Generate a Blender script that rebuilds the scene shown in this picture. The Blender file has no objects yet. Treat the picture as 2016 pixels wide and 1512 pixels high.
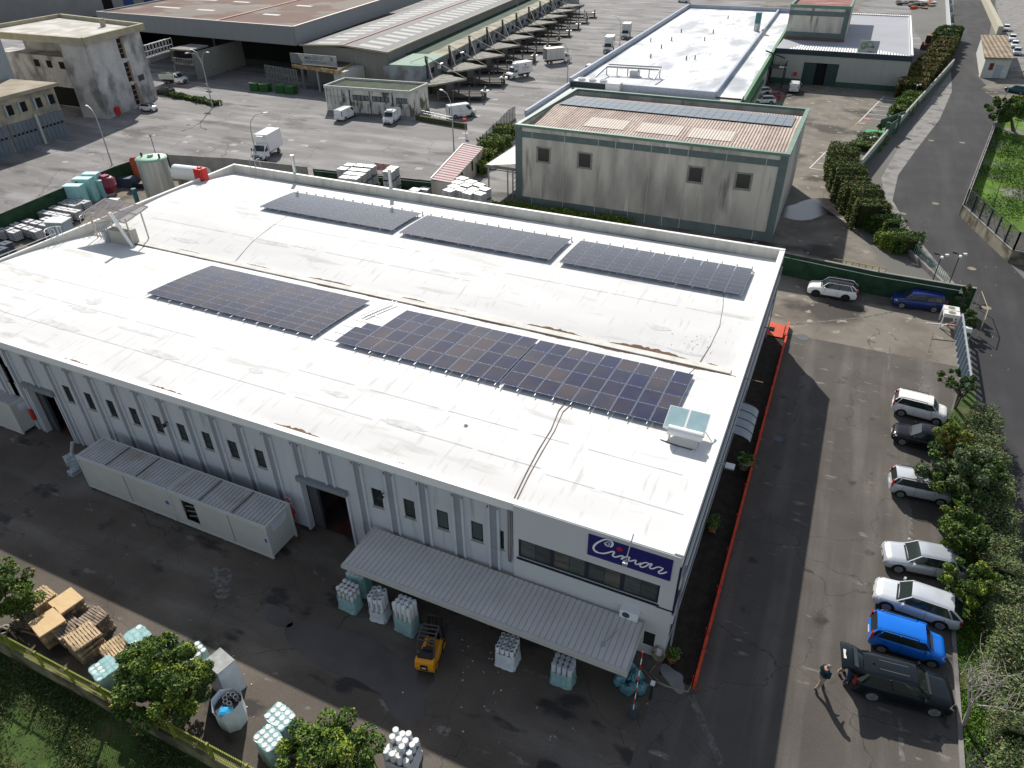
import bpy, math, random
import numpy as np
from mathutils import Matrix, Vector
random.seed(7); RNG = np.random.default_rng(7)
S = bpy.context.scene
COL = S.collection
R = math.radians
# ------------------------------------------------------------------ camera
YAW, PITCH, ROLL, FPX, CAMH = R(-24.9), R(34.6), R(.7), 1389.0, 32.0
def _cam_basis():
    cy, sy, cp, sp = math.cos(YAW), math.sin(YAW), math.cos(PITCH), math.sin(PITCH)
    f = np.array([sy*cp, cy*cp, -sp]); rt = np.array([cy, -sy, 0.0]); dn = np.cross(f, rt)
    r2 = math.cos(ROLL)*rt + math.sin(ROLL)*dn; d2 = -math.sin(ROLL)*rt + math.cos(ROLL)*dn
    return np.array([r2, d2, f])
CB = _cam_basis()
cd = bpy.data.cameras.new('camera'); cam = bpy.data.objects.new('camera', cd); COL.objects.link(cam)
cd.sensor_width = 36; cd.lens = FPX/2016*36; cd.clip_start = .5; cd.clip_end = 3000
cam.matrix_world = Matrix((( CB[0][0], -CB[1][0], -CB[2][0], 0), (CB[0][1], -CB[1][1], -CB[2][1], 0), (CB[0][2], -CB[1][2], -CB[2][2], CAMH), (0,0,0,1)))
S.camera = cam
S.render.resolution_x, S.render.resolution_y = 1024, 768
# ------------------------------------------------------------------ light
SUNX, SUNY = .77, -1.19                      # ground shift of a shadow per metre of height
sl = math.hypot(SUNX, SUNY); EL = math.atan2(1, sl); AZ = math.atan2(-SUNX, -SUNY)   # azimuth of the sun, clockwise from +Y
W = bpy.data.worlds.new('World'); S.world = W; W.use_nodes = True
wn = W.node_tree.nodes; bg = wn['Background']; sky = wn.new('ShaderNodeTexSky')
sky.sky_type = 'NISHITA'; sky.sun_disc = False; sky.sun_elevation = EL; sky.sun_rotation = AZ
sky.air_density = 1.0; sky.dust_density = .6
hs = wn.new('ShaderNodeHueSaturation'); hs.inputs['Saturation'].default_value = .55     # thin broken cloud: paler sky
W.node_tree.links.new(sky.outputs[0], hs.inputs['Color']); W.node_tree.links.new(hs.outputs[0], bg.inputs[0]); bg.inputs[1].default_value = .098
sd = bpy.data.lights.new('sun', 'SUN'); so = bpy.data.objects.new('sun', sd); COL.objects.link(so)
sd.energy = 4.3; sd.angle = R(.55); sd.color = (1, .95, .87)
so.rotation_euler = Vector((SUNX, SUNY, -1)).to_track_quat('-Z', 'Y').to_euler()
S.view_settings.view_transform = 'Standard'; S.view_settings.look = 'None'
S.view_settings.exposure = 0.5; S.view_settings.gamma = 1
# ------------------------------------------------------------------ survey helpers: photo pixel -> place in the world
def ray(x, y): return CB.T @ np.array([(x-1008)/FPX, (y-756)/FPX, 1.0])
def G(x, y, z=0.0):
    d = ray(x, y); t = (z-CAMH)/d[2]; return Vector((t*d[0], t*d[1], z))
def FYP(x, y, Y):
    d = ray(x, y); t = Y/d[1]; return Vector((t*d[0], Y, CAMH+t*d[2]))
# ------------------------------------------------------------------ materials
MATS = {}
def M(name, col, rough=.7, metal=0, var=.12, scale=2.0, stretch=(1,1,1), col2=None, cscale=.4, cthr=(.45,.6), cstretch=(1,1,1), bump=0, bscale=20, alpha=1, spec=.5, coat=0, obj=False, fine=0, fscale=30, waves=None, spots=None, cracks=None):
    """principled material: base colour varied by noise, optional second colour in patches"""
    if name in MATS: return MATS[name]
    m = bpy.data.materials.new(name); m.use_nodes = True; nt = m.node_tree; n = nt.nodes; L = nt.links
    p = n['Principled BSDF']; p.inputs['Roughness'].default_value = rough; p.inputs['Metallic'].default_value = metal
    p.inputs['Specular IOR Level'].default_value = spec if rough < .7 else min(spec, .22); p.inputs['Coat Weight'].default_value = coat
    if alpha < 1: p.inputs['Alpha'].default_value = alpha
    if obj: pos = n.new('ShaderNodeTexCoord').outputs['Object']
    else: pos = n.new('ShaderNodeNewGeometry').outputs['Position']
    def noise(sc, st=(1,1,1), det=4):
        mp = n.new('ShaderNodeMapping'); mp.inputs['Scale'].default_value = tuple(sc*s for s in st)
        L.new(pos, mp.inputs[0]); t = n.new('ShaderNodeTexNoise'); t.inputs['Scale'].default_value = 1; t.inputs['Detail'].default_value = det
        L.new(mp.outputs[0], t.inputs['Vector']); return t.outputs['Fac']
    def rampv(fac, a, b, lo=.3, hi=.7):
        r = n.new('ShaderNodeMapRange'); r.inputs['From Min'].default_value = lo; r.inputs['From Max'].default_value = hi
        r.inputs['To Min'].default_value = a; r.inputs['To Max'].default_value = b; L.new(fac, r.inputs['Value']); return r.outputs[0]
    c4 = (*col, 1)
    base = n.new('ShaderNodeRGB'); base.outputs[0].default_value = c4; cur = base.outputs[0]
    if col2 is not None:
        mx = n.new('ShaderNodeMix'); mx.data_type = 'RGBA'; mx.inputs['B'].default_value = (*col2, 1)
        L.new(cur, mx.inputs['A']); L.new(rampv(noise(cscale, cstretch, 6), 0, 1, *cthr), mx.inputs['Factor']); cur = mx.outputs['Result']
    if spots:       # (colour, scale, lo, hi, stretch): small stains of another colour
        for sp_ in (spots if isinstance(spots, list) else [spots]):
            mx = n.new('ShaderNodeMix'); mx.data_type = 'RGBA'; mx.inputs['B'].default_value = (*sp_[0], 1)
            L.new(cur, mx.inputs['A']); L.new(rampv(noise(sp_[1], sp_[4] if len(sp_) > 4 else (1,1,1), 7), 0, 1, sp_[2], sp_[3]), mx.inputs['Factor']); cur = mx.outputs['Result']
    if cracks:      # (colour, cell size, width)
        mp = n.new('ShaderNodeMapping'); mp.inputs['Scale'].default_value = (1/cracks[1],)*3; wz = n.new('ShaderNodeTexNoise'); wz.inputs['Scale'].default_value = .6; wz.inputs['Detail'].default_value = 5
        ad = n.new('ShaderNodeVectorMath'); ad.operation = 'MULTIPLY_ADD'; ad.inputs[1].default_value = (2.5,2.5,0); L.new(pos, wz.inputs['Vector']); L.new(wz.outputs['Color'], ad.inputs[0]); L.new(pos, ad.inputs[2]); L.new(ad.outputs[0], mp.inputs[0])
        vo = n.new('ShaderNodeTexVoronoi'); vo.feature = 'DISTANCE_TO_EDGE'; vo.inputs['Scale'].default_value = 1; L.new(mp.outputs[0], vo.inputs['Vector'])
        mx = n.new('ShaderNodeMix'); mx.data_type = 'RGBA'; mx.inputs['B'].default_value = (*cracks[0], 1); L.new(cur, mx.inputs['A']); L.new(rampv(vo.outputs['Distance'], .8, 0, cracks[2]*.3, cracks[2]), mx.inputs['Factor']); cur = mx.outputs['Result']
    def mul(cur, fac):
        v = n.new('ShaderNodeVectorMath'); v.operation = 'SCALE'; L.new(cur, v.inputs[0]); L.new(fac, v.inputs['Scale']); return v.outputs[0]
    if var: cur = mul(cur, rampv(noise(scale, stretch, 5), 1-var, 1+var))
    if fine: cur = mul(cur, rampv(noise(fscale, (1,1,1), 2), 1-fine, 1+fine))
    L.new(cur, p.inputs['Base Color'])
    if waves:      # corrugation: (axis, wavelength, strength)
        ax, wl, st = waves
        sp = n.new('ShaderNodeSeparateXYZ'); L.new(pos, sp.inputs[0])
        mm = n.new('ShaderNodeMath'); mm.operation = 'MULTIPLY'; mm.inputs[1].default_value = 2*math.pi/wl; L.new(sp.outputs[ax], mm.inputs[0])
        sn = n.new('ShaderNodeMath'); sn.operation = 'SINE'; L.new(mm.outputs[0], sn.inputs[0])
        b = n.new('ShaderNodeBump'); b.inputs['Distance'].default_value = st; L.new(sn.outputs[0], b.inputs['Height']); L.new(b.outputs[0], p.inputs['Normal'])
    elif bump:
        b = n.new('ShaderNodeBump'); b.inputs['Strength'].default_value = bump; b.inputs['Distance'].default_value = .02
        L.new(noise(bscale), b.inputs['Height']); L.new(b.outputs[0], p.inputs['Normal'])
    MATS[name] = m; return m
def paint(name, col, rough=.3, metal=0.0, coat=.6, var=.04): return M(name, col, rough=rough, metal=metal, coat=coat, var=var, scale=1.5)
# ------------------------------------------------------------------ mesh builder
SPLIT = {k: None for k in 'plate grille bumper foot roof_joint door_jamb batten saddle opening gate_post pier upper_face green_foot sliding_door blind bracket direction_plate white_band navy_band round_emblem band pillar door_window side_window side_wall barrier_end white_roof_strip'.split()}
SPLIT.update(roof_light=None, clerestory_windows='clerestory_window', stored_goods='stored_crate', slats='slat')
class MB:
    def __init__(s): s.v = []; s.f = []; s.mi = []; s.mats = []; s.sm = []
    def _m(s, mat):
        if mat is None: return -1
        if mat not in s.mats: s.mats.append(mat)
        return s.mats.index(mat)
    def add(s, vs, fs, mat=None, smooth=False):
        o = len(s.v); s.v += [tuple(v) for v in vs]; k = s._m(mat)
        for f in fs: s.f.append(tuple(i+o for i in f)); s.mi.append(k); s.sm.append(smooth)
        return s
    def box(s, x0, y0, z0, x1, y1, z1, mat=None):
        x0, x1 = min(x0,x1), max(x0,x1); y0, y1 = min(y0,y1), max(y0,y1); z0, z1 = min(z0,z1), max(z0,z1)
        v = [(x0,y0,z0),(x1,y0,z0),(x1,y1,z0),(x0,y1,z0),(x0,y0,z1),(x1,y0,z1),(x1,y1,z1),(x0,y1,z1)]
        return s.add(v, [(0,3,2,1),(4,5,6,7),(0,1,5,4),(1,2,6,5),(2,3,7,6),(3,0,4,7)], mat)
    def cbox(s, c, d, rz=0, mat=None, top=1.0):
        """box centred at c (z = bottom), size d, turned by rz; top = scale of the upper face"""
        ca, sa = math.cos(rz), math.sin(rz); v = []
        for z, k in ((0,1),(d[2],top)):
            for sx, sy in ((-1,-1),(1,-1),(1,1),(-1,1)):
                x, y = sx*d[0]/2*k, sy*d[1]/2*k; v.append((c[0]+x*ca-y*sa, c[1]+x*sa+y*ca, c[2]+z))
        return s.add(v, [(0,3,2,1),(4,5,6,7),(0,1,5,4),(1,2,6,5),(2,3,7,6),(3,0,4,7)], mat)
    def prism(s, poly, z0, z1, mat=None):
        n = len(poly); a = sum(poly[i][0]*poly[(i+1)%n][1]-poly[(i+1)%n][0]*poly[i][1] for i in range(n))
        if a < 0: poly = poly[::-1]
        v = [(p[0],p[1],z0) for p in poly]+[(p[0],p[1],z1) for p in poly]
        f = [tuple(range(n))[::-1], tuple(range(n, 2*n))]+[(i,(i+1)%n,n+(i+1)%n,n+i) for i in range(n)]
        return s.add(v, f, mat)
    def poly(s, pts, z=None, mat=None, smooth=False):
        if z is not None:
            n = len(pts); a = sum(pts[i][0]*pts[(i+1)%n][1]-pts[(i+1)%n][0]*pts[i][1] for i in range(n))
            if a < 0: pts = pts[::-1]
            pts = [(p[0],p[1],z) for p in pts]
        return s.add(pts, [tuple(range(len(pts)))], mat, smooth)
    def bar(s, a, b, w, h=None, mat=None):
        """square bar from a to b"""
        a, b = Vector(a), Vector(b); d = (b-a); h = h or w
        if d.length < 1e-6: return s
        d.normalize(); u = d.cross(Vector((0,0,1)))
        if u.length < .01: u = Vector((1,0,0))
        u.normalize(); t = u.cross(d); v = []
        for p in (a, b):
            for i, j in ((-1,-1),(1,-1),(1,1),(-1,1)): v.append(p+u*i*w/2+t*j*h/2)
        return s.add(v, [(0,1,2,3),(7,6,5,4),(0,4,5,1),(1,5,6,2),(2,6,7,3),(3,7,4,0)], mat)
    def tube(s, pts, r, n=8, mat=None, cap=True):
        pts = [Vector(p) for p in pts]; rs = r if isinstance(r, (list,tuple)) else [r]*len(pts); v = []; f = []
        for i, p in enumerate(pts):
            d = (pts[min(i+1,len(pts)-1)]-pts[max(i-1,0)]).normalized(); u = d.cross(Vector((0,0,1)))
            if u.length < .01: u = Vector((1,0,0))
            u.normalize(); t = u.cross(d)
            for k in range(n):
                a = 2*math.pi*k/n; v.append(p+(u*math.cos(a)+t*math.sin(a))*rs[i])
        for i in range(len(pts)-1):
            for k in range(n): f.append((i*n+k, i*n+(k+1)%n, (i+1)*n+(k+1)%n, (i+1)*n+k))
        s.add(v, f, mat, True)
        if cap: s.add(v[:n], [tuple(range(n))[::-1]], mat); s.add(v[-n:], [tuple(range(n))], mat)
        return s
    def lathe(s, c, prof, n=16, mat=None, smooth=True, sx=1, sy=1):
        v = []; f = []
        for r, z in prof:
            for k in range(n): a = 2*math.pi*k/n; v.append((c[0]+r*math.cos(a)*sx, c[1]+r*math.sin(a)*sy, c[2]+z))
        for i in range(len(prof)-1):
            for k in range(n): f.append((i*n+k, i*n+(k+1)%n, (i+1)*n+(k+1)%n, (i+1)*n+k))
        s.add(v, f, mat, smooth)
        s.add(v[:n], [tuple(range(n))[::-1]], mat); s.add(v[-n:], [tuple(range(n))], mat)
        return s
    def cyl(s, c, r, h, n=16, mat=None): return s.lathe(c, [(r,0),(r,h)], n, mat)
    def grid(s, P, mat=None, smooth=True):
        """P[i][j] points"""
        ni, nj = len(P), len(P[0]); v = [p for row in P for p in row]
        f = [(i*nj+j, (i+1)*nj+j, (i+1)*nj+j+1, i*nj+j+1) for i in range(ni-1) for j in range(nj-1)]
        return s.add(v, f, mat, smooth)
    def build(s, name, mat=None, parent=None, world=False, whole=False):
        if parent is not None and not whole and name in SPLIT:
            return build_each(s, SPLIT[name] or name, mat, parent, world)[0]
        v = s.v
        if world and parent is not None:
            mi = PM(parent).inverted(); v = [mi @ Vector(p) for p in v]
        me = bpy.data.meshes.new(name); me.from_pydata([tuple(p) for p in v], [], s.f)
        if s.mats:
            for m in s.mats: me.materials.append(m)
            if -1 in s.mi: me.materials.append(mat or s.mats[0]); s.mi = [len(s.mats) if i < 0 else i for i in s.mi]
            me.polygons.foreach_set('material_index', s.mi)
        elif mat: me.materials.append(mat)
        me.polygons.foreach_set('use_smooth', s.sm); me.update()
        o = bpy.data.objects.new(name, me); COL.objects.link(o)
        if parent is not None: o.parent = parent
        return o
def build_each(mb, name, mat, parent, world=True):
    """every loose piece of the builder becomes a part of its own"""
    n = len(mb.v); root = list(range(n))
    def find(a):
        while root[a] != a: root[a] = root[root[a]]; a = root[a]
        return a
    for f in mb.f:
        for i in f[1:]: root[find(i)] = find(f[0])
    comp = {}
    for k, f in enumerate(mb.f): comp.setdefault(find(f[0]), []).append(k)
    out = []
    for ks in comp.values():
        ids = sorted({i for k in ks for i in mb.f[k]}); ix = {v: j for j, v in enumerate(ids)}; q = MB(); q.mats = list(mb.mats)
        q.v = [mb.v[i] for i in ids]; q.f = [tuple(ix[i] for i in mb.f[k]) for k in ks]; q.mi = [mb.mi[k] for k in ks]; q.sm = [mb.sm[k] for k in ks]; out.append(q.build(name, mat, parent, world, True))
    return out
def PM(o):
    m = Matrix.Translation(o.location) @ o.rotation_euler.to_matrix().to_4x4() @ Matrix.Diagonal((*o.scale,1))
    return PM(o.parent) @ m if o.parent else m
def tag(o, label=None, cat=None, group=None, kind=None):
    if label: o['label'] = label
    if cat: o['category'] = cat
    if group: o['group'] = group
    if kind: o['kind'] = kind
    return o
def thing(name, label, cat, loc=(0,0,0), rz=0, group=None):
    o = bpy.data.objects.new(name, None); COL.objects.link(o); o.empty_display_size = .3
    o.location = loc; o.rotation_euler = (0,0,rz); return tag(o, label, cat, group)
def kids(o): return KIDS.get(o.name, [])
KIDS = {}
def copy_tree(o, parent=None):
    c = o.copy(); COL.objects.link(c)
    if parent is not None: c.parent = parent
    for ch in o.children: copy_tree(ch, c)
    return c
def dup(o, loc, rz=0, label=None, scale=None, group=None):
    c = copy_tree(o); c.location = loc; c.rotation_euler = (0,0,rz)
    if scale: c.scale = scale
    if label: c['label'] = label
    if group: c['group'] = group
    return c
def struct(mb, name, mat=None, kind='structure'): return tag(mb.build(name, mat), kind=kind)
ORD = ['zeroth','first','second','third','fourth','fifth','sixth','seventh','eighth','ninth','tenth','eleventh','twelfth','thirteenth','fourteenth','fifteenth','sixteenth','seventeenth','eighteenth','nineteenth','twentieth']
def leafmesh(name, C, size, mats, parent=None, world=True, up=.35, jitter=.5, aspect=.45, mi=None, N0=None):
    """many small folded leaves at points C (n,3)"""
    n = len(C); C = np.asarray(C, float)
    if world and parent is not None:
        mi4 = np.array(PM(parent).inverted()); C = C @ mi4[:3,:3].T + mi4[:3,3]
    d = RNG.normal(size=(n,3)); d /= np.linalg.norm(d, axis=1)[:,None]
    nrm = RNG.normal(size=(n,3))*jitter; nrm[:,2] += up*2
    if N0 is not None: nrm += N0
    nrm /= np.linalg.norm(nrm, axis=1)[:,None]
    u = np.cross(nrm, d); u /= np.linalg.norm(u, axis=1)[:,None]+1e-9; w = np.cross(nrm, u)
    sz = size*RNG.uniform(.45, 1.55, n)[:,None]
    V = np.empty((n,4,3)); V[:,0] = C-u*sz; V[:,1] = C-w*sz*aspect+nrm*sz*.12; V[:,2] = C+u*sz; V[:,3] = C+w*sz*aspect+nrm*sz*.12
    me = bpy.data.meshes.new(name); me.vertices.add(4*n); me.vertices.foreach_set('co', V.reshape(-1))
    me.loops.add(4*n); me.loops.foreach_set('vertex_index', np.arange(4*n, dtype=np.int32))
    me.polygons.add(n); me.polygons.foreach_set('loop_start', np.arange(0, 4*n, 4, dtype=np.int32)); me.polygons.foreach_set('loop_total', np.full(n, 4, dtype=np.int32))
    for m in mats: me.materials.append(m)
    if mi is None: mi = RNG.integers(0, len(mats), n)
    me.polygons.foreach_set('material_index', mi.astype(np.int32)); me.update(); me.validate()
    o = bpy.data.objects.new(name, me); COL.objects.link(o)
    if parent is not None: o.parent = parent
    return o
def text_mesh(txt, size, mat, name, parent, mtx, bold=.0, extrude=.004, xs=1.0):
    """lettering laid in the plane of mtx (columns: right, up, out, origin), world coordinates"""
    cu = bpy.data.curves.new(name, 'FONT'); cu.body = txt; cu.size = size; cu.align_x = 'CENTER'; cu.align_y = 'CENTER'; cu.offset = bold; cu.extrude = extrude; cu.resolution_u = 2
    t = bpy.data.objects.new(name, cu); COL.objects.link(t)
    me = bpy.data.meshes.new_from_object(t); bpy.data.objects.remove(t); me.name = name
    me.transform(Matrix.Diagonal((xs,1,1,1))); me.transform(mtx)
    if parent is not None: me.transform(PM(parent).inverted())
    me.materials.clear(); me.materials.append(mat)
    o = bpy.data.objects.new(name, me); COL.objects.link(o)
    if parent is not None: o.parent = parent
    return o
def frame(origin, right, up):
    r = Vector(right).normalized(); u = Vector(up).normalized(); w = r.cross(u)
    return Matrix(((r.x,u.x,w.x,origin[0]),(r.y,u.y,w.y,origin[1]),(r.z,u.z,w.z,origin[2]),(0,0,0,1)))
def wall_holes(mb, x0, x1, z0, z1, y0, y1, holes, mat=None):
    """wall along X (thickness y0..y1) leaving rectangular holes (xa, xb, za, zb), none overlapping in x"""
    hs = sorted(holes); x = x0
    for xa, xb, za, zb in hs:
        if xa > x: mb.box(x, y0, z0, xa, y1, z1, mat)
        if za > z0: mb.box(xa, y0, z0, xb, y1, za, mat)
        if zb < z1: mb.box(xa, y0, zb, xb, y1, z1, mat)
        x = xb
    if x < x1: mb.box(x, y0, z0, x1, y1, z1, mat)
    return mb
# ------------------------------------------------------------------ shared materials
asph_park = M('asphalt_car_park', (.090,.080,.071), rough=.85, var=.16, scale=.35, col2=(.135,.124,.112), cscale=.5, cstretch=(1.6,.12,1), cthr=(.48,.72), spots=[((.20,.185,.165),1.1,.64,.72,(.5,1.6,1)),((.045,.042,.040),.5,.63,.70)], cracks=((.05,.045,.042),7.0,.004), fine=.12, fscale=14, bump=.3, bscale=40)
asph_yard = M('asphalt_yard', (.100,.083,.068), rough=.75, var=.25, scale=.3, col2=(.15,.133,.115), cscale=.35, cstretch=(.3,1.2,1), cthr=(.5,.7), spots=[((.19,.175,.155),.9,.64,.70,(.7,1.3,1)),((.04,.036,.034),.45,.58,.64,(.6,1.2,1))], cracks=((.05,.045,.04),6.0,.004), fine=.14, fscale=12, bump=.3, bscale=40)
asph_market = M('asphalt_market', (.185,.178,.176), rough=.9, var=.16, scale=.12, col2=(.275,.268,.266), cscale=.5, cstretch=(.12,.7,1), cthr=(.45,.65), spots=[((.10,.095,.09),.16,.55,.66,(.6,1.5,1)),((.36,.35,.34),.5,.66,.72)], cracks=((.10,.095,.09),11.0,.006), fine=.07, fscale=6)
asph_road = M('asphalt_road', (.036,.036,.039), rough=.85, var=.14, scale=.25, col2=(.052,.051,.053), cscale=.4, cstretch=(1,.15,1), cthr=(.45,.65), fine=.1, fscale=10)
conc_path = M('old_pavement_concrete', (.235,.225,.215), rough=.9, var=.15, scale=.8, col2=(.15,.142,.135), cscale=.5, cthr=(.5,.65), fine=.08, fscale=10)
conc_plot = M('plot_concrete', (.20,.18,.152), rough=.85, var=.18, scale=.25, col2=(.125,.108,.088), cscale=.25, cthr=(.45,.62), spots=[((.06,.052,.045),.12,.54,.62),((.30,.27,.22),.7,.62,.68)], cracks=((.07,.06,.05),8.0,.005), fine=.06, fscale=8)
dirt = M('yard_dirt', (.20,.165,.12), rough=.95, var=.25, scale=.6, col2=(.11,.10,.09), cscale=.35, cthr=(.42,.58), fine=.1, fscale=8)
ground_m = M('ground_far', (.14,.135,.125), rough=.9, var=.15, scale=.05)
soil = M('soil', (.035,.028,.022), rough=.95, var=.3, scale=2, fine=.3, fscale=14)
grass_g = M('grass_ground', (.05,.085,.02), rough=.95, var=.35, scale=.8, col2=(.10,.10,.04), cscale=.5, cthr=(.55,.7), fine=.3, fscale=9)
grass_bright = M('grass_bright', (.09,.17,.018), rough=.95, var=.3, scale=.5, col2=(.17,.165,.14), cscale=.16, cthr=(.54,.62), fine=.25, fscale=6)
white_roof = M('white_roof_paint', (.69,.685,.675), rough=.75, var=.035, scale=.5, stretch=(.25,1,1), col2=(.61,.605,.595), cscale=.22, cstretch=(.35,1,1), cthr=(.45,.72), spots=[((.52,.51,.49),.9,.60,.72,(.25,1.2,1)),((.56,.55,.53),2.2,.58,.7,(1.6,.2,1))])
white_trim = M('white_coping', (.76,.755,.74), rough=.6, var=.03, scale=1)
parapet_in = M('parapet_face', (.66,.64,.56), rough=.85, var=.06, scale=.6, col2=(.50,.48,.42), cscale=1.2, cstretch=(1,1,.25), cthr=(.5,.75))
facade_m = M('facade_paint', (.49,.505,.53), rough=.75, var=.06, scale=.7, stretch=(1,1,.2), spots=((.36,.36,.36),1.5,.60,.72,(1.5,1,.15)))
rib_m = M('facade_rib', (.50,.515,.54), rough=.75, var=.06, scale=1)
channel_m = M('facade_channel', (.27,.285,.31), rough=.8, var=.06, scale=1)
office_m = M('office_paint', (.54,.545,.55), rough=.65, var=.02, scale=1)
navy = M('navy_paint', (.012,.016,.05), rough=.4, var=.05)
rust = M('rust_stain', (.17,.10,.07), rough=.9, var=.35, scale=5, col2=(.13,.085,.06), cscale=2.5)
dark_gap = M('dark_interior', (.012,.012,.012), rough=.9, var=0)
glass = M('window_glass', (.022,.028,.028), rough=.12, var=.1, spec=.7)
car_glass = M('car_glass', (.022,.032,.030), rough=.08, var=0, spec=.5)
dark_frame = M('dark_frame', (.02,.028,.035), rough=.5, var=.05)
steel = M('galvanised_steel', (.42,.44,.45), rough=.45, metal=.6, var=.08, scale=3)
alu = M('aluminium', (.60,.61,.63), rough=.5, metal=.2, var=.04)
black = M('black_plastic', (.012,.012,.013), rough=.5, var=.05)
dgrey = M('dark_grey_plastic', (.05,.05,.055), rough=.6, var=.08)
tyre = M('tyre_rubber', (.014,.014,.015), rough=.85, var=.1)
white_p = paint('white_vehicle_paint', (.82,.82,.81), rough=.3)
red_p = M('red_paint', (.50,.02,.015), rough=.5, var=.08, scale=3)
wood = M('pallet_wood', (.52,.38,.23), rough=.85, var=.22, scale=3, stretch=(1,4,1), col2=(.24,.18,.12), cscale=1.1, cthr=(.5,.62), obj=False)
wood_old = M('weathered_wood', (.34,.27,.20), rough=.9, var=.25, scale=3, stretch=(1,4,1), col2=(.13,.10,.08), cscale=1.3, cthr=(.45,.62))
wood_new = M('fresh_plywood', (.62,.44,.24), rough=.75, var=.08, scale=2, stretch=(1,5,1))
plas_white = M('white_plastic', (.72,.74,.73), rough=.45, var=.04)
cage_m = M('cage_bars', (.50,.52,.53), rough=.4, metal=.4, var=.04)
teal_film = M('teal_film', (.34,.60,.60), rough=.3, var=.18, scale=4, bump=.8, bscale=9, alpha=.62)
teal_solid = M('teal_wrap', (.30,.55,.54), rough=.4, var=.2, scale=3, stretch=(3,3,.4), bump=.8, bscale=10)
white_film = M('white_film', (.66,.70,.74), rough=.4, var=.08, scale=3, bump=1.0, bscale=8)
green_paint = M('green_paint', (.025,.085,.05), rough=.65, var=.15, scale=1.5, col2=(.035,.075,.045), cscale=.8)
green_wall = M('green_wall_paint', (.022,.062,.03), rough=.8, var=.18, scale=1.2, col2=(.014,.036,.02), cscale=1.1, cthr=(.45,.7))
lamp_metal = M('lamp_metal', (.40,.42,.42), rough=.5, metal=.5, var=.05)
orange_fence = M('orange_red_paint', (.62,.065,.025), rough=.75, var=.2, scale=2, spots=((.30,.05,.03),2.5,.56,.66))
leafA = M('leaf_green', (.115,.185,.032), rough=.75, var=.3, scale=6, spec=.2)
leafB = M('leaf_deep', (.045,.088,.02), rough=.75, var=.3, scale=6, spec=.2)
leafC = M('leaf_yellow_green', (.19,.25,.03), rough=.75, var=.3, scale=6, spec=.2)
leafD = M('leaf_grey_green', (.145,.185,.095), rough=.75, var=.3, scale=6, spec=.2)
leafR = M('leaf_reddish', (.19,.115,.035), rough=.75, spec=.2, var=.35, scale=4)
bark = M('bark', (.10,.08,.06), rough=.95, var=.3, scale=8)
bark_pale = M('pale_bark', (.36,.33,.29), rough=.9, var=.2, scale=8)
fruit = M('orange_fruit', (.72,.36,.04), rough=.6, var=.1)
beige_wall = M('beige_stained_concrete', (.52,.49,.42), rough=.9, var=.12, scale=.55, stretch=(1,1,.22), col2=(.32,.305,.27), cscale=.42, cstretch=(1,1,.3), cthr=(.44,.66), spots=[((.22,.20,.175),1.1,.60,.72,(1,1,.12)),((.60,.58,.52),.5,.6,.7,(1.5,1,.3))])
grey_band = M('grey_green_band', (.12,.155,.15), rough=.8, var=.12, scale=.8)
joint_m = M('pale_joint', (.50,.49,.45), rough=.9, var=.1)
pale_green = M('pale_green_trim', (.11,.20,.155), rough=.6, var=.15, scale=.8)
PANEL = M('solar_cells', (.042,.042,.064), rough=.04, var=.10, scale=.45, col2=(.066,.052,.056), cscale=.6, cthr=(.4,.6), spec=.35)
PANELF = M('solar_cells_far_sheen', (.065,.068,.082), rough=.10, var=.10, scale=.45, spec=.35)  # lighter copy of the cells: bluish sheen of the far arrays put into the colour
panel_edge = M('panel_edge', (.26,.31,.42), rough=.6, var=.05, spec=.2)
PANELB = M('solar_cells_blue', (.020,.023,.062), rough=.03, var=.15, scale=.7, col2=(.034,.031,.048), cscale=.8, cthr=(.4,.6), spec=.35)
# ------------------------------------------------------------------ ground
g = MB(); g.poly([(-900,-300),(900,-300),(900,1500),(-900,1500)], 0); struct(g, 'ground', ground_m)
def sheet(name, pts, z, mat, kind='structure'): g = MB(); g.poly(pts, z); return struct(g, name, mat, kind)
def PX(*pp, z=0): return [G(x, y, z)[:2] for x, y in pp]
XR, YF, YB, ZT = -2.25, 22.8, 59.1, 7.6          # right wall, near facade, far parapet, roof edge height
XL = -61.6
sheet('market_yard', [(-230,0),(-92,20),(-80,60),(-64,72),(-37,76),(-34,101),(-33,300),(-230,300)], .002, asph_market)
sheet('loading_yard', [(-75,9.3),(XR+1.9,9.3),(XR+1.9,YF+.3),(-75,YF+.3)], .004, asph_yard)
sheet('car_park', [(XR,0),(11.1,0),(11.1,30),(11.6,50),(13.2,58),(13.2,69.6),(XR,69.6)], .008, asph_park)
sheet('planting_bed', [(XR,21.8),(-.55,21.8),(-.55,60.4),(XR,60.4)], .012, soil)
sheet('rear_yard', [(-92,26),(-86.2,46),(-84.3,57),(-88.6,67),(-86.6,71.2),(-76,73.5),(-64,75.5),(-61,75.8),(-61,20)], .008, dirt)
sheet('narrow_passage', [(-61,59),(13.2,59),(13.2,69.6),(-4,79),(-36,79),(-61,76)], .009, conc_plot)
sheet('plot_pavement', [(-36.5,78)]+[(-4,69.4),(9.4,69.4)]+PX((1690,455),(1640,330),(1700,250),(1730,215),(1760,160),(1800,80))+[(9,300),(-36.5,300)], .012, conc_plot)
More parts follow.
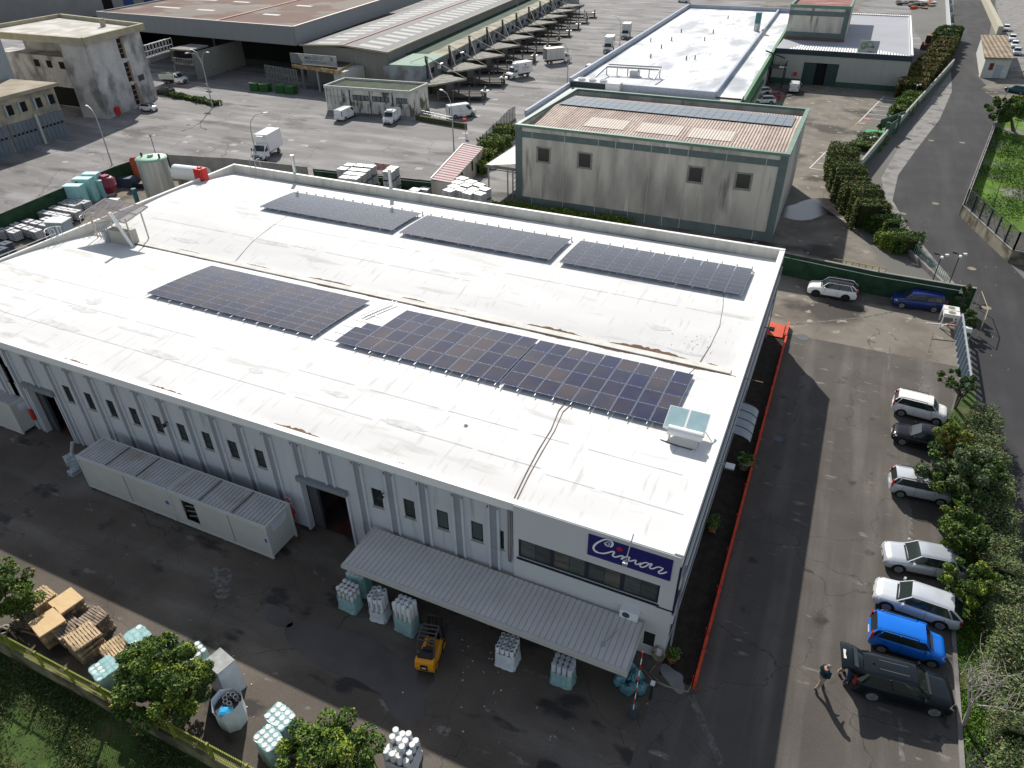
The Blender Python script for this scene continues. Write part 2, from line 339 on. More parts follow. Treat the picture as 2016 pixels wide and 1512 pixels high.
# right-hand road
road_l = PX((1905,1512),(1935,1300),(1945,1100),(1930,860),(1905,640),(1890,590),(1840,520),(1790,450),(1757,395),(1768,345),(1800,300),(1850,235),(1870,170),(1875,60),(1878,0))
road_r = PX((1960,0),(1938,120),(1925,150),(1972,200),(1920,360),(1890,425),(1985,516),(2040,575),(2100,700),(2100,1100),(2100,1512))
sheet('road', road_l+road_r, .016, asph_road)
sheet('roadside_field', [tuple(p) for p in PX((2105,1512),(2105,1100),(2105,700),(2045,578))]+[(60,60),(90,20),(60,-10),(25,-10)], .013, grass_g)
sheet('pavement', PX((1790,455),(1745,405),(1735,350),(1775,280),(1830,200),(1872,140),(1874,180),(1850,235),(1800,300),(1768,345),(1757,395),(1790,450),(1885,565),(1880,580)), .022, conc_path)
sheet('grass_field', PX((1986,205),(1930,330),(1915,375),(1985,455),(2100,470),(2300,200)), .02, grass_bright)
sheet('bare_patch', PX((1930,175),(1975,205),(2100,230),(2100,120),(1975,150)), .018, conc_plot)
sheet('grass_verge', [(11.25,8),(15,8),(15,36),(14.6,52),(13.2,58),(11.8,50),(11.25,30)], .014, grass_g)
sheet('orchard_ground', [(-75,-12),(11.2,-12),(11.2,9.1),(-75,9.1)], .012, grass_g)
sheet('far_road', PX((1700,0),(1790,0),(1800,60),(1830,100),(1800,110),(1690,20)), .02, asph_market)
sheet('side_yard', PX((1960,0),(1975,90),(1990,140),(2200,160),(2200,0)), .018, conc_path)
# kerb along the car park
k = MB(); k.box(11.1,8,0,11.3,30,.12); k.bar((11.2,30,.06),(11.7,50,.06),.2,.12); tag(k.build('kerb', conc_path), kind='structure')
# painted and worn marks on the ground
def stripe(mb, a, b, w, z=.02):
    a, b = Vector((*a[:2],0)), Vector((*b[:2],0)); d = (b-a).normalized(); n = Vector((-d.y,d.x,0))*w/2
    mb.add([(p.x,p.y,z) for p in (a+n,a-n,b-n,b+n)], [(0,1,2,3)])
mark_w = M('road_marking_white', (.55,.55,.53), rough=.8, var=.25, scale=2)
mark_y = M('road_marking_yellow', (.42,.26,.05), rough=.8, var=.2, scale=2)
mark_worn = M('worn_marking', (.15,.142,.13), rough=.9, var=.3, scale=4, col2=(.10,.09,.08), cscale=3, cthr=(.45,.55))
m = MB(); L0, L1 = (1740,192), (1682,248)
for i in range(8):
    t = i/7; a = G(L0[0]+(L1[0]-L0[0])*t, L0[1]+(L1[1]-L0[1])*t); b = G(1773+(1756-1773)*t, 194+(256-194)*t)
    if i < 6: stripe(m, a, b, .18)
stripe(m, G(1740,190), G(1691,240), .18)
struct(m, 'parking_bay_lines', mark_w)
m = MB(); stripe(m, G(1695,238), G(1756,247), .16); stripe(m, G(1683,247), G(1752,256), .16); stripe(m, G(1691,238), G(1683,247), .16); struct(m, 'yellow_bay_lines', mark_y)
m = MB(); m.poly([tuple(p) for p in PX((1707,254),(1748,258),(1738,270),(1700,265))], .02); struct(m, 'green_painted_patch', M('green_ground_paint', (.05,.30,.14), rough=.8, var=.15, scale=2))
m = MB()
for a, b in (((1627,298),(1640,300)),((1619,310),(1635,312)),((1609,321),(1630,324)),((1594,331),(1632,337)),((1627,298),(1594,331))): stripe(m, G(*a), G(*b), .18)
struct(m, 'near_bay_lines', mark_w)
m = MB(); stripe(m, G(1700,232), G(1713,236), .8, .019); struct(m, 'red_bay_symbol', M('red_ground_paint', (.45,.12,.1), rough=.9, var=.2))
m = MB(); stripe(m, G(1690,243), G(1703,243), .6, .019); struct(m, 'blue_bay_symbol', M('blue_ground_paint', (.2,.33,.45), rough=.9, var=.2))
m = MB()
stripe(m, G(1552,640), G(1700,625), .22, .013); stripe(m, G(1700,625), G(1812,604), .18, .013)
struct(m, 'trench_scar', mark_worn)
m = MB(); stripe(m, G(1772,1412), G(1774,1440), .2, .013); stripe(m, G(1774,1452), G(1776,1500), .24, .013); stripe(m, G(1790,1000), G(1795,1075), .25, .013); stripe(m, G(1753,680), G(1747,740), .16, .013); stripe(m, G(1360,1370), G(1420,1505), .35, .0135); stripe(m, G(1838,655), G(1805,790), .1, .0137)
struct(m, 'worn_lines', mark_worn)
m = MB()
for c, r in (((1580,664),.55),((1532,864),.35),((1843,465),.0),):
    if r: p = G(*c); m.lathe((p.x,p.y,.014), [(r,0),(r,.004)], 20)
struct(m, 'manhole_covers', M('cast_iron', (.06,.065,.075), rough=.6, var=.2, scale=9))
m = MB()
for c in ((1842,401),(1777,421),(1833,277),(1894,281),(1913,529),(1942,606)): p = G(*c); m.lathe((p.x,p.y,.02), [(.42,0),(.42,.004)], 16)
struct(m, 'road_manhole_covers', M('worn_iron', (.22,.19,.14), rough=.8, var=.2))
m = MB()
for c in ((372,235),(373,269),(365,280),(460,285),(462,298),(636,278),(850,187),(909,272),(947,279),(825,332),(913,200),(955,282),(975,196),(940,228)): p = G(*c); m.cbox((p.x,p.y,.008), (1.1,1.1,.006), .2)
struct(m, 'drain_covers', M('drain_concrete', (.34,.34,.33), rough=.9, var=.2, scale=3))
# puddles in the shaded yard
pud = M('puddle_water', (.022,.025,.032), rough=.06, var=.35, scale=.4, spec=.6)
def blob(name, cx, cy, rx, ry, z, mat, rz=0, n=40, seed=1, amp=.22):
    rr = random.Random(seed); ph = [rr.uniform(0,6.28) for _ in range(5)]; pts = []
    for i in range(n):
        a = 2*math.pi*i/n; k = 1+sum(amp/(j+1)*math.sin((j+2)*a+ph[j]) for j in range(5)); x, y = rx*k*math.cos(a), ry*k*math.sin(a)
        pts.append((cx+x*math.cos(rz)-y*math.sin(rz), cy+x*math.sin(rz)+y*math.cos(rz)))
    m = MB(); m.poly(pts, z); return struct(m, name, mat)
wet = M('damp_asphalt', (.052,.048,.046), rough=.42, var=.4, scale=.5, spec=.4)
p = G(690,1290); blob('puddle', p.x, p.y, 3.2, 1.5, .010, wet, -.05, seed=3)
p = G(800,1350); blob('puddle', p.x, p.y, 1.5, 1.5, .0105, wet, .1, seed=5)
p = G(545,1213); blob('puddle', p.x, p.y, .9, .55, .010, wet, -.3, seed=8)
p = G(434,1145); blob('dusty_patch', p.x, p.y, 1.2, .6, .010, mark_worn, -.5, seed=9)
p = G(1325,1335); blob('cement_patch', p.x, p.y, .75, .45, .018, M('cement', (.22,.215,.21), rough=.9, var=.1), -.4, seed=12)
p = G(1600,412); blob('wet_patch', p.x, p.y, 4.6, 3.2, .0165, M('wet_concrete', (.035,.034,.036), rough=.22, var=.4, scale=.6), .6, seed=14)

# ------------------------------------------------------------------ the white-roofed factory
B = thing('factory_building', 'long white-roofed factory with solar panels and blue sign, in the centre', 'building', ((XL+XR)/2,(YF+YB)/2,0))
def bp(mb, name, mat=None, parent=None): return mb.build(name, mat, parent or B, True)
GY = 40.05
def roofz(y):
    if y < GY:
        t = (y-YF)/(GY-YF)                       # near vault
        return 7.26*(1-t)+6.68*t + 4*t*(1-t)*.50
    t = (y-GY)/(YB-GY); return 6.68 + 4*t*(1-t)*.78
mb = MB(); nx, ny = 30, 60
P = [[(XL+.2+(XR-.35-XL-.2)*i/nx, YF+.3+(YB-.25-YF-.3)*j/ny, roofz(YF+.3+(YB-.25-YF-.3)*j/ny)) for j in range(ny+1)] for i in range(nx+1)]
mb.grid(P); rf = bp(mb, 'roof', white_roof)
# copings and parapets
mb = MB(); mb.box(XR-.35, YF, roofz(YF)-.4, XR+.06, YB, ZT+.03); mb.box(XL, YF-.06, ZT-.55, XR-.35, YF+.28, ZT-.02); bp(mb, 'coping', white_trim)
mb = MB(); mb.box(XL, YB-.22, 6.3, XR+.06, YB, ZT+.02); mb.box(XL, YF+.28, 6.2, XL+.2, YB-.22, ZT-.02); bp(mb, 'parapet', parapet_in)
mb = MB(); mb.box(XL, YB-.25, ZT+.02, XR+.06, YB+.03, ZT+.08); mb.box(XL-.03, YF+.28, ZT-.02, XL+.23, YB-.25, ZT+.05); bp(mb, 'parapet_cap', white_trim)
# valley gutter between the vaults with its rust
mb = MB(); mb.box(XL+.4, GY-.28, 6.6, -3.1, GY+.28, 6.83); bp(mb, 'gutter_kerb', M('gutter_paint', (.62,.60,.55), rough=.8, var=.15, scale=1.2))
def lens(mb, x0, x1, y, w, z, seed, n=26, one=1):
    rr = random.Random(seed); up = []; dn = []
    for i in range(n+1):
        t = i/n; h = .60*w*math.sin(math.pi*t)**.8*rr.uniform(.7,1.15); x = x0+(x1-x0)*t; up.append((x, y+one*h)); dn.append((x, y+rr.uniform(-.02,.03)))
    pts = up+dn[::-1]; mb.add([(px_, py_, roofz(py_)+z) for px_, py_ in pts], [(i, i+1, 2*n+1-i-1, 2*n+1-i) for i in range(n)])
mb = MB(); x = XL+6; k = 0
for a, b, w in ((-52,-47.5,.30),(-44,-40.5,.36),(-37.5,-32.2,.5),(-28.5,-25.5,.42),(-24.8,-21.6,.25),(-18.2,-12.8,.62),(-11.9,-5.6,.8),(-4.9,-3.8,.35)): lens(mb, a, b, GY+.30, w, .012, k); k += 1
for a, b, w in ((-58,-52,.25),(-50,-46,.22),(-36,-33,.35),(-31.5,-28.2,.3),(-26.8,-24.6,.32),(-22.5,-17.9,.34),(-16.5,-13.5,.38),(-12.5,-9.2,.42),(-8.5,-3.6,.48)): lens(mb, a, b, GY-.30, w, .012, k, one=-1); k += 1
for a, b, w in ((-44.5,-39.8,.5),(-36.6,-32.0,.55),(-27.2,-21.8,.65),(-18.5,-15.6,.4)): lens(mb, a, b, YF+.34, w, .012, k); k += 1
for sgn_, yy in ((1,.285),(-1,-.285)):
    xx = XL+5
    while xx < -4: L2 = random.uniform(1.5,6); ww = random.uniform(.03,.09)*sgn_; mb.add([(xx,GY+yy,roofz(GY+yy)+.016),(xx+L2,GY+yy,roofz(GY+yy)+.016),(xx+L2,GY+yy+ww,roofz(GY+yy+ww)+.016),(xx,GY+yy+ww*1.3,roofz(GY+yy+ww)+.016)], [(0,1,2,3)] if sgn_ > 0 else [(3,2,1,0)]); xx += L2+random.uniform(.1,1.5)
build_each(mb, 'rust_patch', rust, B)
mb = MB()
for a, b in ((-56,-40),(-38,-22),(-20,-5)): lens(mb, a, b, YB-.30, .35, .012, k, one=-1); k += 1
build_each(mb, 'damp_edge', M('damp_stain', (.10,.075,.06), rough=.9, var=.4, scale=3), B)
# faint seams of the membrane
seam = M('membrane_seam', (.58,.575,.565), rough=.9, var=.2, scale=2)
mb = MB()
for y, xa, xb in ((25.8,-60,-10.4),(28.6,-60,-37),(28.2,-28,-2.8),(31.0,-60,-46),(25.5,-10,-2.8),(44.2,-58,-24),(47.1,-46,-30),(46.3,-22,-3.5),(56.8,-60,-4)):
    xx = xa
    while xx < xb: x2 = min(xx+random.uniform(2,6), xb); mb.add([(xx,y,roofz(y)+.010),(x2,y,roofz(y)+.010),(x2,y+.05,roofz(y+.05)+.010),(xx,y+.05,roofz(y+.05)+.010)], [(0,1,2,3)]); xx = x2+random.uniform(0,1.2)
bp(mb, 'roof_seams', seam)
dustm = M('roof_dirt', (.60,.595,.58), rough=.9, var=.12, scale=2)
mb = MB()
for i in range(46):      # faint ponding marks, each a thin irregular film on the membrane
    x, y = random.uniform(XL+3, XR-3), random.choice([random.uniform(24,31), random.uniform(41,49)]); rx, ry = random.uniform(.5,2.6), random.uniform(.15,.5); n = 14
    pts = [(x+rx*math.cos(6.283*q/n)*random.uniform(.7,1.1), y+ry*math.sin(6.283*q/n)*random.uniform(.6,1.1)) for q in range(n)]
    if i < 16: mb.add([(a,b,roofz(b)+.008) for a,b in pts], [tuple(range(n))])
build_each(mb, 'roof_dirt_mark', dustm, B)
mb = MB(); p = G(1371,663,7.4)
for i in range(22):
    a, b = p.x+random.gauss(0,1.0), p.y+random.gauss(0,.5); r = random.uniform(.02,.06); mb.add([(a+r*math.cos(q*1.05),b+r*math.sin(q*1.05),roofz(b)+.013) for q in range(6)], [tuple(range(6))])
bp(mb, 'rust_specks', M('pale_rust', (.48,.33,.20), rough=.9, var=.3, scale=4))
# near facade with its windows and doors
WX = [-43.98+2.062*i for i in range(-3, 9)] + [-43.98+2.062*i for i in (12,13,14,15)] + [-11.85]
WX = [w for w in WX if not (-48.9 < w < -44.6)] + [-50.3]
WX = sorted(set(round(w,2) for w in WX)); doors = [(-48.15,-45.25,4.15),(-24.3,-21.05,4.15)]
holes = [(w, w+.70, 3.98, 5.36) for w in WX if w > XL+1 and all(not (a-.7 < w < b+.1) for a, b, _ in doors)] + [(a, b, 0, h) for a, b, h in doors]
mb = MB(); wall_holes(mb, XL, -10.6, 0, ZT-.55, YF, YF+.3, holes); bp(mb, 'near_wall', facade_m)
mb = MB(); mb2 = MB(); mb3 = MB()
xs = [-43.98-.70+2.062*i for i in range(-9, 17)]
for x in xs:
    if x > -10.9: continue
    z0 = 0
    for a, b, h in doors:
        if a-.2 < x < b+.2: z0 = h+.35
    for s_ in (-.27,.27): mb.box(x+s_-.07, YF-.11, z0, x+s_+.07, YF, ZT-.56)
    mb2.box(x-.2, YF-.03, z0, x+.2, YF, ZT-.7)
    for s_ in (-.27,.27): mb3.add([(x+s_-.06,YF-.12,ZT-.62),(x+s_+.06,YF-.12,ZT-.62),(x+s_+random.uniform(-.08,.08),YF-.14,ZT-.62-random.uniform(.12,.3))], [(0,1,2)])
build_each(mb, 'facade_rib', rib_m, B); build_each(mb2, 'rib_channel', channel_m, B); build_each(mb3, 'rust_bracket', rust, B)
for w in WX:
    if not any(abs(h[0]-w) < .01 for h in holes): continue
    f = MB(); f.box(w, YF+.06, 3.98, w+.05, YF+.14, 5.36); f.box(w+.65, YF+.06, 3.98, w+.70, YF+.14, 5.36); f.box(w+.05, YF+.06, 3.98, w+.65, YF+.14, 4.04); f.box(w+.05, YF+.06, 5.3, w+.65, YF+.14, 5.36); f.box(w+.05, YF+.07, 4.5, w+.65, YF+.13, 4.54)
    fo = bp(f, 'window', dark_frame)
    q = MB(); q.box(w+.05, YF+.09, 4.04, w+.65, YF+.10, 5.3); bp(q, 'pane', glass, fo)
    if w in (WX[-3], WX[-2]) :
        q = MB()
        for i in range(11): z = 4.12+i*.1; q.add([(w+.06,YF+.05,z),(w+.6,YF+.05,z),(w+.6,YF+.085,z+.07),(w+.06,YF+.085,z+.07)], [(0,1,2,3)])
        bp(q, 'louvre', M('louvre_green', (.03,.05,.045), rough=.5, var=.1), fo)
    q = MB(); q.box(w-.04, YF-.06, 3.92, w+.74, YF-.002, 3.97); bp(q, 'sill', M('window_sill', (.34,.31,.25), rough=.8, var=.2), fo)
for i, (a, b, h) in enumerate(doors):
    q = MB(); q.box(a-.1, YF-.3, h, b+.15, YF-.002, h+.33); d = bp(q, 'roller_shutter', M('shutter_box', (.20,.21,.22), rough=.6, var=.1))
    q = MB(); q.box(a-.14, YF-.13, 0, a-.002, YF-.001, h); q.box(b+.002, YF-.13, 0, b+.14, YF-.001, h); bp(q, 'door_jamb', facade_m, d)
    q = MB(); q.box(a+.02, YF+.35, .02, a+.62, YF+.42, h-.05); q.box(a+.64, YF+.3, 0, a+.74, YF+.5, h-.1); bp(q, 'sliding_door', M('sliding_door_grey', (.06,.066,.075), rough=.6, var=.12), d)
    q = MB(); q.box(a-.2, YF+.3, .018, b+.2, YF+9, .024); bp(q, 'door_floor', M('red_shop_floor', (.10,.03,.028), rough=.6, var=.4, scale=1.3, col2=(.03,.03,.03), cscale=.7))
    q = MB(); q.box(a+1.6, YF+2.5, .02, b-.2, YF+4.3, 1.5); q.box(a+1.9, YF+5, .02, b+.4, YF+6, 2.6); bp(q, 'stored_goods', dgrey)
# other walls, floor of the hall
mb = MB(); mb.box(XL, YF+.3, 0, XL+.2, YB-.22, 6.2); mb.box(XL, YB-.22, 0, XR+.0, YB, 6.3); bp(mb, 'rear_walls', facade_m)
# office corner
OX = -10.55
mb = MB(); wall_holes(mb, OX, XR, 0, ZT-.05, YF-.12, YF+.18, [(-10.28,-2.98,4.0,5.33)]); bp(mb, 'office_wall', office_m)
so_ = MB(); so_.box(-10.28, YF-.06, 4.0, -2.98, YF+.0, 4.08); so_.box(-10.28, YF-.06, 5.25, -2.98, YF, 5.33)
for i in range(5):
    x = -10.28+i*1.825-(.1 if i else 0); so_.box(x, YF-.07, 4.08, x+(.1 if i in (0,) else .2 if i < 4 else .1), YF+.0, 5.25)
so_.box(-10.35, YF-.2, 3.9, -2.9, YF-.122, 3.99)
sw = bp(so_, 'strip_window', M('navy_frame', (.010,.014,.028), rough=.5, var=0))
for i in range(4):
    for k_ in (0,1):
        xa = -10.18+i*1.825+(.0 if k_ == 0 else .83); q = MB(); q.box(xa, YF-.04, 4.08, xa+.80, YF-.03, 5.25); bp(q, 'pane', M('office_pane%d' % ((i*2+k_)%3), ((.07,.08,.075),(.045,.055,.05),(.09,.085,.07))[(i*2+k_)%3], rough=.15, var=.35, scale=1.6, stretch=(.6,1,3)), sw)
        q = MB(); q.box(xa+.80, YF-.055, 4.08, xa+.83, YF-.01, 5.25); bp(q, 'mullion', dark_frame, sw)
blind = M('yellow_blind', (.35,.36,.16), rough=.7, var=.1)
q = MB(); q.box(-5.15, YF-.028, 4.15, -4.95, YF-.015, 5.2); q.box(-7.6,YF-.028,4.15,-7.3,YF-.015,5.2); bp(q, 'blind', blind, sw)
q = MB(); q.box(-4.25, YF+.3, 3.95, -3.4, YF+.9, 4.5); bp(q, 'desk', M('desk_wood', (.16,.09,.05), rough=.5, var=.1))
# thin navy line under the strip window that turns up the corner
q = MB(); q.box(-3.0, YF-.16, 3.80, XR+.12, YF-.121, 3.87); q.box(XR+.005, YF-.14, 3.8, XR+.10, YF-.06, 6.9); bp(q, 'navy_trim', navy)
# ground floor window beside the canopy
f = MB(); f.box(-3.45, YF-.15, .72, -2.75, YF-.125, 1.85); fo = bp(f, 'window', M('white_frame', (.6,.62,.62), rough=.5))
q = MB(); q.box(-3.38, YF-.16, .79, -2.82, YF-.151, 1.78); bp(q, 'pane', glass, fo)
# right-hand wall: bands of navy strip windows between white panels
mb = MB(); mb.box(XR-.25, YF+.18, 0, XR, YB-.22, roofz(YF)-.4); bp(mb, 'side_wall', office_m)
q = MB()
for z0, z1, pr in ((6.15,6.45,.06),(3.55,3.75,.06),(5.35,5.45,.1)): q.box(XR+.001, YF-.1, z0, XR+pr, YB, z1)
q.box(XR+.001, YF+.3, 4.05, XR+.03, YB-.5, 5.3); q.box(XR+.001, YF+.6, 1.0, XR+.03, 47, 2.3); bp(q, 'navy_band', navy)
q = MB(); q.box(XR+.001, YF-.1, 5.46, XR+.16, YB, 6.1); q.box(XR+.001, YF-.1, 2.9, XR+.12, YB, 3.5); bp(q, 'white_band', office_m)
for i in range(17):
    y = YF+.8+i*2.1; q = MB(); q.box(XR+.031, y, 4.12, XR+.04, y+1.8, 5.24); bp(q, 'side_window', glass)
q = MB(); q.tube([(XR+.2,YF+.3,.1),(XR+.2,YF+.3,6.8)], .05); q.tube([(XR+.16,57.5,0),(XR+.16,57.5,6.8)], .05); build_each(q, 'downpipe', steel, B)
# ------------------------------------------------------------------ solar arrays (each array is one mounted thing)
pm_cache = {}
def panel_mesh(w, h, mat):
    key = (round(w,3), round(h,3), mat.name)
    if key not in pm_cache:
        mb = MB(); mb.box(0,0,0,w,h,.035, panel_edge); mb.box(.018,.018,.0355,w-.018,h-.018,.039, mat); o = mb.build('panel'); pm_cache[key] = o.data; bpy.data.objects.remove(o)
    return pm_cache[key]
pcount = 0
def array(label, x0, y0, nx_, ny_, pw, ph, mat=PANEL, gap=.035, skip=(), far=False, lift=.22, mats=None, extra=None):
    t = thing('solar_array', label, 'solar panels', (x0,y0,roofz(y0)+lift), 0, 'solar arrays on the white roof')
    D = ny_*(ph+gap); tilt = math.atan2(roofz(y0+D)-roofz(y0), D)
    for j in range(ny_):
        for i in range(nx_):
            if (i,j) in skip: continue
            mm = mat if not mats else random.choice(mats)
            o = bpy.data.objects.new('panel', panel_mesh(pw, ph, mm)); COL.objects.link(o); o.parent = t
            yy = j*(ph+gap); za = roofz(y0+yy)-roofz(y0); tl = math.atan2(roofz(y0+yy+ph)-roofz(y0+yy), ph)
            o.location = (i*(pw+gap), yy, za); o.rotation_euler = (tl+random.uniform(-.004,.004), random.uniform(-.003,.003), 0)
    if extra:
        for (x, y, w, h) in extra:
            o = bpy.data.objects.new('panel', panel_mesh(w, h, PANELB)); COL.objects.link(o); o.parent = t
            o.location = (x, y, roofz(y0+y)-roofz(y0)); o.rotation_euler = (math.atan2(roofz(y0+y+h)-roofz(y0+y), h),0,0)
    W_ = nx_*(pw+gap)
    r = MB(); nr = max(4, int(W_/1.15))
    for i in range(nr+1):
        x = x0+.12+(W_-.26)*i/nr; prev = None
        for j in range(7):
            y = y0-(.30 if not far else .1)+(D+(.2 if not far else .5)+.1)*j/6; p = (x, y, roofz(min(y,58.8))+lift-.05)
            if prev: r.bar(prev, p, .04, .04)
            prev = p
        for j in (0,1):
            y = y0+D*(j*.8+.1); r.box(x-.03, y-.03, roofz(y)-.02, x+.03, y+.03, roofz(y)+lift-.07)
    if far:
        for i in range(nr+1):
            x = x0+.12+(W_-.26)*i/nr; y = y0+D+.35; r.box(x-.04, y-.05, roofz(y)+.02, x+.04, y+.12, roofz(y)+lift+.12)
    r.build('rail', alu, t, True)
    c = MB()
    for j in range(ny_+1):
        for i in range(nx_*2+1):
            y = min(max(y0+j*(ph+gap)-gap/2, y0+.02), y0+D-.03); x = x0+.3+i*(pw+gap)/2
            if x < x0+W_-.1: c.cbox((x,y,roofz(y)+lift+.036), (.045,.04,.010))
    c.build('clamp', M('clamp_grey', (.40,.41,.43), rough=.6), t, True)
    return t
array('solar array of eight thin rows at the left on the near vault', -45.1, 31.9, 9, 8, 1.70, .785)
sk = {(0,3),(0,2)}
big = [PANELB, PANEL, PANEL, PANELB]
array('solar array with the stepped left edge, middle of the near vault', -27.75+1.6, 31.8, 9, 4, 1.13, 1.58, PANELB, mats=big, extra=[(-1.62,.0,1.6,.76),(-1.62,.80,1.6,.76),(-1.62,1.6,1.6,.76),(-1.2,2.42,1.18,.76)])
array('solar array nearest the solar water heater on the near vault', -15.55, 31.75, 9, 4, 1.13, 1.58, PANELB, mats=big)
array('leftmost of the three solar arrays on the far vault', -49.5, 49.5, 9, 7, 1.63, .69, PANELF, far=True, lift=.28)
array('middle of the three solar arrays on the far vault', -33.7, 49.3, 8, 6, 1.76, .80, PANELF, far=True, lift=.28)
array('rightmost of the three solar arrays on the far vault', -18.5, 49.2, 11, 7, 1.28, .71, PANELF, far=True, lift=.28)
q = MB(); q.bar((-28.6,35.8,roofz(35.8)+.2),(-28.0,39.2,roofz(39.2)+.25),.07); q.bar((-28.25,35.8,roofz(35.8)+.2),(-27.65,39.2,roofz(39.2)+.25),.07)
for i in range(5): y = 32.2+i*1.1; q.bar((-29,y,roofz(y)+.1),(-27.4,y,roofz(y)+.1),.03)
tag(q.build('mounting_rail', alu), 'bare mounting rails left of the stepped solar array', 'rail')
# solar water heater
t = thing('solar_water_heater', 'solar water heater with white tank and two pale blue collectors on the roof', 'water heater', (-3.9,31.3,roofz(31.3)))
hx0 = G(1340,826,7.8); hx1 = G(1425,812,7.8)
q = MB(); a, b, c, d = G(1337,824,7.75), G(1354,798,8.35), G(1389,806,8.35), G(1372,842,7.75)
colm = M('collector_glass', (.30,.44,.47), rough=.3, var=.06)
x0h, y0h, y1h = -5.35, 31.1, 32.6
for k_ in (0,1):
    xx = x0h+k_*1.15; q = MB(); q.add([(xx,y0h,8.05),(xx+1.1,y0h,8.05),(xx+1.1,y1h,8.5),(xx,y1h,8.5),(xx,y0h,7.95),(xx+1.1,y0h,7.95),(xx+1.1,y1h,8.4),(xx,y1h,8.4)][::1], [(0,1,2,3),(7,6,5,4),(0,4,5,1),(1,5,6,2),(2,6,7,3),(3,7,4,0)]); co = q.build('collector', alu, t, True)
    q = MB(); q.add([(xx+.04,y0h+.04,8.066),(xx+1.06,y0h+.04,8.066),(xx+1.06,y1h-.04,8.492),(xx+.04,y1h-.04,8.492)], [(0,1,2,3)]); q.build('collector_glass', colm, co, True)
q = MB(); q.tube([(-5.0,30.85,8.15),(-3.15,30.85,8.15)], .27, 16); q.build('tank', white_trim, t, True)
q = MB()
for x in (-4.9,-3.3): q.bar((x,30.7,7.45),(x,30.85,8.0),.04); q.bar((x,30.9,7.45),(x,32.5,8.4),.04); q.bar((x,32.5,7.45),(x,32.5,8.4),.04)
q.bar((-4.9,30.5,7.5),(-3.3,30.5,7.5),.04); q.build('frame', steel, t, True)
q = MB(); q.tube([(-5.3,30.6,7.5),(-4.3,30.4,7.55),(-3.5,30.3,7.6)], .03, 6); q.build('pipe', black, t, True)
# cables on the roof
def cable(name, pts, r, mat, label, cat='cable', z=.02):
    q = MB(); q.tube([(p[0],p[1],roofz(p[1])+z) for p in pts], r, 6); return tag(q.build(name, mat), label, cat)
def roofpix(lst): return [tuple(G(x,y,7.35)[:2]) for x,y in lst]
cm = M('grey_cable', (.16,.14,.14), rough=.6, var=.1)
cable('roof_cable', roofpix([(1112,797),(1100,812),(1085,850),(1060,890),(1035,935),(1012,980)]), .035, cm, 'pair of grey cables running from the panels down to the facade edge')
cable('roof_cable', roofpix([(1125,799),(1108,815),(1092,852),(1065,897),(1040,940),(1018,982)]), .03, M('brown_cable',(.22,.15,.12),rough=.6), 'brownish cable beside the grey pair, down to the facade edge')
cable('roof_cable', roofpix([(1424,580),(1423,605),(1417,640),(1400,672),(1375,705),(1357,725)]), .022, cm, 'thin cable curving over the far vault from the rightmost array')
cable('roof_cable', roofpix([(570,425),(530,450),(495,473),(453,508)]), .018, cm, 'thin cable from the leftmost far array down to the valley gutter')
q = MB(); p = FYP(1000,990,YF-.1)
for i, dx in enumerate((0,.12,.22)): q.tube([(p.x+dx,YF-.12,7.1),(p.x+dx,YF-.14,5.0),(p.x+dx*.6,YF-.14,3.4)], .03, 6)
tag(q.build('cable_conduit', cm), 'bundle of vertical conduits on the near wall beside the office corner', 'conduit')
# roof whirl and small roof post
p = G(917,838,7.4); q = MB(); q.cyl((p.x,p.y,roofz(p.y)), .06, .12, 8); q.cbox((p.x,p.y,roofz(p.y)+.1),(.2,.2,.03)); tag(q.build('roof_anchor', steel), 'small metal anchor alone on the near roof slope', 'anchor')
q = MB(); p = FYP(1236,1088,YF-.5); q.bar((p.x,YF-.75,6.9),(p.x+.05,YF+.05,ZT+.35),.05); q.cbox((p.x,YF-.8,6.72),(.22,.22,.22)); q.tube([(p.x,YF-.8,6.9),(p.x+.05,YF-.85,7.4)],.02,6)
tag(q.build('sign_floodlight', steel), 'small floodlight on an arm in front of the blue sign', 'floodlight')
# ------------------------------------------------------------------ the blue sign (curly white lettering, red dot)
sg = thing('shop_sign', 'blue sign with curly white lettering and red dot on the office wall', 'sign', (-4.6, YF-.14, 6.6))
sx0, sx1, sz0, sz1 = -6.62, -2.58, 5.90, 7.28
q = MB(); q.box(sx0, YF-.18, sz0, sx1, YF-.122, sz1); q.build('panel', M('sign_blue', (.010,.009,.13), rough=.4, var=.05), sg, True)
def sgn(u, v): p = FYP(1150+u/8.895, 1030+v/8.895, YF-.18); return p.x, p.z
def ribbon(mb, pts, w, y):
    P2 = []      # smooth the traced polyline
    for i in range(len(pts)-1):
        p0, p1, p2, p3 = [np.array(pts[min(max(k,0),len(pts)-1)]) for k in (i-1,i,i+1,i+2)]
        for s_ in range(6): t_ = s_/6; P2.append(.5*((2*p1)+(-p0+p2)*t_+(2*p0-5*p1+4*p2-p3)*t_**2+(-p0+3*p1-3*p2+p3)*t_**3))
    P2.append(np.array(pts[-1]))
    n = len(P2); v = []
    for i in range(n):
        d = P2[min(i+1,n-1)]-P2[max(i-1,0)]; d = d/(np.linalg.norm(d)+1e-9); nn = np.array([-d[1],d[0]]); ww = w[0]+(w[1]-w[0])*i/n if isinstance(w,tuple) else w
        for s_ in (-1,1): q2 = P2[i]+nn*s_*ww/2; v.append((q2[0], y, q2[1]))
    mb.add(v, [(2*i,2*i+1,2*i+3,2*i+2) for i in range(n-1)])
q = MB(); wm = M('sign_white', (.80,.82,.84), rough=.5, var=.02)
C1 = [(415,352),(440,362),(432,384),(398,382),(376,360),(392,332),(432,326),(470,345),(476,385),(446,408),(400,400),(365,372),(353,335)]
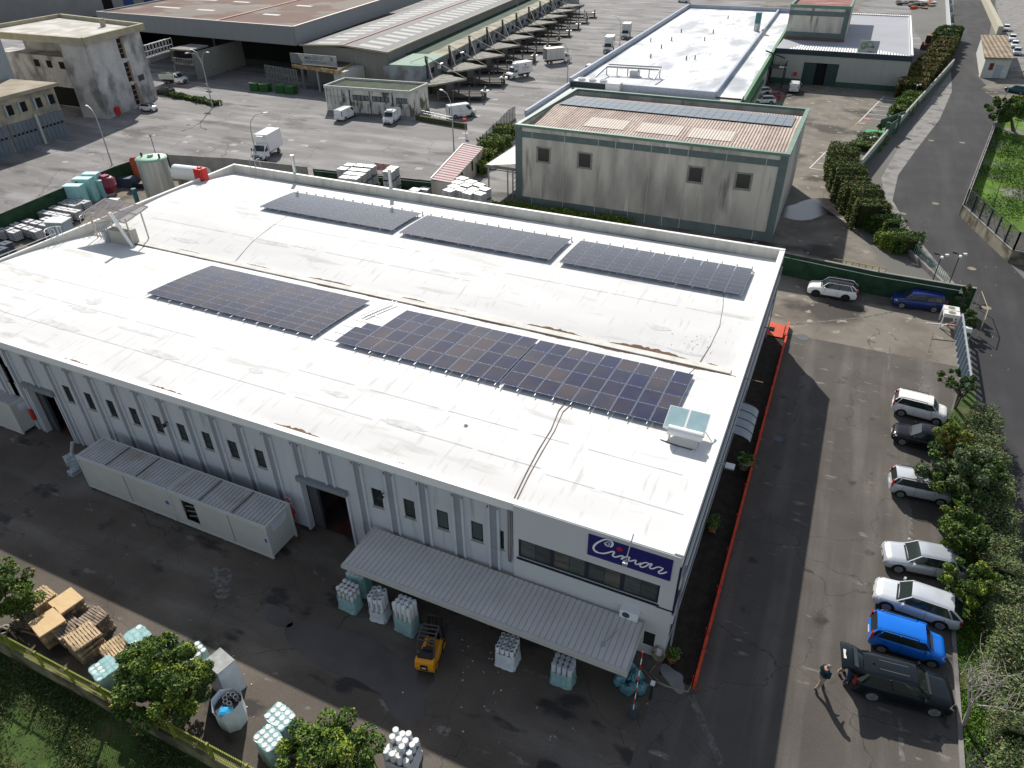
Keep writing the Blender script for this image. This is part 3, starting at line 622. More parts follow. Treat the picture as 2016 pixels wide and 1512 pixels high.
C2 = [(455,415),(492,395),(505,360),(480,312),(415,285),(345,290),(265,325),(195,375),(162,425),(178,475),(240,512),(330,528),(410,518),(470,500),(525,498),(518,530),(500,560),(528,588),(585,585),(635,572),(690,578),(672,605),(650,632)]
C3 = [(650,632),(705,598),(765,588),(795,600),(780,635),(790,662),(825,660),(880,648),(912,652),(895,685),(905,715),(945,718),(1000,695)]
C4 = [(1135,705),(1080,688),(1015,705),(978,738),(1000,768),(1060,762),(1125,725),(1175,708),(1185,722),(1150,765),(1165,795),(1220,790),(1280,768),(1335,772),(1380,795),(1345,825),(1305,850),(1320,878),(1385,875),(1450,850)]
for i, (c_, w_) in enumerate(((C1,.038),(C2,.085),(C3,.075),(C4,.075))): ribbon(q, [sgn(*c2) for c2 in c_], w_, YF-.184-.001*i)
ribbon(q, [sgn(*c2) for c2 in [(262,320),(195,372),(165,425),(185,478),(235,508)]], (.09,.13), YF-.1885)
q.build('lettering', wm, sg, True)
q = MB(); a = sgn(620,455); q.add([(a[0]+.15*math.cos(k_*.3142), YF-.185, a[1]+.13*math.sin(k_*.3142)) for k_ in range(20)], [tuple(range(20))]); q.build('dot', M('sign_red', (.45,.01,.01), rough=.5), sg, True)
# ------------------------------------------------------------------ canopy
cz0, cz1 = 2.75, 2.42
f0, f1 = G(671,1108,cz0), G(1233,1325,cz0); yb = 22.5; yf = (f0.y+f1.y)/2
b0, b1 = FYP(740,1040,yb), FYP(1270,1227,yb); czb = (b0.z+b1.z)/2
cx0, cx1 = (f0.x+b0.x)/2, (f1.x+b1.x)/2
t = thing('canopy', 'long grey corrugated canopy along the office wall over the loading area', 'canopy', ((cx0+cx1)/2, yf, 0))
def ribs(q, x0_, x1_, ya, yb_, za, zb_, pitch, w=.07, h=.05, d=.05):
    n = int((x1_-x0_)/pitch); Pg = []
    for i in range(n):
        x = x0_+(x1_-x0_)*i/n; p_ = (x1_-x0_)/n
        for xx, dz in ((x,0),(x+p_-w-2*d*.3,0),(x+p_-w-d*.3,-h),(x+p_-d*.6,-h)): Pg.append([(xx,ya,za+dz),(xx,yb_,zb_+dz)])
    Pg.append([(x1_,ya,za),(x1_,yb_,zb_)]); q.grid(Pg, smooth=False)
q = MB(); ribs(q, cx0, cx1, yf+.12, yb, cz0-.02, czb, .29, .05, .04); q.build('corrugated_roof', M('canopy_metal', (.54,.53,.505), rough=.6, var=.06, scale=.8), t, True)
q = MB(); q.box(cx0, yf-.06, cz0-.30, cx1, yf+.10, cz0); q.box(cx0-.05, yf-.06, cz0-.3, cx0-.001, yb, cz0-.1); q.box(cx1+.001, yf-.06, cz0-.3, cx1+.05, yb, cz0-.1); q.build('fascia', M('canopy_fascia', (.46,.45,.42), rough=.5, var=.05), t, True)
for x in np.linspace(cx0+.3, cx1-.3, 5): q = MB(); q.box(x-.06, yf+1.5, 0, x+.06, yf+1.62, cz0-.25); q.build('post', steel, t, True)
q = MB(); p = G(1187,1268,cz0); q.cbox((p.x,p.y,cz0-.05),(.16,.16,.14)); q.bar((p.x,p.y,cz0-.0),(p.x+.4,p.y+1.2,czb+.06),.03); q.build('vent', steel, t, True)
# wall units near the canopy
def wallbox(name, label, cat, x0, x1, z0, z1, dep, mat, extra=None):
    t = thing(name, label, cat, ((x0+x1)/2, YF-.125, z0)); q = MB(); q.box(x0, YF-.125-dep, z0, x1, YF-.126, z1); q.build('casing', mat, t, True); return t
t = wallbox('air_conditioner', 'white air conditioner unit on the office wall above the canopy end', 'air conditioner', -4.68, -3.75, 2.55, 3.12, .32, plas_white)
q = MB(); q.add([(-4.35+.2*math.cos(k_*.393), YF-.447, 2.83+.2*math.sin(k_*.393)) for k_ in range(16)], [tuple(range(16))]); q.build('fan', dgrey, t, True)
q = MB(); q.box(-4.6,YF-.46,2.45,-4.5,YF-.125,2.54); q.box(-3.95,YF-.46,2.45,-3.85,YF-.125,2.54); q.build('bracket', steel, t, True)
t = thing('hose_reel', 'coiled beige hose hung on a white board on the wall corner', 'hose', (-2.55, YF-.2, .6))
q = MB()
for k_ in range(5):
    r_ = .30+.03*k_; q.tube([(-2.5+r_*.75*math.cos(a), YF-.2-.03*k_, .55+r_*1.25*math.sin(a)) for a in np.linspace(0, 6.28, 22)], .022, 6)
q.build('hose_coil', M('beige_hose', (.30,.27,.17), rough=.6), t, True); q = MB(); q.box(-2.62,YF-.17,.25,-2.4,YF-.13,.95); q.build('board', white_trim, t, True)
q = MB(); pts = [G(x,y) for x,y in ((1290,1310),(1278,1325),(1300,1345),(1330,1358),(1355,1362),(1362,1345))]; q.tube([(p.x,p.y,.03) for p in pts], .025, 6); pts = [G(x,y) for x,y in ((1262,1315),(1285,1340),(1310,1352),(1354,1363))]; q.tube([(p.x,p.y,.03) for p in pts], .025, 6); tag(q.build('loose_hose', M('beige_hose', (.30,.27,.17))), 'loose beige hose lying on the ground at the wall corner', 'hose')
t = thing('fire_hose_reel', 'red fire hose reel on the wall left of the right doorway', 'fire hose', (-25.7,YF-.12,.8))
q = MB(); q.tube([(-25.7,YF-.02,1.0),(-25.7,YF-.22,1.0)], .33, 16); q.build('reel', red_p, t, True); q = MB(); q.tube([(-25.45,YF-.15,.8),(-25.3,YF-.2,.4),(-25.25,YF-.2,.05)], .03, 6); q.build('hose', red_p, t, True)
t = thing('fire_hose_reel', 'red fire extinguisher box beside the left doorway', 'fire extinguisher', (-48.9,YF-.12,1.0)); q = MB(); q.box(-49.05,YF-.25,1.0,-48.75,YF-.12,1.9); q.build('box', red_p, t, True)
t = thing('warning_sign', 'small white and red round sign above the fire hose reel', 'sign', (-25.6,YF-.12,2.0)); q = MB(); q.box(-25.85,YF-.14,1.8,-25.35,YF-.115,2.25); q.build('plate', white_trim, t, True)
q = MB(); q.tube([(-25.6+.16*math.cos(a), YF-.15, 2.02+.16*math.sin(a)) for a in np.linspace(0,6.28,17)], .022, 5); q.bar((-25.71,YF-.15,2.13),(-25.49,YF-.15,1.91),.03); q.build('symbol', red_p, t, True)
for px_, lb in ((( 745,1090),'dark wall lamp between the windows right of the right doorway'),((1002,1157),'dark wall lamp beside the office corner'),((327,833),'dark wall lamp between windows of the left half of the wall')):
    p = FYP(*px_, YF-.2) if px_[0] != 745 else FYP(753,973,YF-.2)
    t = thing('wall_lamp', lb, 'lamp', (p.x,YF,p.z)); q = MB(); q.box(p.x-.03,YF-.3,p.z,p.x+.03,YF-.1,p.z+.05); q.build('arm', black, t, True); q = MB(); q.cbox((p.x,YF-.4,p.z-.1),(.3,.3,.16),0,None,.5); q.build('lamp_head', black, t, True)
# awning, floodlight on the right wall
t = thing('door_awning', 'curved translucent awning over a door on the right wall', 'awning', (XR,37.2,2.6))
fr = MB(); pn = M('polycarbonate', (.30,.33,.36), rough=.25, var=.1, alpha=.85)
a0, a1 = G(1470,797,3.0).y, G(1448,858,3.0).y; yA, yB = a1, a0
Pq = [[(XR+.06+1.25*math.sin(s_*1.35)/math.sin(1.35), y, 3.15-.55*(1-math.cos(s_*1.35))) for s_ in np.linspace(0,1,7)] for y in np.linspace(yA, yB, 5)]
q = MB(); q.grid(Pq); q.build('sheet', pn, t, True)
q = MB()
for y in np.linspace(yA, yB, 5): q.tube([(XR+.06+1.25*math.sin(s_*1.35)/math.sin(1.35), y, 3.165-.55*(1-math.cos(s_*1.35))) for s_ in np.linspace(0,1,7)], .025, 5)
q.build('frame', dark_frame, t, True)
p = G(1422,917,6.2); q = MB(); q.bar((XR+.05,p.y,6.3),(XR+.55,p.y,6.35),.05); q.cbox((XR+.75,p.y,6.25),(.5,.45,.1)); tag(q.build('wall_floodlight', steel), 'grey floodlight sticking out from the top of the right wall', 'floodlight')
p = G(1500,660,4.5); q = MB(); q.bar((XR+.05,p.y,5.2),(XR+.6,p.y,5.2),.06); q.cbox((XR+.7,p.y,5.1),(.4,.4,.15)); tag(q.build('wall_floodlight', dgrey), 'dark floodlight on the right wall above the red fence corner', 'floodlight')
# ------------------------------------------------------------------ boundary walls
def wall_run(name, label, pts, h, th, mat, cap=None, cat='wall', group=None):
    t = thing(name, label, cat, (pts[0][0], pts[0][1], 0), 0, group)
    q = MB(); c = MB()
    for a, b in zip(pts[:-1], pts[1:]):
        a, b = Vector((a[0],a[1],0)), Vector((b[0],b[1],0)); d = (b-a).normalized(); e = b+d*(th/2-.003)
        q.bar(a+Vector((0,0,h/2)), e+Vector((0,0,h/2)), th, h); c.bar(a+Vector((0,0,h+.031)), e+Vector((0,0,h+.031)), th+.06, .06)
    q.build('wall_face', mat, t, True); c.build('coping', cap or conc_path, t, True); return t
yR = 69.8
t = wall_run('boundary_wall', 'dark green wall behind the white and blue cars', [(-3.6,71.4),(-2,71.0),(6.0,70.0),(14.1,yR)], 2.35, .22, green_wall)
q = MB(); prev = None
for x, y in ((-3,71.05),(6,69.83),(13.4,69.65)):
    if prev: q.tube([(prev[0],prev[1],1.95),(x,y,1.95)], .03, 6)
    prev = (x,y)
q.cbox((13.1,69.6,1.75),(.3,.14,.35)); q.build('pipe', white_trim, t, True)
t = wall_run('boundary_wall', 'green wall behind the white caged tanks, rear of the white roof', [(-64.5,75.6),(-40.5,78.3)], 1.9, .2, green_wall)
q = MB(); q.tube([(-64.2,75.48,1.7),(-40.7,78.1,1.7)], .03, 6); q.build('pipe', white_trim, t, True)
wall_run('boundary_wall', 'grey wall section beside the metal silo', [(-86.4,71.3),(-76,73.6),(-64.6,74.4)], 2.45, .2, M('grey_wall', (.30,.29,.26), rough=.9, var=.15, scale=.8))
pL = [G(0,423,2.5), G(126,370,2.5), G(224,330,2.5), G(262,317,2.5)]
t = wall_run('boundary_wall', 'dark green wall behind the rows of dark caged tanks on the left', [(-92,26)]+[(p.x,p.y) for p in pL]+[(-86.5,71.2)], 2.6, .2, green_wall)
p = G(34,408,1.8); q = MB(); q.cbox((p.x+.9,p.y-.25,1.4),(.7,.08,.7),.6); q.build('notice', M('pale_blue_notice', (.45,.60,.70), rough=.6), t, True)
# ------------------------------------------------------------------ beige hall
X0, X1, Y0, Y1, H_ = -35.7, -4.65, 79.0, 99.6, 9.8
t = thing('beige_hall', 'tall stained beige concrete hall with green trim and pinkish roof', 'building', ((X0+X1)/2,(Y0+Y1)/2,0))
fl = [ (FYP(1070,305,Y0).x, FYP(1070,305,Y0).z), (FYP(1151,316,Y0).x, FYP(1151,316,Y0).z), (FYP(1369,344,Y0).x, FYP(1369,344,Y0).z), (FYP(1463,357,Y0).x, FYP(1463,357,Y0).z) ]
holes = [(x-.72, x+.72, z-.78, z+.78) for x, z in fl]
q = MB(); wall_holes(q, X0, X1, 0, H_-.25, Y0, Y0+.3, holes); q.box(X0, Y0+.3, 0, X0+.3, Y1, H_-.25); q.box(X1-.3, Y0+.3, 0, X1, Y1, H_-.25); q.box(X0+.3, Y1-.3, 0, X1-.3, Y1, H_-.25); q.build('wall', beige_wall, t, True)
for i, (xa, xb, za, zb) in enumerate(holes):
    q = MB(); q.box(xa, Y0+.10, za, xb, Y0+.16, zb); w_ = q.build('window', M('black_glazing', (.008,.012,.012), rough=.25, var=.1), t, True)
    q = MB(); q.box(xa-.22, Y0-.03, za-.22, xb+.22, Y0-.002, za); q.box(xa-.22, Y0-.03, zb, xb+.22, Y0-.002, zb+.18); q.box(xa-.22,Y0-.03,za,xa,Y0-.002,zb); q.box(xb,Y0-.03,za,xb+.22,Y0-.002,zb); q.build('surround', M('window_surround', (.25,.24,.20), rough=.9, var=.15), w_, True)
q = MB(); q.box(X0-.04, Y0-.05, H_-1.45, X1+.02, Y0-.004, H_-.75); q.box(X0-.04, Y0-.05, 0, X1+.02, Y0-.004, 1.1); q.box(X0-.1,Y0-.1,0,X0+.75,Y0-.052,H_-.3); q.box(X1-.75,Y0-.1,0,X1+.08,Y0-.052,H_-.3); q.box(X1+.001,Y0-.05,0,X1+.06,Y0+.5,H_-.3); q.box(X0-.1,Y0-.05,0,X0-.001,Y0+.5,H_-.3); q.build('grey_band', grey_band, t, True)
q = MB(); n = 15
for i in range(1, n):
    x = X0+(X1-X0)*i/n
    if not any(a-.3 < x < b+.3 for a,b,_,_ in holes): q.box(x-.03, Y0-.056, .02, x+.03, Y0-.051, H_-.28)
q.build('panel_joints', joint_m, t, True)
q = MB(); q.box(X0-.15, Y0-.15, H_-.28, X1+.15, Y0+.35, H_); q.box(X0-.15, Y0+.35, H_-.28, X0+.35, Y1+.1, H_); q.box(X1-.35, Y0+.35, H_-.28, X1+.15, Y1+.1, H_); q.box(X0+.35, Y1-.35, H_-.28, X1-.35, Y1+.1, H_); q.build('coping', pale_green, t, True)
ym = 90.3; yr_ = 97.4; zr1 = H_-.25; zr2 = H_-.5
pink = M('pink_roof_sheet', (.50,.41,.35), rough=.9, var=.14, scale=1.2, col2=(.36,.27,.24), cscale=.35, cstretch=(1.2,.25,1), cthr=(.42,.66), fine=.1, fscale=4, waves=(0,.35,.05))
q = MB(); q.add([(X0+.35,Y0+.35,H_-1.0),(X1-.35,Y0+.35,H_-1.0),(X1-.35,ym,zr1),(X0+.35,ym,zr1)], [(0,1,2,3)]); q.add([(X0+.35,ym,zr1),(X1-.35,ym,zr1),(X1-.35,yr_,zr2),(X0+.35,yr_,zr2)], [(0,1,2,3)]); q.build('roof', pink, t, True)
q = MB(); q.box(X0+.3,yr_,H_-1.6,X1-.3,Y1-.35,H_-1.5); q.build('rear_gutter', M('rusty_gutter', (.17,.06,.045), rough=.95, var=.4, scale=1.5, col2=(.2,.17,.13), cscale=1), t, True)
for i in range(3):
    xa = G(1172+i*97, 222+i*12, H_-.2); a = Vector((xa.x, 84.2, 0)); z_ = lambda y: H_-1.0+(y-Y0-.35)/(ym-Y0-.35)*.75+.05
    q = MB(); q.add([(a.x,83.6,z_(83.6)),(a.x+5.1,83.6,z_(83.6)),(a.x+5.1,87.0,z_(87.0)),(a.x,87.0,z_(87.0))], [(0,1,2,3)]); q.build('skylight', M('skylight_sheet', (.58,.51,.445), rough=.8, var=.06, waves=(0,.35,.03)), t, True)
pvm = M('far_solar', (.05,.06,.078), rough=.12, var=.15, scale=2, spec=.35)
q = MB(); g2 = MB()
for i in range(28):
    for j in range(3):
        x = X0+.9+i*1.04; ya = ym+.25+j*1.85; s0 = (zr2-zr1)/(yr_-ym); za = zr1+.16+s0*(ya-ym); zb = zr1+.16+s0*(ya+1.8-ym)
        if True: q.add([(x,ya,za),(x+1.0,ya,za),(x+1.0,ya+1.8,zb),(x,ya+1.8,zb)], [(0,1,2,3)])
s_ = thing('solar_array', 'long solar array on the pinkish roof of the beige hall', 'solar panels', (X0+1,ym,zr1))
for f in q.f:
    qq = MB(); vs = [q.v[i] for i in f]; lo = [(v[0],v[1],v[2]-.04) for v in vs]; qq.add(vs+lo, [(0,1,2,3),(7,6,5,4),(0,4,5,1),(1,5,6,2),(2,6,7,3),(3,7,4,0)]); 
    
    qq.build('panel', pvm, s_, True)
q = MB(); 
for i in range(7): x = X0+1.2+i*4.6; q.bar((x,ym+.2,zr1+.07),(x,yr_-1.4,zr2+.12),.08,.05)
q.build('frame', alu, s_, True)
# lean-to with white corrugated roof at the left of the hall
a, b, c = G(955,321,4.2), G(1013,327,4.2), G(1013,276,5.2)
t = thing('lean_to', 'open lean-to with white corrugated roof against the left of the beige hall', 'shelter', (a.x,a.y,0))
xl_, xr_, ya_, yb_ = a.x, X0-.12, a.y, 93.0
q = MB(); q.grid([[(xl_,y,3.9),(xr_,y,4.7)] for y in np.arange(ya_, yb_, .35)], smooth=False); q.build('roof_sheet', M('white_corrugated', (.72,.71,.67), rough=.7, var=.07, waves=(1,.5,.06)), t, True)
q = MB(); q.box(xl_-.05, ya_-.08, 3.7, xr_, ya_-.01, 3.95+.1); q.box(xl_-.1, ya_, 3.65, xl_-.01, yb_, 3.93); q.build('fascia', conc_path, t, True)
for x, y in ((xl_+.3,ya_+.3),(xl_+.3,yb_-.5),(xr_-1.1,ya_+.3),(xr_-.3,ya_+.3),(xl_+3,ya_+.3)): q = MB(); q.box(x-.07,y-.07,0,x+.07,y+.07,3.7); q.build('post', steel, t, True)
q = MB()
for i in range(6): q.bar((xr_-1.1,ya_+.3,.3+i*.55),(xr_-.3,ya_+.3,.85+i*.55),.05)
q.bar((xl_+.3,ya_+.3,3.4),(xr_-.3,ya_+.3,3.4),.08); q.build('bracing', dark_frame, t, True)
# long shed with striped roof
a, b, c, d = G(850,352,2.8), G(958,357,2.8), G(1108-157,286,2.8), G(914,284,2.8)
a, d, c, b = G(848,353,2.7), G(912,284,2.7), G(951,290,2.7), G(888,358,2.7)
t = thing('striped_shed', 'low shed with reddish striped corrugated roof along the market wall', 'shed', (a.x,a.y,0))
q = MB(); q.prism([(p.x,p.y) for p in (a,b,c,d)], 0, 2.55); q.build('wall', beige_wall, t, True)
dv = (c-b).normalized(); stA = M('red_sheet', (.26,.10,.10), rough=.8, var=.1); stB = M('pale_sheet', (.50,.44,.44), rough=.8, var=.06); q = MB(); L_ = (c-b).length; n = 34
for i in range(n):
    p0, p1 = a.lerp(d, i/n), a.lerp(d, (i+1)/n); r0, r1 = b.lerp(c, i/n), b.lerp(c, (i+1)/n); z0, z1 = 2.56, 2.62
    q.add([(p0.x,p0.y,2.75),(r0.x,r0.y,2.6),(r1.x,r1.y,2.6),(p1.x,p1.y,2.75)], [(0,1,2,3)], stA if i%2 else stB)
q.build('roof_sheet', None, t, True); q = MB(); q.bar((a.x,a.y,2.78),(d.x,d.y,2.78),.14); q.bar((d.x,d.y,2.76),(c.x,c.y,2.62),.12); q.build('edge_trim', white_trim, t, True)
q = MB(); nn = (b-c).normalized(); ov = Vector((nn.y,-nn.x,0))*.03
for k_ in (.15,.3,.62): p = b.lerp(c, k_)+Vector((.04,-.03,0)); q.cbox((p.x,p.y,1.2),(.08,.5,1.2),math.atan2(nn.y,nn.x)+R(90))
q.build('opening', dark_gap, t, True)
# ------------------------------------------------------------------ flat white-roofed hall behind (parapets all round)
WH = 6.0
we = [G(1160,172,WH), G(1530,40,WH)]
t = thing('white_roof_hall', 'long flat hall with glaring white roof and green side behind the beige hall', 'building', (-40,120,0))
xa0, xb0, y0_, y1_ = -45.2, -15.9, 113.5, 226.0
ska = math.tan(R(2.0)); SK = lambda x, y: (x-(y-140)*ska, y)
def sk(pts): return [SK(x,y) for x,y in pts]
q = MB(); q.prism(sk([(xa0,100.2),(xb0,100.2),(xb0,y1_),(xa0,y1_)]), 0, WH-.8); q.build('wall', beige_wall, t, True)
wroof = M('glare_white_roof', (.68,.68,.68), rough=.7, var=.08, scale=.5, col2=(.36,.385,.42), cscale=.16, cstretch=(1,.45,1), cthr=(.50,.64), spots=((.42,.45,.50),.5,.56,.66,(1.2,.3,1)))
q = MB(); q.poly(sk([(xa0+.4,100.4),(xb0-.3,100.4),(xb0-.3,y0_+6),(xa0+.4,y0_+6)]), WH-.75); q.poly(sk([(xa0+.5,121.6),(xb0-5,121.6),(xb0-5,y1_-.5),(xa0+.5,y1_-.5)]), WH-.35); q.poly(sk([(xb0-4.6,121.6),(xb0-.3,121.6),(xb0-.3,y1_),(xb0-4.6,y1_)]), WH-.55); q.build('roof', wroof, t, True)
bl = M('bluish_parapet', (.42,.46,.52), rough=.8, var=.1)
q = MB()
def wseg(x0,y0,x1,y1,z0,z1,w,mb): a, b = SK(x0,y0), SK(x1,y1); mb.bar((a[0],a[1],(z0+z1)/2),(b[0],b[1],(z0+z1)/2),w,z1-z0)
wseg(xa0,121,xa0,y1_,WH-.8,WH+.6,.4,q); wseg(xa0+.3,121.2,xb0-4.7,121.2,WH-.8,WH+.25,.5,q); wseg(xb0-4.8,121.5,xb0-4.8,y1_,WH-.8,WH+.25,.4,q); wseg(xa0,100.3,xa0,121,WH-.8,WH-.1,.35,q); wseg(xa0,y1_,xb0,y1_,WH-.8,WH+.6,.4,q); q.build('parapet', bl, t, True)
q = MB(); wseg(xb0,118,xb0,y1_,WH-1.8,WH+.1,.5,q); wseg(xb0+.26,100.5,xb0+.26,150,WH-3.6,WH-2.6,.06,q); q.build('green_fascia', M('green_fascia', (.035,.16,.06), rough=.6, var=.15), t, True)
q = MB(); wseg(xb0,100.5,xb0,118,WH-.7,WH+.7,.1,q); q.build('side_screen', dark_frame, t, True)
# plant on that roof
t = thing('rooftop_chiller', 'rooftop chiller with three round fans behind the beige hall parapet', 'air conditioner', (-40,104,WH-.7))
p = G(1172,161,WH+.3); q = MB(); q.cbox((p.x+.5,p.y,WH-.74),(8,1.9,1.2)); q.build('casing', white_trim, t, True); q = MB(); q.cbox((p.x-1,p.y-.96,WH-.6),(6.2,.04,.9)); q.build('grille', dark_frame, t, True)
for i in range(3): q = MB(); q.cyl((p.x-2.4+i*1.9,p.y,WH+.46), .7, .3, 14); q.cyl((p.x-2.4+i*1.9,p.y,WH+.765), .55, .01, 14, black); q.build('fan', plas_white, t, True)
t = thing('roof_pipework', 'pipes and small tank on the white roof behind the beige hall', 'pipes', (-36,112,WH))
q = MB(); a, b, c = G(1195,131,WH+1), G(1300,137,WH+1), G(1305,152,WH+.1)
q.tube([(a.x,a.y-6,WH+.4),(a.x,a.y,WH+1),(b.x,b.y,WH+1),(b.x+.3,b.y-5,WH+.3)], .18, 6); q.tube([(a.x,a.y+1,WH+1.2),(b.x,b.y+1,WH+1.2)], .15, 6)
for i in range(6): p = a.lerp(b, i/5); q.box(p.x-.08,p.y-.1,WH-.7,p.x+.08,p.y+.1,WH+1)
q.build('pipe', steel, t, True); p = G(1250,146,WH); q = MB(); q.cbox((p.x,p.y,WH-.7),(1.5,1.5,1.3)); q.build('tank', steel, t, True)
p = G(1490,55,WH+.3); q = MB(); q.cyl((p.x,p.y,WH-.3), .7, 1.6, 12); q.cbox((p.x,p.y,WH+1.3),(1.2,1.2,2.2),0,M('teal_duct',(.04,.16,.17),rough=.6)); tag(q.build('roof_duct', steel), 'teal capped air duct standing on the right parapet of the white roof', 'duct')
q = MB()
for x, y in ((1281,82),(1341,64),(1322,80),(1387,80),(1368,117),(1302,95),(1281,114),(1351,118),(1433,37),(1404,65)): p = G(x,y,WH-.3); q.cyl((p.x,p.y,WH-.35), .12, .8, 6)
tag(q.build('roof_vents', dgrey), 'small dark vent pipes scattered over the glaring white roof', 'vent', None, 'stuff')
# ------------------------------------------------------------------ green banded hall with sign (upper right)
t = thing('green_banded_hall', 'hall with dark green bands, grey roof and white sign in the upper right', 'building', (-3,164,0))
bz = 6.4; fy0 = 163.5
xl_, xr_ = G(1528,152).x-.6, 8.6
lgt = M('light_cladding', (.36,.36,.33), rough=.8, var=.05, scale=.5, stretch=(3,1,.3))
q = MB(); wall_holes(q, xl_, xr_, 1.0, bz-.9, fy0, fy0+.3, [(-10.4,-3.8,1.0,4.2)]); q.box(xr_-.3,fy0+.3,0,xr_,221,bz-.9); q.box(xl_,fy0+.3,0,xl_+.3,221,bz-.9); q.build('wall', lgt, t, True)
q = MB(); q.box(xl_,fy0-.05,0,-10.4,fy0+.3,1.0); q.box(-3.8,fy0-.05,0,xr_+.04,fy0+.3,1.0); build_each(q, 'green_plinth', green_paint, t)
q = MB(); q.box(xl_-.1,fy0-.1,bz-.9,xr_+.1,fy0+.3,bz+.05); q.build('dark_fascia', M('dark_blue_green', (.012,.03,.045), rough=.6, var=.1), t, True)
q = MB(); q.box(-10.4,fy0+.1,0,-8,fy0+.2,4.2); q.box(-6,fy0+.1,0,-3.8,fy0+.2,4.2); d_ = q.build('sliding_door', M('dark_green_door', (.015,.04,.035), rough=.6), t, True)
q = MB(); q.box(-8,fy0+.6,0,-6,fy0+.7,4.2); q.build('doorway', dark_gap, t, True)
q = MB(); q.poly([(xl_,fy0+.3),(xr_,fy0+.3),(xr_,221),(xl_,221)], bz); q.build('roof', M('grey_roof', (.33,.34,.37), rough=.7, var=.06, scale=.1), t, True)
q = MB(); q.poly([(xl_+2.5,fy0+.2),(xr_-.6,fy0+.2),(1.0,fy0+5.8),(xl_+4.5,fy0+5.8)], bz+.06); q.box(xr_-.45,fy0,bz+.01,xr_+.12,221,bz+.25); q.box(-8,219.8,bz+.01,xr_-.45,221,bz+.25); q.build('white_roof_strip', M('white_strip', (.80,.80,.78), rough=.6, var=.03, waves=(0,.5,.1)), t, True)
a, b = G(1541,88,bz), G(1663,100,bz)
ux0, ux1, uy0, uy1 = xl_+.2, G(1664,73,bz).x, 176, 196
q = MB(); q.box(ux0,uy0,bz,ux1,uy1,bz+6); q.build('upper_storey', beige_wall, t, True)
q = MB(); q.box(ux0-.05,uy0-.06,bz+4.6,ux1+.05,uy0-.005,bz+5.5); q.box(ux0-.05,uy0-.06,bz,ux1+.05,uy0-.005,bz+1.5); q.box(ux1-.9,uy0-.1,bz+.4,ux1+.08,uy0-.062,bz+6); q.build('grey_band', grey_band, t, True)
q = MB(); q.box(ux0-.1,uy0-.1,bz+6.01,ux1+.1,uy0+.3,bz+6.6); q.box(ux1-.3,uy0+.3,bz+6.01,ux1+.12,uy1+14,bz+6.6); q.box(ux0-.1,uy0+.3,bz+6.01,ux0+.3,uy1+14,bz+6.6); q.build('green_coping', pale_green, t, True)
q = MB(); q.poly([(ux0+.3,uy0+.3),(ux1-.3,uy0+.3),(ux1-.3,uy1+14),(ux0+.3,uy1+14)], bz+6.2); q.build('upper_roof', M('red_roof_sheet', (.23,.085,.07), rough=.9, var=.2, scale=.8, col2=(.38,.25,.22), cscale=.3, cstretch=(.6,1.5,1), cthr=(.5,.7)), t, True)
q = MB(); q.box(ux0-.1,uy0-.4,bz+.05,ux1+.1,uy0-.07,bz+.5); q.build('rusty_edge', rust, t, True)
sp = thing('hanging_sign', 'white square sign with green leaf emblem on the green banded hall', 'sign', (0,fy0-.2,bz))
s0, s1 = FYP(1688,103,fy0-.2), FYP(1731,80,fy0-.2); sxa, sxb, sza, szb = FYP(1688,103,fy0-.25).x, FYP(1727,105,fy0-.25).x, FYP(1700,104,fy0-.25).z, FYP(1700,79,fy0-.25).z
q = MB(); q.box(sxa,fy0-.3,sza,sxb,fy0-.12,szb); q.build('board', M('sign_pale', (.40,.43,.46), rough=.6), sp, True)
cxs, czs = (sxa+sxb)/2, (sza+szb)/2; w_s = sxb-sxa; h_s = szb-sza
q = MB()
def arc(mb, cx, cz, r1, r2, a0, a1, w, y): ribbon(mb, [(cx+r1*math.cos(a), cz+r2*math.sin(a)) for a in np.linspace(a0,a1,9)], w, y)
arc(q, cxs-w_s*.22, czs+.1, w_s*.16, h_s*.2, .4, 5.2, .22, fy0-.31); arc(q, cxs+w_s*.02, czs+h_s*.14, w_s*.16, h_s*.24, -1.0, 4.0, .15, fy0-.312)
q.build('leaf_emblem', M('sign_leaf_green', (.18,.27,.05), rough=.6), sp, True)
dk = M('sign_dark_text', (.05,.09,.10), rough=.6)
text_mesh('ALCOM', h_s*.26, dk, 'lettering', sp, frame((cxs,fy0-.315,czs),(1,0,0),(0,0,1)), .01)
text_mesh('ITALY', h_s*.2, dk, 'lettering', sp, frame((cxs+w_s*.15,fy0-.315,czs-h_s*.38),(1,0,0),(0,0,1)), .008)
q = MB(); p = FYP(1566,145,fy0-.2); q.box(p.x-.3,fy0-.4,p.z-.4,p.x+.3,fy0-.06,p.z+.3); tag(q.build('fire_box', red_p), 'red fire hose box on the light wall left of the dark doors', 'fire box')
# external stair against the hall at its left
t = thing('steel_stair', 'dark external steel stair at the left end of the green banded hall', 'stair', (-14.5,160,0))
q = MB(); 
for x in (-16.5,-13.5):
    for y in (158.5,161.5): q.box(x-.1,y-.1,0,x+.1,y+.1,4.6)
q.box(-16.7,158.3,3.6,-13.3,161.7,3.75)
for k_ in range(9): q.box(-19.5+k_*.35,159,.4*k_+.2,-19.2+k_*.35,160.6,.4*k_+.26)
q.bar((-19.6,159,0),(-16.5,159,3.6),.12); q.bar((-19.6,160.6,0),(-16.5,160.6,3.6),.12)
for k_ in range(7): q.bar((-16.7+k_*.56,158.3,3.7),(-16.7+k_*.56,158.3,4.7),.06)
q.bar((-16.7,158.3,4.7),(-13.3,158.3,4.7),.06); q.bar((-17.5,157.5,6.8),(-14,160.5,5.2),.25); q.build('frame', dark_frame, t, True)
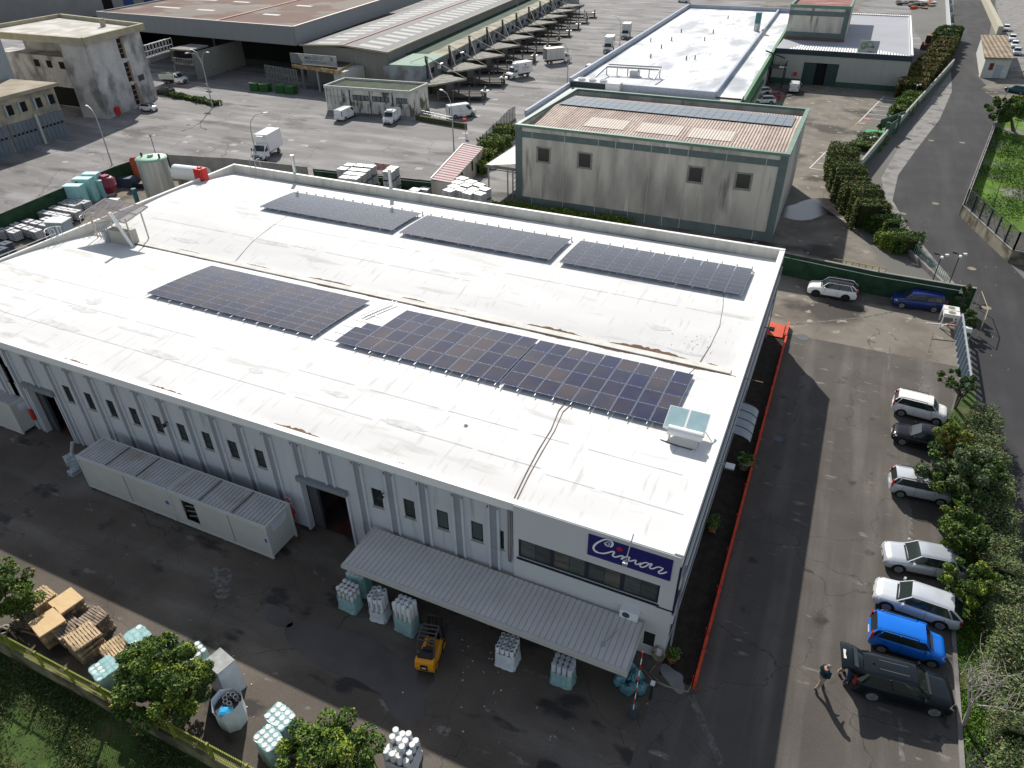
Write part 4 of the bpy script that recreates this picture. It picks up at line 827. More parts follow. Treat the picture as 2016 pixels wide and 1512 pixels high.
# ------------------------------------------------------------------ market halls
# brown-roofed hall with deep grey fascia
zt, zb = 10.6, 7.1
t = thing('market_hall', 'big open market hall with brown roof and deep grey fascia, upper left', 'building', (-120,130,0))
A, Bc, Cc = G(190,23,zt), G(577,53,zt), G(748,0,zt); dx = (Cc-Bc).normalized(); e = Bc+dx*110; D_ = A+dx*110
brown = M('brown_roof', (.12,.066,.05), rough=.9, var=.15, scale=.15, col2=(.17,.145,.12), cscale=.06, cstretch=(1,1,1), cthr=(.48,.52), fine=.08, fscale=3)
q = MB(); q.add([(A.x,A.y,zt-.3),(Bc.x,Bc.y,zt-.3),(e.x,e.y,zt-.3),(D_.x,D_.y,zt-.3)], [(0,1,2,3)]); q.build('roof', brown, t, True)
q = MB(); r0 = A.lerp(Bc,.62); r1 = r0+dx*110; q.bar((r0.x,r0.y,zt-.2),(r1.x,r1.y,zt-.2),.5,.15); q.build('ridge_strip', M('peach_strip', (.55,.33,.24), rough=.8), t, True)
q = MB()
for k_, (a_, b_) in enumerate(((.1,.25),(.35,.44),(.7,.78))):
    for dd in (14,30,52): p0 = A.lerp(Bc,a_)+dx*dd; p1 = A.lerp(Bc,b_)+dx*dd; q.add([(p0.x,p0.y,zt-.28),(p1.x,p1.y,zt-.28),(p1.x+dx.x*1.6,p1.y+dx.y*1.6,zt-.28),(p0.x+dx.x*1.6,p0.y+dx.y*1.6,zt-.28)], [(0,1,2,3)])
q.build('roof_light', M('pale_rooflight', (.42,.42,.42), rough=.7, var=.1), t, True)
gf = M('grey_fascia', (.20,.215,.225), rough=.6, var=.05, scale=.4, stretch=(4,4,.2))
zc = (zt+zb)/2; q = MB(); q.bar((A.x,A.y,zc),(Bc.x,Bc.y,zc),.3,zt-zb); q.bar((Bc.x,Bc.y,zc),(e.x,e.y,zc),.3,zt-zb); q.bar((A.x,A.y,zc),(D_.x,D_.y,zc),.3,zt-zb); q.build('fascia', gf, t, True)
q = MB(); q.bar((A.x,A.y,zt+.06),(Bc.x,Bc.y,zt+.06),.4,.12); q.bar((Bc.x,Bc.y,zt+.06),(e.x,e.y,zt+.06),.4,.12); q.build('cap_flashing', M('pinkish_flashing', (.40,.33,.31), rough=.6), t, True)
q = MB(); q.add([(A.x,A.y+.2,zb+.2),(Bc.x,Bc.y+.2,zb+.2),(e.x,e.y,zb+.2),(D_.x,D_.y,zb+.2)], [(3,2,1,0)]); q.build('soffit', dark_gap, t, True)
back0, back1 = A+dx*16, Bc+dx*16; q = MB(); q.bar((A.x+1,A.y+7,zb/2),(back0.x+1,back0.y,zb/2),.3,zb); q.bar((Bc.x-3,Bc.y+13,zb/2),(back1.x-1,back1.y,zb/2),.3,zb); q.build('side_wall', dark_gap, t, True); q = MB(); q.bar((back0.x,back0.y,zb/2),(back1.x,back1.y,zb/2),.3,zb); q.build('added_shade_wall', dark_gap, t, True)  # walls added to keep the sun out, near-black to paint the shade under the roof
for k_ in (.02,.5,.985): p = A.lerp(Bc,k_)+dx*8; q = MB(); q.box(p.x-.3,p.y-.3,0,p.x+.3,p.y+.3,zb+.2); q.build('column', dgrey, t, True)
q = MB(); 
# stalls, concrete ramp block beneath
p0, p1 = G(347,92,5), G(380,160,0)
tt = thing('loading_block', 'pale concrete stair block under the left of the brown-roofed hall', 'building', (-128,118,0))
a, b = G(390,158), G(437,143); q = MB(); q.prism([(a.x,a.y),(b.x,b.y),(b.x-1,b.y+9),(a.x-1,a.y+9)], 0, 5.5); q.build('block', M('pale_concrete', (.30,.29,.26), rough=.9, var=.15), tt, True)
q = MB(); q.prism([(a.x-6,a.y-.2),(a.x-.02,a.y-.2),(a.x-.9,a.y+6),(a.x-6,a.y+6)], 2.9, 3.3); q.prism([(a.x-6,a.y-.2),(a.x-.02,a.y-.2),(a.x-.9,a.y+6),(a.x-6,a.y+6)], 5.7, 6); q.box(a.x-6,a.y-.2,0,a.x-5.6,a.y+.2,5.7); q.build('deck', conc_path, tt, True)
q = MB()
for k_ in range(9): q.bar((a.x-5.9+k_*.72,a.y-.1,3.3),(a.x-5.9+k_*.72,a.y-.1,4.2),.06)
q.bar((a.x-6,a.y-.1,4.2),(a.x,a.y-.1,4.2),.08); q.build('railing', steel, tt, True)
# footbridge between tower and stair block
tt = thing('footbridge', 'raised grey truss footbridge between the stained tower and the market hall', 'bridge', (-130,112,6)); q = MB()
a, b = G(284,108,6), G(335,92,6); 
q.bar((a.x,a.y,4.9),(b.x,b.y,4.9),1.6,.9); q.build('deck', M('bridge_grey', (.16,.16,.16), rough=.8, var=.1), tt, True); q = MB()
for k_ in range(9): p = a.lerp(b, k_/8); q.bar((p.x,p.y-.75,5.35),(p.x,p.y-.75,7.6),.1); q.bar((p.x,p.y+.75,5.35),(p.x,p.y+.75,7.6),.1)
for o_ in (-.75,.75): q.bar((a.x,a.y+o_,7.6),(b.x,b.y+o_,7.6),.14); q.bar((a.x,a.y+o_,6.4),(b.x,b.y+o_,6.4),.1)
q.build('truss', steel, tt, True)
# grey striped roof hall
zt = 7.3; A2, B2, C2_ = G(590,88,zt), G(762,103,zt), G(1000,3,zt); d2 = (C2_-B2).normalized(); E2 = B2+d2*130; F2 = A2+d2*130; mid0 = G(675,89,zt+.6)
t = thing('market_shed', 'market shed with grey striped roof and red ridge, top centre', 'building', (-90,120,0))
greyr = M('striped_grey_roof', (.155,.16,.165), rough=.8, var=.08, scale=.5); lightr = M('pale_roof_sheet', (.33,.33,.325), rough=.75, var=.08)
q = MB(); n = 64; mid1 = mid0+d2*130
for i in range(n):
    m_ = lightr if i%2 else greyr
    for (u0, u1, zz0, zz1) in ((A2,mid0,zt,zt+.6),(mid0,B2,zt+.6,zt)):
        for j in range(4):
            s0, s1 = j/4, (j+1)/4; P0 = u0.lerp(u1,s0); P1 = u0.lerp(u1,s1); a_, b_ = d2*(130*i/n), d2*(130*(i+1)/n); z0_, z1_ = zz0+(zz1-zz0)*s0, zz0+(zz1-zz0)*s1
            mm = lightr if (i%2 and (j in (1,2) )) else greyr
            q.add([(P0.x+a_.x,P0.y+a_.y,z0_),(P1.x+a_.x,P1.y+a_.y,z1_),(P1.x+b_.x,P1.y+b_.y,z1_),(P0.x+b_.x,P0.y+b_.y,z0_)], [(0,1,2,3)], mm)
q.build('roof', None, t, True)
q = MB(); q.bar((mid0.x,mid0.y,zt+.66),(mid1.x,mid1.y,zt+.66),.35,.12); q.build('ridge', M('red_ridge', (.30,.06,.04), rough=.7), t, True)
q = MB(); q.bar((A2.x,A2.y,zt-.05),(mid0.x,mid0.y,zt+.55),.3,.3); q.bar((mid0.x,mid0.y,zt+.55),(B2.x,B2.y,zt-.05),.3,.3); q.bar((B2.x,B2.y,zt-.05),(E2.x,E2.y,zt-.05),.3,.25); q.build('eaves_beam', M('yellowish_beam', (.36,.33,.24), rough=.8, var=.15), t, True)
corr = M('grey_corrugated_wall', (.22,.215,.195), rough=.8, var=.1, scale=.5, stretch=(4,1,.3))
q = MB(); wa = A2+d2*1.2; wb = B2+d2*1.2-Vector((.6,0,0)); q.bar((wa.x,wa.y,3.6),(wb.x,wb.y,3.6),.2,7.2); we_ = wb+d2*128; q.bar((wb.x,wb.y,3.6),(we_.x,we_.y,3.6),.2,7.1); q.build('wall', corr, t, True)
# front canopy with faded sign
sy = G(600,180).y
t = thing('sign_canopy', 'ochre-edged canopy on grey posts carrying a faded white sign board', 'canopy', (-96,116,0))
a, b, c = G(575,127,4.6), G(665,140,4.6), G(694,124,4.6); dd = c-b; d_ = a+dd
q = MB(); q.prism([(p.x,p.y) for p in (a,b,c,d_)], 4.3, 4.6); q.build('slab', M('canopy_dark_top', (.06,.055,.05), rough=.9, var=.3), t, True)
q = MB(); q.bar((a.x,a.y-.05,4.4),(b.x,b.y-.05,4.4),.12,.7); q.bar((b.x+.05,b.y,4.4),(c.x+.05,c.y,4.4),.12,.7); q.build('ochre_edge', M('ochre_edge', (.36,.20,.07), rough=.8, var=.25, scale=2, col2=(.35,.33,.22), cscale=1), t, True)
for k_ in (.15,.5): p = a.lerp(b,k_)+Vector((0,.8,0)); q = MB(); q.box(p.x-.2,p.y-.2,0,p.x+.2,p.y+.2,4.3); q.build('post', steel, t, True)
q = MB(); q.box(b.x-1.9,b.y+1,0,b.x+.6,c.y,4.28); q.build('white_block', M('dirty_white', (.48,.48,.44), rough=.8, var=.12), t, True)
sb = thing('faded_sign_board', 'long faded white sign board with worn blue lettering above the ochre canopy', 'sign', (a.x+4,a.y+.8,4.6))
sL, sR = FYP(574,124,a.y+.9), FYP(664,132,a.y+.9); hh = FYP(574,104,a.y+.9).z
q = MB(); q.box(sL.x,a.y+.85,4.75,sR.x,a.y+1.0,hh+.0); q.build('board', M('faded_board', (.42,.41,.35), rough=.85, var=.12, scale=2, col2=(.33,.34,.33), cscale=.8), sb, True)
bt = M('faded_blue_letters', (.13,.20,.27), rough=.8, var=.2); cxm = (sL.x+sR.x)/2; czm = (4.75+hh)/2
text_mesh('MERCATO', (hh-4.75)*.42, bt, 'lettering', sb, frame((cxm+.2,a.y+.84,czm+.12*(hh-4.75)),(1,0,0),(0,0,1)), .02, xs=1.25)
text_mesh('ORTOFRUTTICOLO', (hh-4.75)*.26, bt, 'lettering', sb, frame((cxm+.4,a.y+.84,czm-.25*(hh-4.75)),(1,0,0),(0,0,1)), .015, xs=1.25)
q = MB(); q.add([(sL.x+.1,a.y+.843,hh-.1),(sL.x+1.9,a.y+.843,hh-.1),(sL.x+3.0,a.y+.843,4.8),(sL.x+.1,a.y+.843,4.8)], [(3,2,1,0)]); q.build('dark_wedge', M('dark_wedge', (.17,.17,.17), rough=.8, var=.1), sb, True)
q = MB(); q.add([(sL.x+1.0+.45*math.cos(k_*.5236),a.y+.838,czm+.2+.45*math.sin(k_*.5236)) for k_ in range(12)], [tuple(range(12))]); q.add([(sR.x-1.1+.35*math.cos(k_*.5236),a.y+.838,czm+.3+.35*math.sin(k_*.5236)) for k_ in range(12)], [tuple(range(12))]); q.build('round_emblem', bt, sb, True)
# stained white office in front
t = thing('stained_office', 'low stained white office with peeling walls in front of the market shed', 'building', (-78,112,0))
oz = 4.3; a, b = G(640,165,oz), G(806,177,oz); c = G(838,159,oz); d_ = a+(c-b)
q = MB()
c3 = G(845,212); b3 = G(810,230); a3 = G(645,217)
cor = [(a3.x,a3.y),(b3.x,b3.y),(c3.x,c3.y),(a3.x+(c3.x-b3.x),a3.y+(c3.y-b3.y))]
q.prism(cor, 0, oz-.35); stain = M('peeling_white', (.60,.58,.51), rough=.9, var=.2, scale=.8, stretch=(1,1,.4), col2=(.14,.13,.10), cscale=.6, cstretch=(1.5,1.5,.7), cthr=(.50,.60)); q.build('wall', stain, t, True)
q = MB(); q.prism(cor, oz-.34, oz-.3); q.build('mossy_roof', M('mossy_roof', (.045,.045,.035), rough=.95, var=.3, scale=.6, col2=(.03,.075,.03), cscale=.3, cthr=(.45,.6)), t, True)
q = MB()
for i in range(4): p0, p1 = cor[i], cor[(i+1)%4]; q.bar((p0[0],p0[1],oz-.2),(p1[0],p1[1],oz-.2),.3,.5)
q.build('roof_edge', M('dirty_white', (.42,.42,.38)), t, True)
fa, fb = Vector((*cor[0],0)), Vector((*cor[1],0)); nrm_ = Vector(((fb-fa).y,-(fb-fa).x,0)).normalized()
for u0, u1 in ((.33,.52),(.56,.76),(.84,.97)):
    p0, p1 = fa.lerp(fb,u0)+nrm_*.02, fa.lerp(fb,u1)+nrm_*.02; q = MB(); q.bar((p0.x,p0.y,2.6),(p1.x,p1.y,2.6),.06,.9); w_ = q.build('window', dark_frame, t, True)
    for k_ in range(4): r0, r1 = p0.lerp(p1,(k_+.12)/4)+nrm_*.035, p0.lerp(p1,(k_+.88)/4)+nrm_*.035; q = MB(); q.bar((r0.x,r0.y,2.6),(r1.x,r1.y,2.6),.02,.7); q.build('pane', M('hazy_pane', (.16,.17,.18), rough=.3, var=.2), w_, True)
q = MB()
for k_ in range(7): p = fa.lerp(fb,.02+k_*.045)+nrm_*.05; q.box(p.x-.05,p.y-.05,1.2,p.x+.05,p.y+.03,oz-.4)
q.bar(fa+nrm_*.06+Vector((0,0,2.6)), fa.lerp(fb,.3)+nrm_*.06+Vector((0,0,2.6)), .08); q.build('glazing_bars', steel, t, True)
for u in (.30,.535,.8): p = fa.lerp(fb,u)+nrm_*.06; q = MB(); q.tube([(p.x,p.y,0),(p.x,p.y,oz-.4)], .07, 6); q.build('drainpipe', dark_frame, t, True)
# long low block with row of bay canopies
bx, by = -76.4, 125.5; dY = Vector((math.cos(R(98.4)), math.sin(R(98.4)), 0)); pX = Vector((dY.y,-dY.x,0))
t = thing('loading_block_row', 'long grey loading block with a mossy flat roof behind the bay canopies', 'building', (bx,by,0))
o_ = Vector((bx,by,0)); bh = 5.6
def bpnt(u, s, z): p = o_+dY*u+pX*s; return Vector((p.x,p.y,z))
q = MB(); q.prism([bpnt(0,0,0)[:2],bpnt(150,0,0)[:2],bpnt(150,-8.2,0)[:2],bpnt(0,-8.2,0)[:2]], 0, bh-.3); bluew = M('blue_grey_wall', (.23,.26,.29), rough=.8, var=.12, scale=.5, col2=(.13,.13,.125), cscale=.3); q.build('wall', bluew, t, True)
q = MB(); q.prism([bpnt(0,.1,0)[:2],bpnt(12,.1,0)[:2],bpnt(12,-6.9,0)[:2],bpnt(0,-6.9,0)[:2]], bh-.3, bh-.05, M('green_membrane', (.20,.30,.24), rough=.8, var=.1)); q.prism([bpnt(12.01,.1,0)[:2],bpnt(150,.1,0)[:2],bpnt(150,-3.6,0)[:2],bpnt(12.01,-3.6,0)[:2]], bh-.3, bh-.06, M('worn_roof', (.37,.34,.26), rough=.95, var=.2, scale=.3, col2=(.25,.25,.18), cscale=.2)); q.prism([bpnt(12.01,-3.61,0)[:2],bpnt(150,-3.61,0)[:2],bpnt(150,-11,0)[:2],bpnt(12.01,-11,0)[:2]], bh-.3, bh-.2, M('green_moss_roof', (.035,.07,.045), rough=.9, var=.3, scale=.2)); q.build('roof', None, t, True)
q = MB()
for i in range(28): u = 4+i*4.8; p0, p1 = bpnt(u,.03,3.9), bpnt(u+1.9,.03,3.9); q.bar(p0,p1,.05,1.0)
q.build('clerestory_windows', dark_gap, t, True)
bc0 = None
canm = M('bay_canopy_concrete', (.25,.24,.21), rough=.9, var=.15, scale=1, col2=(.16,.16,.14), cscale=.6); pol = M('dark_steel_post', (.07,.07,.065), rough=.8); platm = M('dark_platform', (.075,.07,.06), rough=.9, var=.25)
NB = 10
def bay(i):
    u = 2.1+i*12.75; t = thing('bay_canopy', f'sloping concrete bay canopy on tie rods, {ORD[i+1]} from the stained office', 'canopy', tuple(bpnt(u,1,0)), 0, 'bay canopies along the loading block')
    q = MB(); a, b, c, d, e = bpnt(u-4.6,.05,2.9), bpnt(u+5.5,.05,2.9), bpnt(u-1.5,8.7,3.5), bpnt(u-6.6,4.0,3.3), bpnt(u-6.2,1.5,3.0)
    z = .3; P5 = [a,b,c,d,e]; q.add(P5+[v-Vector((0,0,z)) for v in P5], [(4,3,2,1,0),(5,6,7,8,9)]+[(k,(k+1)%5,5+(k+1)%5,5+k) for k in range(5)]); q.build('slab', canm, t, True)
    q = MB(); m0 = bpnt(u,.1,bh+1.3); q.bar(bpnt(u,.25,0), m0, .4, .4); q.build('mast', pol, t, True)
    q = MB(); q.bar(m0, c+Vector((0,0,.05)), .1); q.bar(m0, d+Vector((0,0,.05)), .1); q.bar(m0, bpnt(u,-3.4,bh+.1), .08); q.build('tie_rod', M('rusty_rod', (.38,.31,.26), rough=.8, var=.3), t, True)
    q = MB(); q.prism([bpnt(u+1.2,.3,0)[:2],bpnt(u+6.6,.3,0)[:2],bpnt(u+5.6,3.4,0)[:2],bpnt(u+1.2,3.4,0)[:2]], 0, 2.6); q.build('kiosk', M('kiosk_wall', (.11,.11,.10), rough=.8, var=.25, scale=1), t, True)
    q = MB(); pp = bpnt(u-2.2,7.2,0); q.box(pp.x-.12,pp.y-.12,0,pp.x+.12,pp.y+.12,3.1); q.build('front_post', pol, t, True)
    q = MB(); q.prism([bpnt(u-5.5,4,0)[:2],bpnt(u-.2,4,0)[:2],bpnt(u+1.0,12,0)[:2],bpnt(u-3.6,12.6,0)[:2]], .8, 1.0); q.build('platform', platm, t, True)
    q = MB(); q.prism([bpnt(u-.9,11.0,0)[:2],bpnt(u+.9,11.0,0)[:2],bpnt(u+.9,12.4,0)[:2],bpnt(u-.9,12.4,0)[:2]], 1.001, 1.25); q.build('white_step', conc_path if i%3 == 2 else white_trim, t, True)
    q = MB()
    for uu, ss in ((-5.4,4.2),(-4.8,7),(-4.1,10),(-3.5,12.4),(-1.8,12.2),(-.1,12),(.7,11.6),(.3,8.5),(0,5.5)): pp = bpnt(u+uu,ss,0); q.box(pp.x-.09,pp.y-.09,0,pp.x+.09,pp.y+.09,1.95)
    for z in (1.45,1.9): q.bar(bpnt(u-5.4,4.2,z),bpnt(u-3.5,12.4,z),.09); q.bar(bpnt(u-3.5,12.4,z),bpnt(u+.8,11.8,z),.09)
    q.bar(bpnt(u-3.5,12.45,.5),bpnt(u+.8,11.85,.5),.1); q.build('railing', M('grimy_rail', (.12,.12,.10), rough=.8, var=.2), t, True)
for i in range(NB): bay(i)
for i in range(2): p = bpnt(8+i*12.7,.3,4.3); t = thing('wall_air_conditioner', f'air conditioner under a tin hood on the loading block, {ORD[i+1]} from the office', 'air conditioner', tuple(p), 0, 'air conditioners on the loading block'); q = MB(); q.cbox((p.x,p.y,3.7),(.5,.9,.7),R(8)); q.build('casing', dgrey if i else plas_white, t, True); q = MB(); q.cbox((p.x+.1,p.y,4.6),(1.1,1.6,.08),R(8)); q.build('hood', steel, t, True)
p = G(842,180); q = MB(); q.box(p.x-.1,p.y-.1,0,p.x+.1,p.y+.1,6.6); bn = tag(thing('bay_number_sign','white number board on a post at the corner of the loading block','sign',tuple(p))); q.build('post', pol, bn, True); q = MB(); q.box(p.x+.3,p.y-.2,4.0,p.x+1.2,p.y-.12,5.2); q.build('board', M('grey_board',(.30,.32,.35),rough=.7), bn, True)
text_mesh('13', .9, white_trim, 'lettering', bn, frame((p.x+.75,p.y-.21,4.6),(1,0,0),(0,0,1)), .02)
# ------------------------------------------------------------------ stained concrete tower and left warehouses
T0, T1 = Vector((-120.3,89.0,0)), Vector((-124.3,104.0,0)); th = 12.9
tw = M('stained_tower_wall', (.50,.485,.47), rough=.9, var=.15, scale=.35, col2=(.21,.205,.20), cscale=.3, cstretch=(1,1,.7), cthr=(.47,.62), fine=.08, fscale=3)
t = thing('concrete_tower', 'stained grey concrete tower with slit windows and flat parapet roof', 'building', tuple(T0))
back = Vector((-24,-1.0,0)); q = MB()
TB0 = Vector((-146,86,0)); PB = [T0[:2],T1[:2],(T1.x-28,T1.y+3),(T0.x-5.5,T0.y-.2)]
side = [(T0.x,T0.y),(T1.x,T1.y),(T1.x-27,T1.y+4.0),(T0.x-28,T0.y+8),(T0.x-5.6,T0.y+8),(T0.x-5.6,T0.y-.6)]
q.prism(side, 0, th-.6); q.build('wall', tw, t, True)
q = MB()
top = [(T0.x+.6,T0.y-.6),(T1.x+.6,T1.y+.6),(T1.x-27,T1.y+4.6),(T0.x-28,T0.y-1.2)]
q.prism(top, th-.6, th-.2); q.build('roof_slab', M('roof_slab', (.42,.39,.34), rough=.9, var=.12, scale=.3, col2=(.55,.53,.50), cscale=.25), t, True)
q = MB()
for i in range(4): a, b = top[i], top[(i+1)%4]; q.bar((a[0],a[1],th-.1),(b[0],b[1],th-.1),.6,1.1)
q.build('parapet', M('yellowish_parapet', (.38,.34,.24), rough=.9, var=.15, scale=.6), t, True)
un = (T1-T0).normalized(); nn = Vector((un.y,-un.x,0))
for z0, z1, u in ((8.6,11.8,8.3),(4.6,7.8,8.5),(.5,3.9,8.7)):
    p0 = T0+un*u+nn*.03; q = MB(); q.bar((p0.x,p0.y,(z0+z1)/2),(p0.x+un.x*.9,p0.y+un.y*.9,(z0+z1)/2),.1,z1-z0); w_ = q.build('slit_window', dark_gap, t, True)
    q = MB(); p1 = p0+un*1.0; q.bar((p1.x,p1.y,(z0+z1)/2),(p1.x+un.x*.5,p1.y+un.y*.5,(z0+z1)/2),.22,z1-z0+.3)
    for k_ in range(3): q.bar((p0.x,p0.y,z0+(z1-z0)*(k_+1)/4),(p0.x+un.x*.9,p0.y+un.y*.9,z0+(z1-z0)*(k_+1)/4),.2,.12)
    q.build('surround', M('brown_surround', (.27,.19,.13), rough=.9), w_, True)
q = MB(); p0 = T0+un*11.3+nn*.03; q.bar((p0.x,p0.y,4.6),(p0.x+un.x*1.8,p0.y+un.y*1.8,4.6),.06,1.0); q.build('grey_panel', dgrey, t, True)
q = MB(); p0 = T0+un*2.6+nn*.3; q.cbox((p0.x,p0.y,.3),(1.0,.5,1.2),R(105)); tag(q.build('fire_box', red_p), 'dark red fire cabinet at the foot of the stained tower', 'fire box')
q = MB(); p = G(203,50,th); q.cyl((p.x,p.y,th-.2), .5, 1.4, 10); tag(q.build('roof_chimney', M('yellowish_parapet', (.38,.34,.24))), 'stubby yellowish vent standing on the tower roof', 'vent')
# recessed link building behind/left of the tower
t = thing('link_building', 'dark recessed link building left of the stained tower', 'building', (-140,92,0)); q = MB(); q.box(-152,93,0,-126,97,8.8); q.build('wall', tw, t, True); q = MB(); 
for k_ in range(3): x = -141+k_*3.4; q.box(x,92.9,6.8,x+1.3,92.99,8.0)
q.box(-144,92.9,.2,-130,92.98,3.5); q.build('opening', dark_gap, t, True)
# garage block with tall grey doors
g0, g1 = G(0,310), G(138,265); t = thing('garage_block', 'two-storey garage block with a row of tall grey folding doors at the left edge', 'building', (g1.x-8,g1.y+3,0))
gd = (g1-g0).normalized(); gn = Vector((gd.y,-gd.x,0)); bk = -gn*14; g00 = g0-gd*12
q = MB(); q.prism([p[:2] for p in (g00,g1,g1+bk,g00+bk)], 0, 7.6); q.build('wall', M('ochre_stained_wall', (.36,.32,.24), rough=.9, var=.2, scale=.5, col2=(.22,.20,.18), cscale=.35, cthr=(.45,.6)), t, True)
q = MB(); o2 = gn*.6; q.prism([p[:2] for p in (g00+o2,g1+o2+gd*.6,g1+bk+gd*.6,g00+bk)], 7.6, 8.1); q.build('roof_slab', M('garage_roof', (.33,.29,.22), rough=.9, var=.2, scale=.4), t, True)
L_ = (g1-g00).length; n = int(L_/5.2)
for k_ in range(n):
    u0 = L_-5.2*(k_+1)+.25; p0 = g00+gd*u0+gn*.12; p1 = p0+gd*4.7; q = MB(); q.bar((p0.x,p0.y,2.0),(p1.x,p1.y,2.0),.14,4.0); d_ = q.build('folding_door', M('blue_grey_door', (.15,.175,.20), rough=.7, var=.12, scale=.6), t, True)
    q = MB()
    for j in range(6): a_ = p0+gd*(.25+j*.75)+gn*.08; q.bar((a_.x,a_.y,2.3),(a_.x+gd.x*.4,a_.y+gd.y*.4,2.3),.03,.32)
    for j in range(5): a_ = p0+gd*(.75+j*.78)+gn*.075; q.bar((a_.x,a_.y,0.1),(a_.x,a_.y,3.9),.02,.03)
    q.build('door_window', dark_gap, d_, True)
    if k_ % 2 == 0: a_ = p0-gd*.27+gn*.3; q = MB(); q.bar((a_.x,a_.y,0),(a_.x,a_.y,4.6),.32,.32); q.build('white_post', M('dirty_white', (.42,.42,.38)), t, True)
    for j in (0,1): a_ = p0+gd*(.8+j*2.4)-gn*.02; q = MB(); q.bar((a_.x,a_.y,5.9),(a_.x+gd.x*1.1,a_.y+gd.y*1.1,5.9),.08,1.4); w_ = q.build('window', dark_gap, t, True); q = MB(); q.bar((a_.x-gd.x*.3,a_.y-gd.y*.3,5.9),(a_.x-gd.x*.02,a_.y-gd.y*.02,5.9),.3,1.7); q.build('shutter', M('pale_shutter', (.33,.38,.38), rough=.8), w_, True)
q = MB(); p = G(25,290); q.cbox((p.x,p.y,0),(2.3,1.8,1.3),.4,None,.85); tag(q.build('green_bin', M('dark_green_bin', (.015,.05,.02), rough=.7, var=.2)), 'dark green container in front of the tall grey garage doors', 'container')
# big corrugated warehouse at the far left
w0, w1 = G(30,45,14.5), G(95,130,9.8)
t = thing('corrugated_warehouse', 'large warehouse with pale corrugated upper wall in the upper left corner', 'building', (-150,85,0))
gA, gB = g1+bk*.75+gd*2, g00+bk*.75-gd*20
q = MB(); q.bar((gA.x,gA.y,11.5),(gB.x,gB.y,11.5),.5,9.0); cw = M('pale_corrugated_wall', (.33,.37,.39), rough=.7, var=.06, scale=.5, waves=(0,1.2,.15)); q.build('upper_wall', cw, t, True)
q = MB(); q.bar((gA.x+gn.x*.2,gA.y+gn.y*.2,7.0),(gB.x+gn.x*.2,gB.y+gn.y*.2,7.0),.7,.5); q.build('ochre_beam', M('ochre_beam', (.42,.31,.20), rough=.8, var=.15), t, True)
q = MB(); q.bar((gA.x,gA.y,3.3),(gB.x,gB.y,3.3),.4,6.6); q.build('lower_wall', beige_wall, t, True)
bk2 = bk.normalized()*30; q = MB(); q.prism([p[:2] for p in (gA,gB,gB+bk2,gA+bk2)], 15.7, 16.0); q.build('roof', M('warehouse_roof', (.20,.19,.18), rough=.9, var=.1), t, True)
q = MB(); q.bar((gA.x,gA.y,8),((gA+bk2).x,(gA+bk2).y,8),.4,15.6); q.build('end_wall', beige_wall, t, True)
# long hall behind at the very top left with blue doors
t = thing('rear_hall', 'plain grey hall with blue doors behind the stained tower, top left', 'building', (-150,135,0)); a, b = G(60,45,0), G(300,0,0)
ra, rb = Vector((-190,118,0)), Vector((-148,128,0)); q = MB()
ra, rb = G(-150,60), G(195,34); ra.y += 8; rb.y += 8
ux = (rb-ra).normalized(); rn = Vector((ux.y,-ux.x,0)); re = rb+ux*34; q.prism([p[:2] for p in (ra,re,re-rn*20,ra-rn*20)], 0, 11); q.build('wall', M('plain_grey_wall', (.27,.265,.25), rough=.9, var=.1, scale=.3), t, True)
for k_, w_ in ((0.0,3.0),(6.5,3.2),(13,3.2),(19.5,3.2)): p = rb+ux*(k_-4)+rn*.05; q = MB(); q.bar((p.x,p.y,2.6),(p.x+ux.x*w_,p.y+ux.y*w_,2.6),.12,5.2); q.build('door', dark_gap if k_ == 0 else M('blue_door', (.02,.05,.16), rough=.6), t, True)
# ------------------------------------------------------------------ little white hut by the road
t = thing('roadside_hut', 'small white hut with brown corrugated roof beside the road, upper right', 'hut', (25,190,0))
h0, h1, h2 = Vector((23.2,183.8,0)), Vector((28.0,184.9,0)), Vector((24.6,214,0)); hw = h2-h0; hh = 3.7
hc = [h0, h1, h1+hw*1, h2]
q = MB(); q.prism([p[:2] for p in hc], 0, hh); q.build('wall', M('hut_wall', (.52,.52,.48), rough=.8, var=.1), t, True)
c_ = (h0+h1+h2+h1+hw)/4; q = MB(); q.prism([(c_.x+(p.x-c_.x)*1.12, c_.y+(p.y-c_.y)*1.04) for p in hc], hh+.01, hh+.3); q.build('roof', M('brown_tin_roof', (.30,.23,.15), rough=.9, var=.2, scale=.5, waves=(0,.9,.1), col2=(.2,.16,.12), cscale=.4), t, True)
q = MB(); hd = (h1-h0).normalized(); hn = Vector((hd.y,-hd.x,0)); p = h0+hd*2.4+hn*.03; q.bar((p.x,p.y,1.3),(p.x+hd.x*1.3,p.y+hd.y*1.3,1.3),.06,2.5); q.build('door', M('pale_blue_door', (.33,.38,.42), rough=.6), t, True)
q = MB(); p = h0+hd*1.1+hn*.03; q.bar((p.x,p.y,2.2),(p.x+hd.x*.8,p.y+hd.y*.8,2.2),.06,1.3); q.build('notice_board', M('brown_board', (.16,.04,.03), rough=.7), t, True)
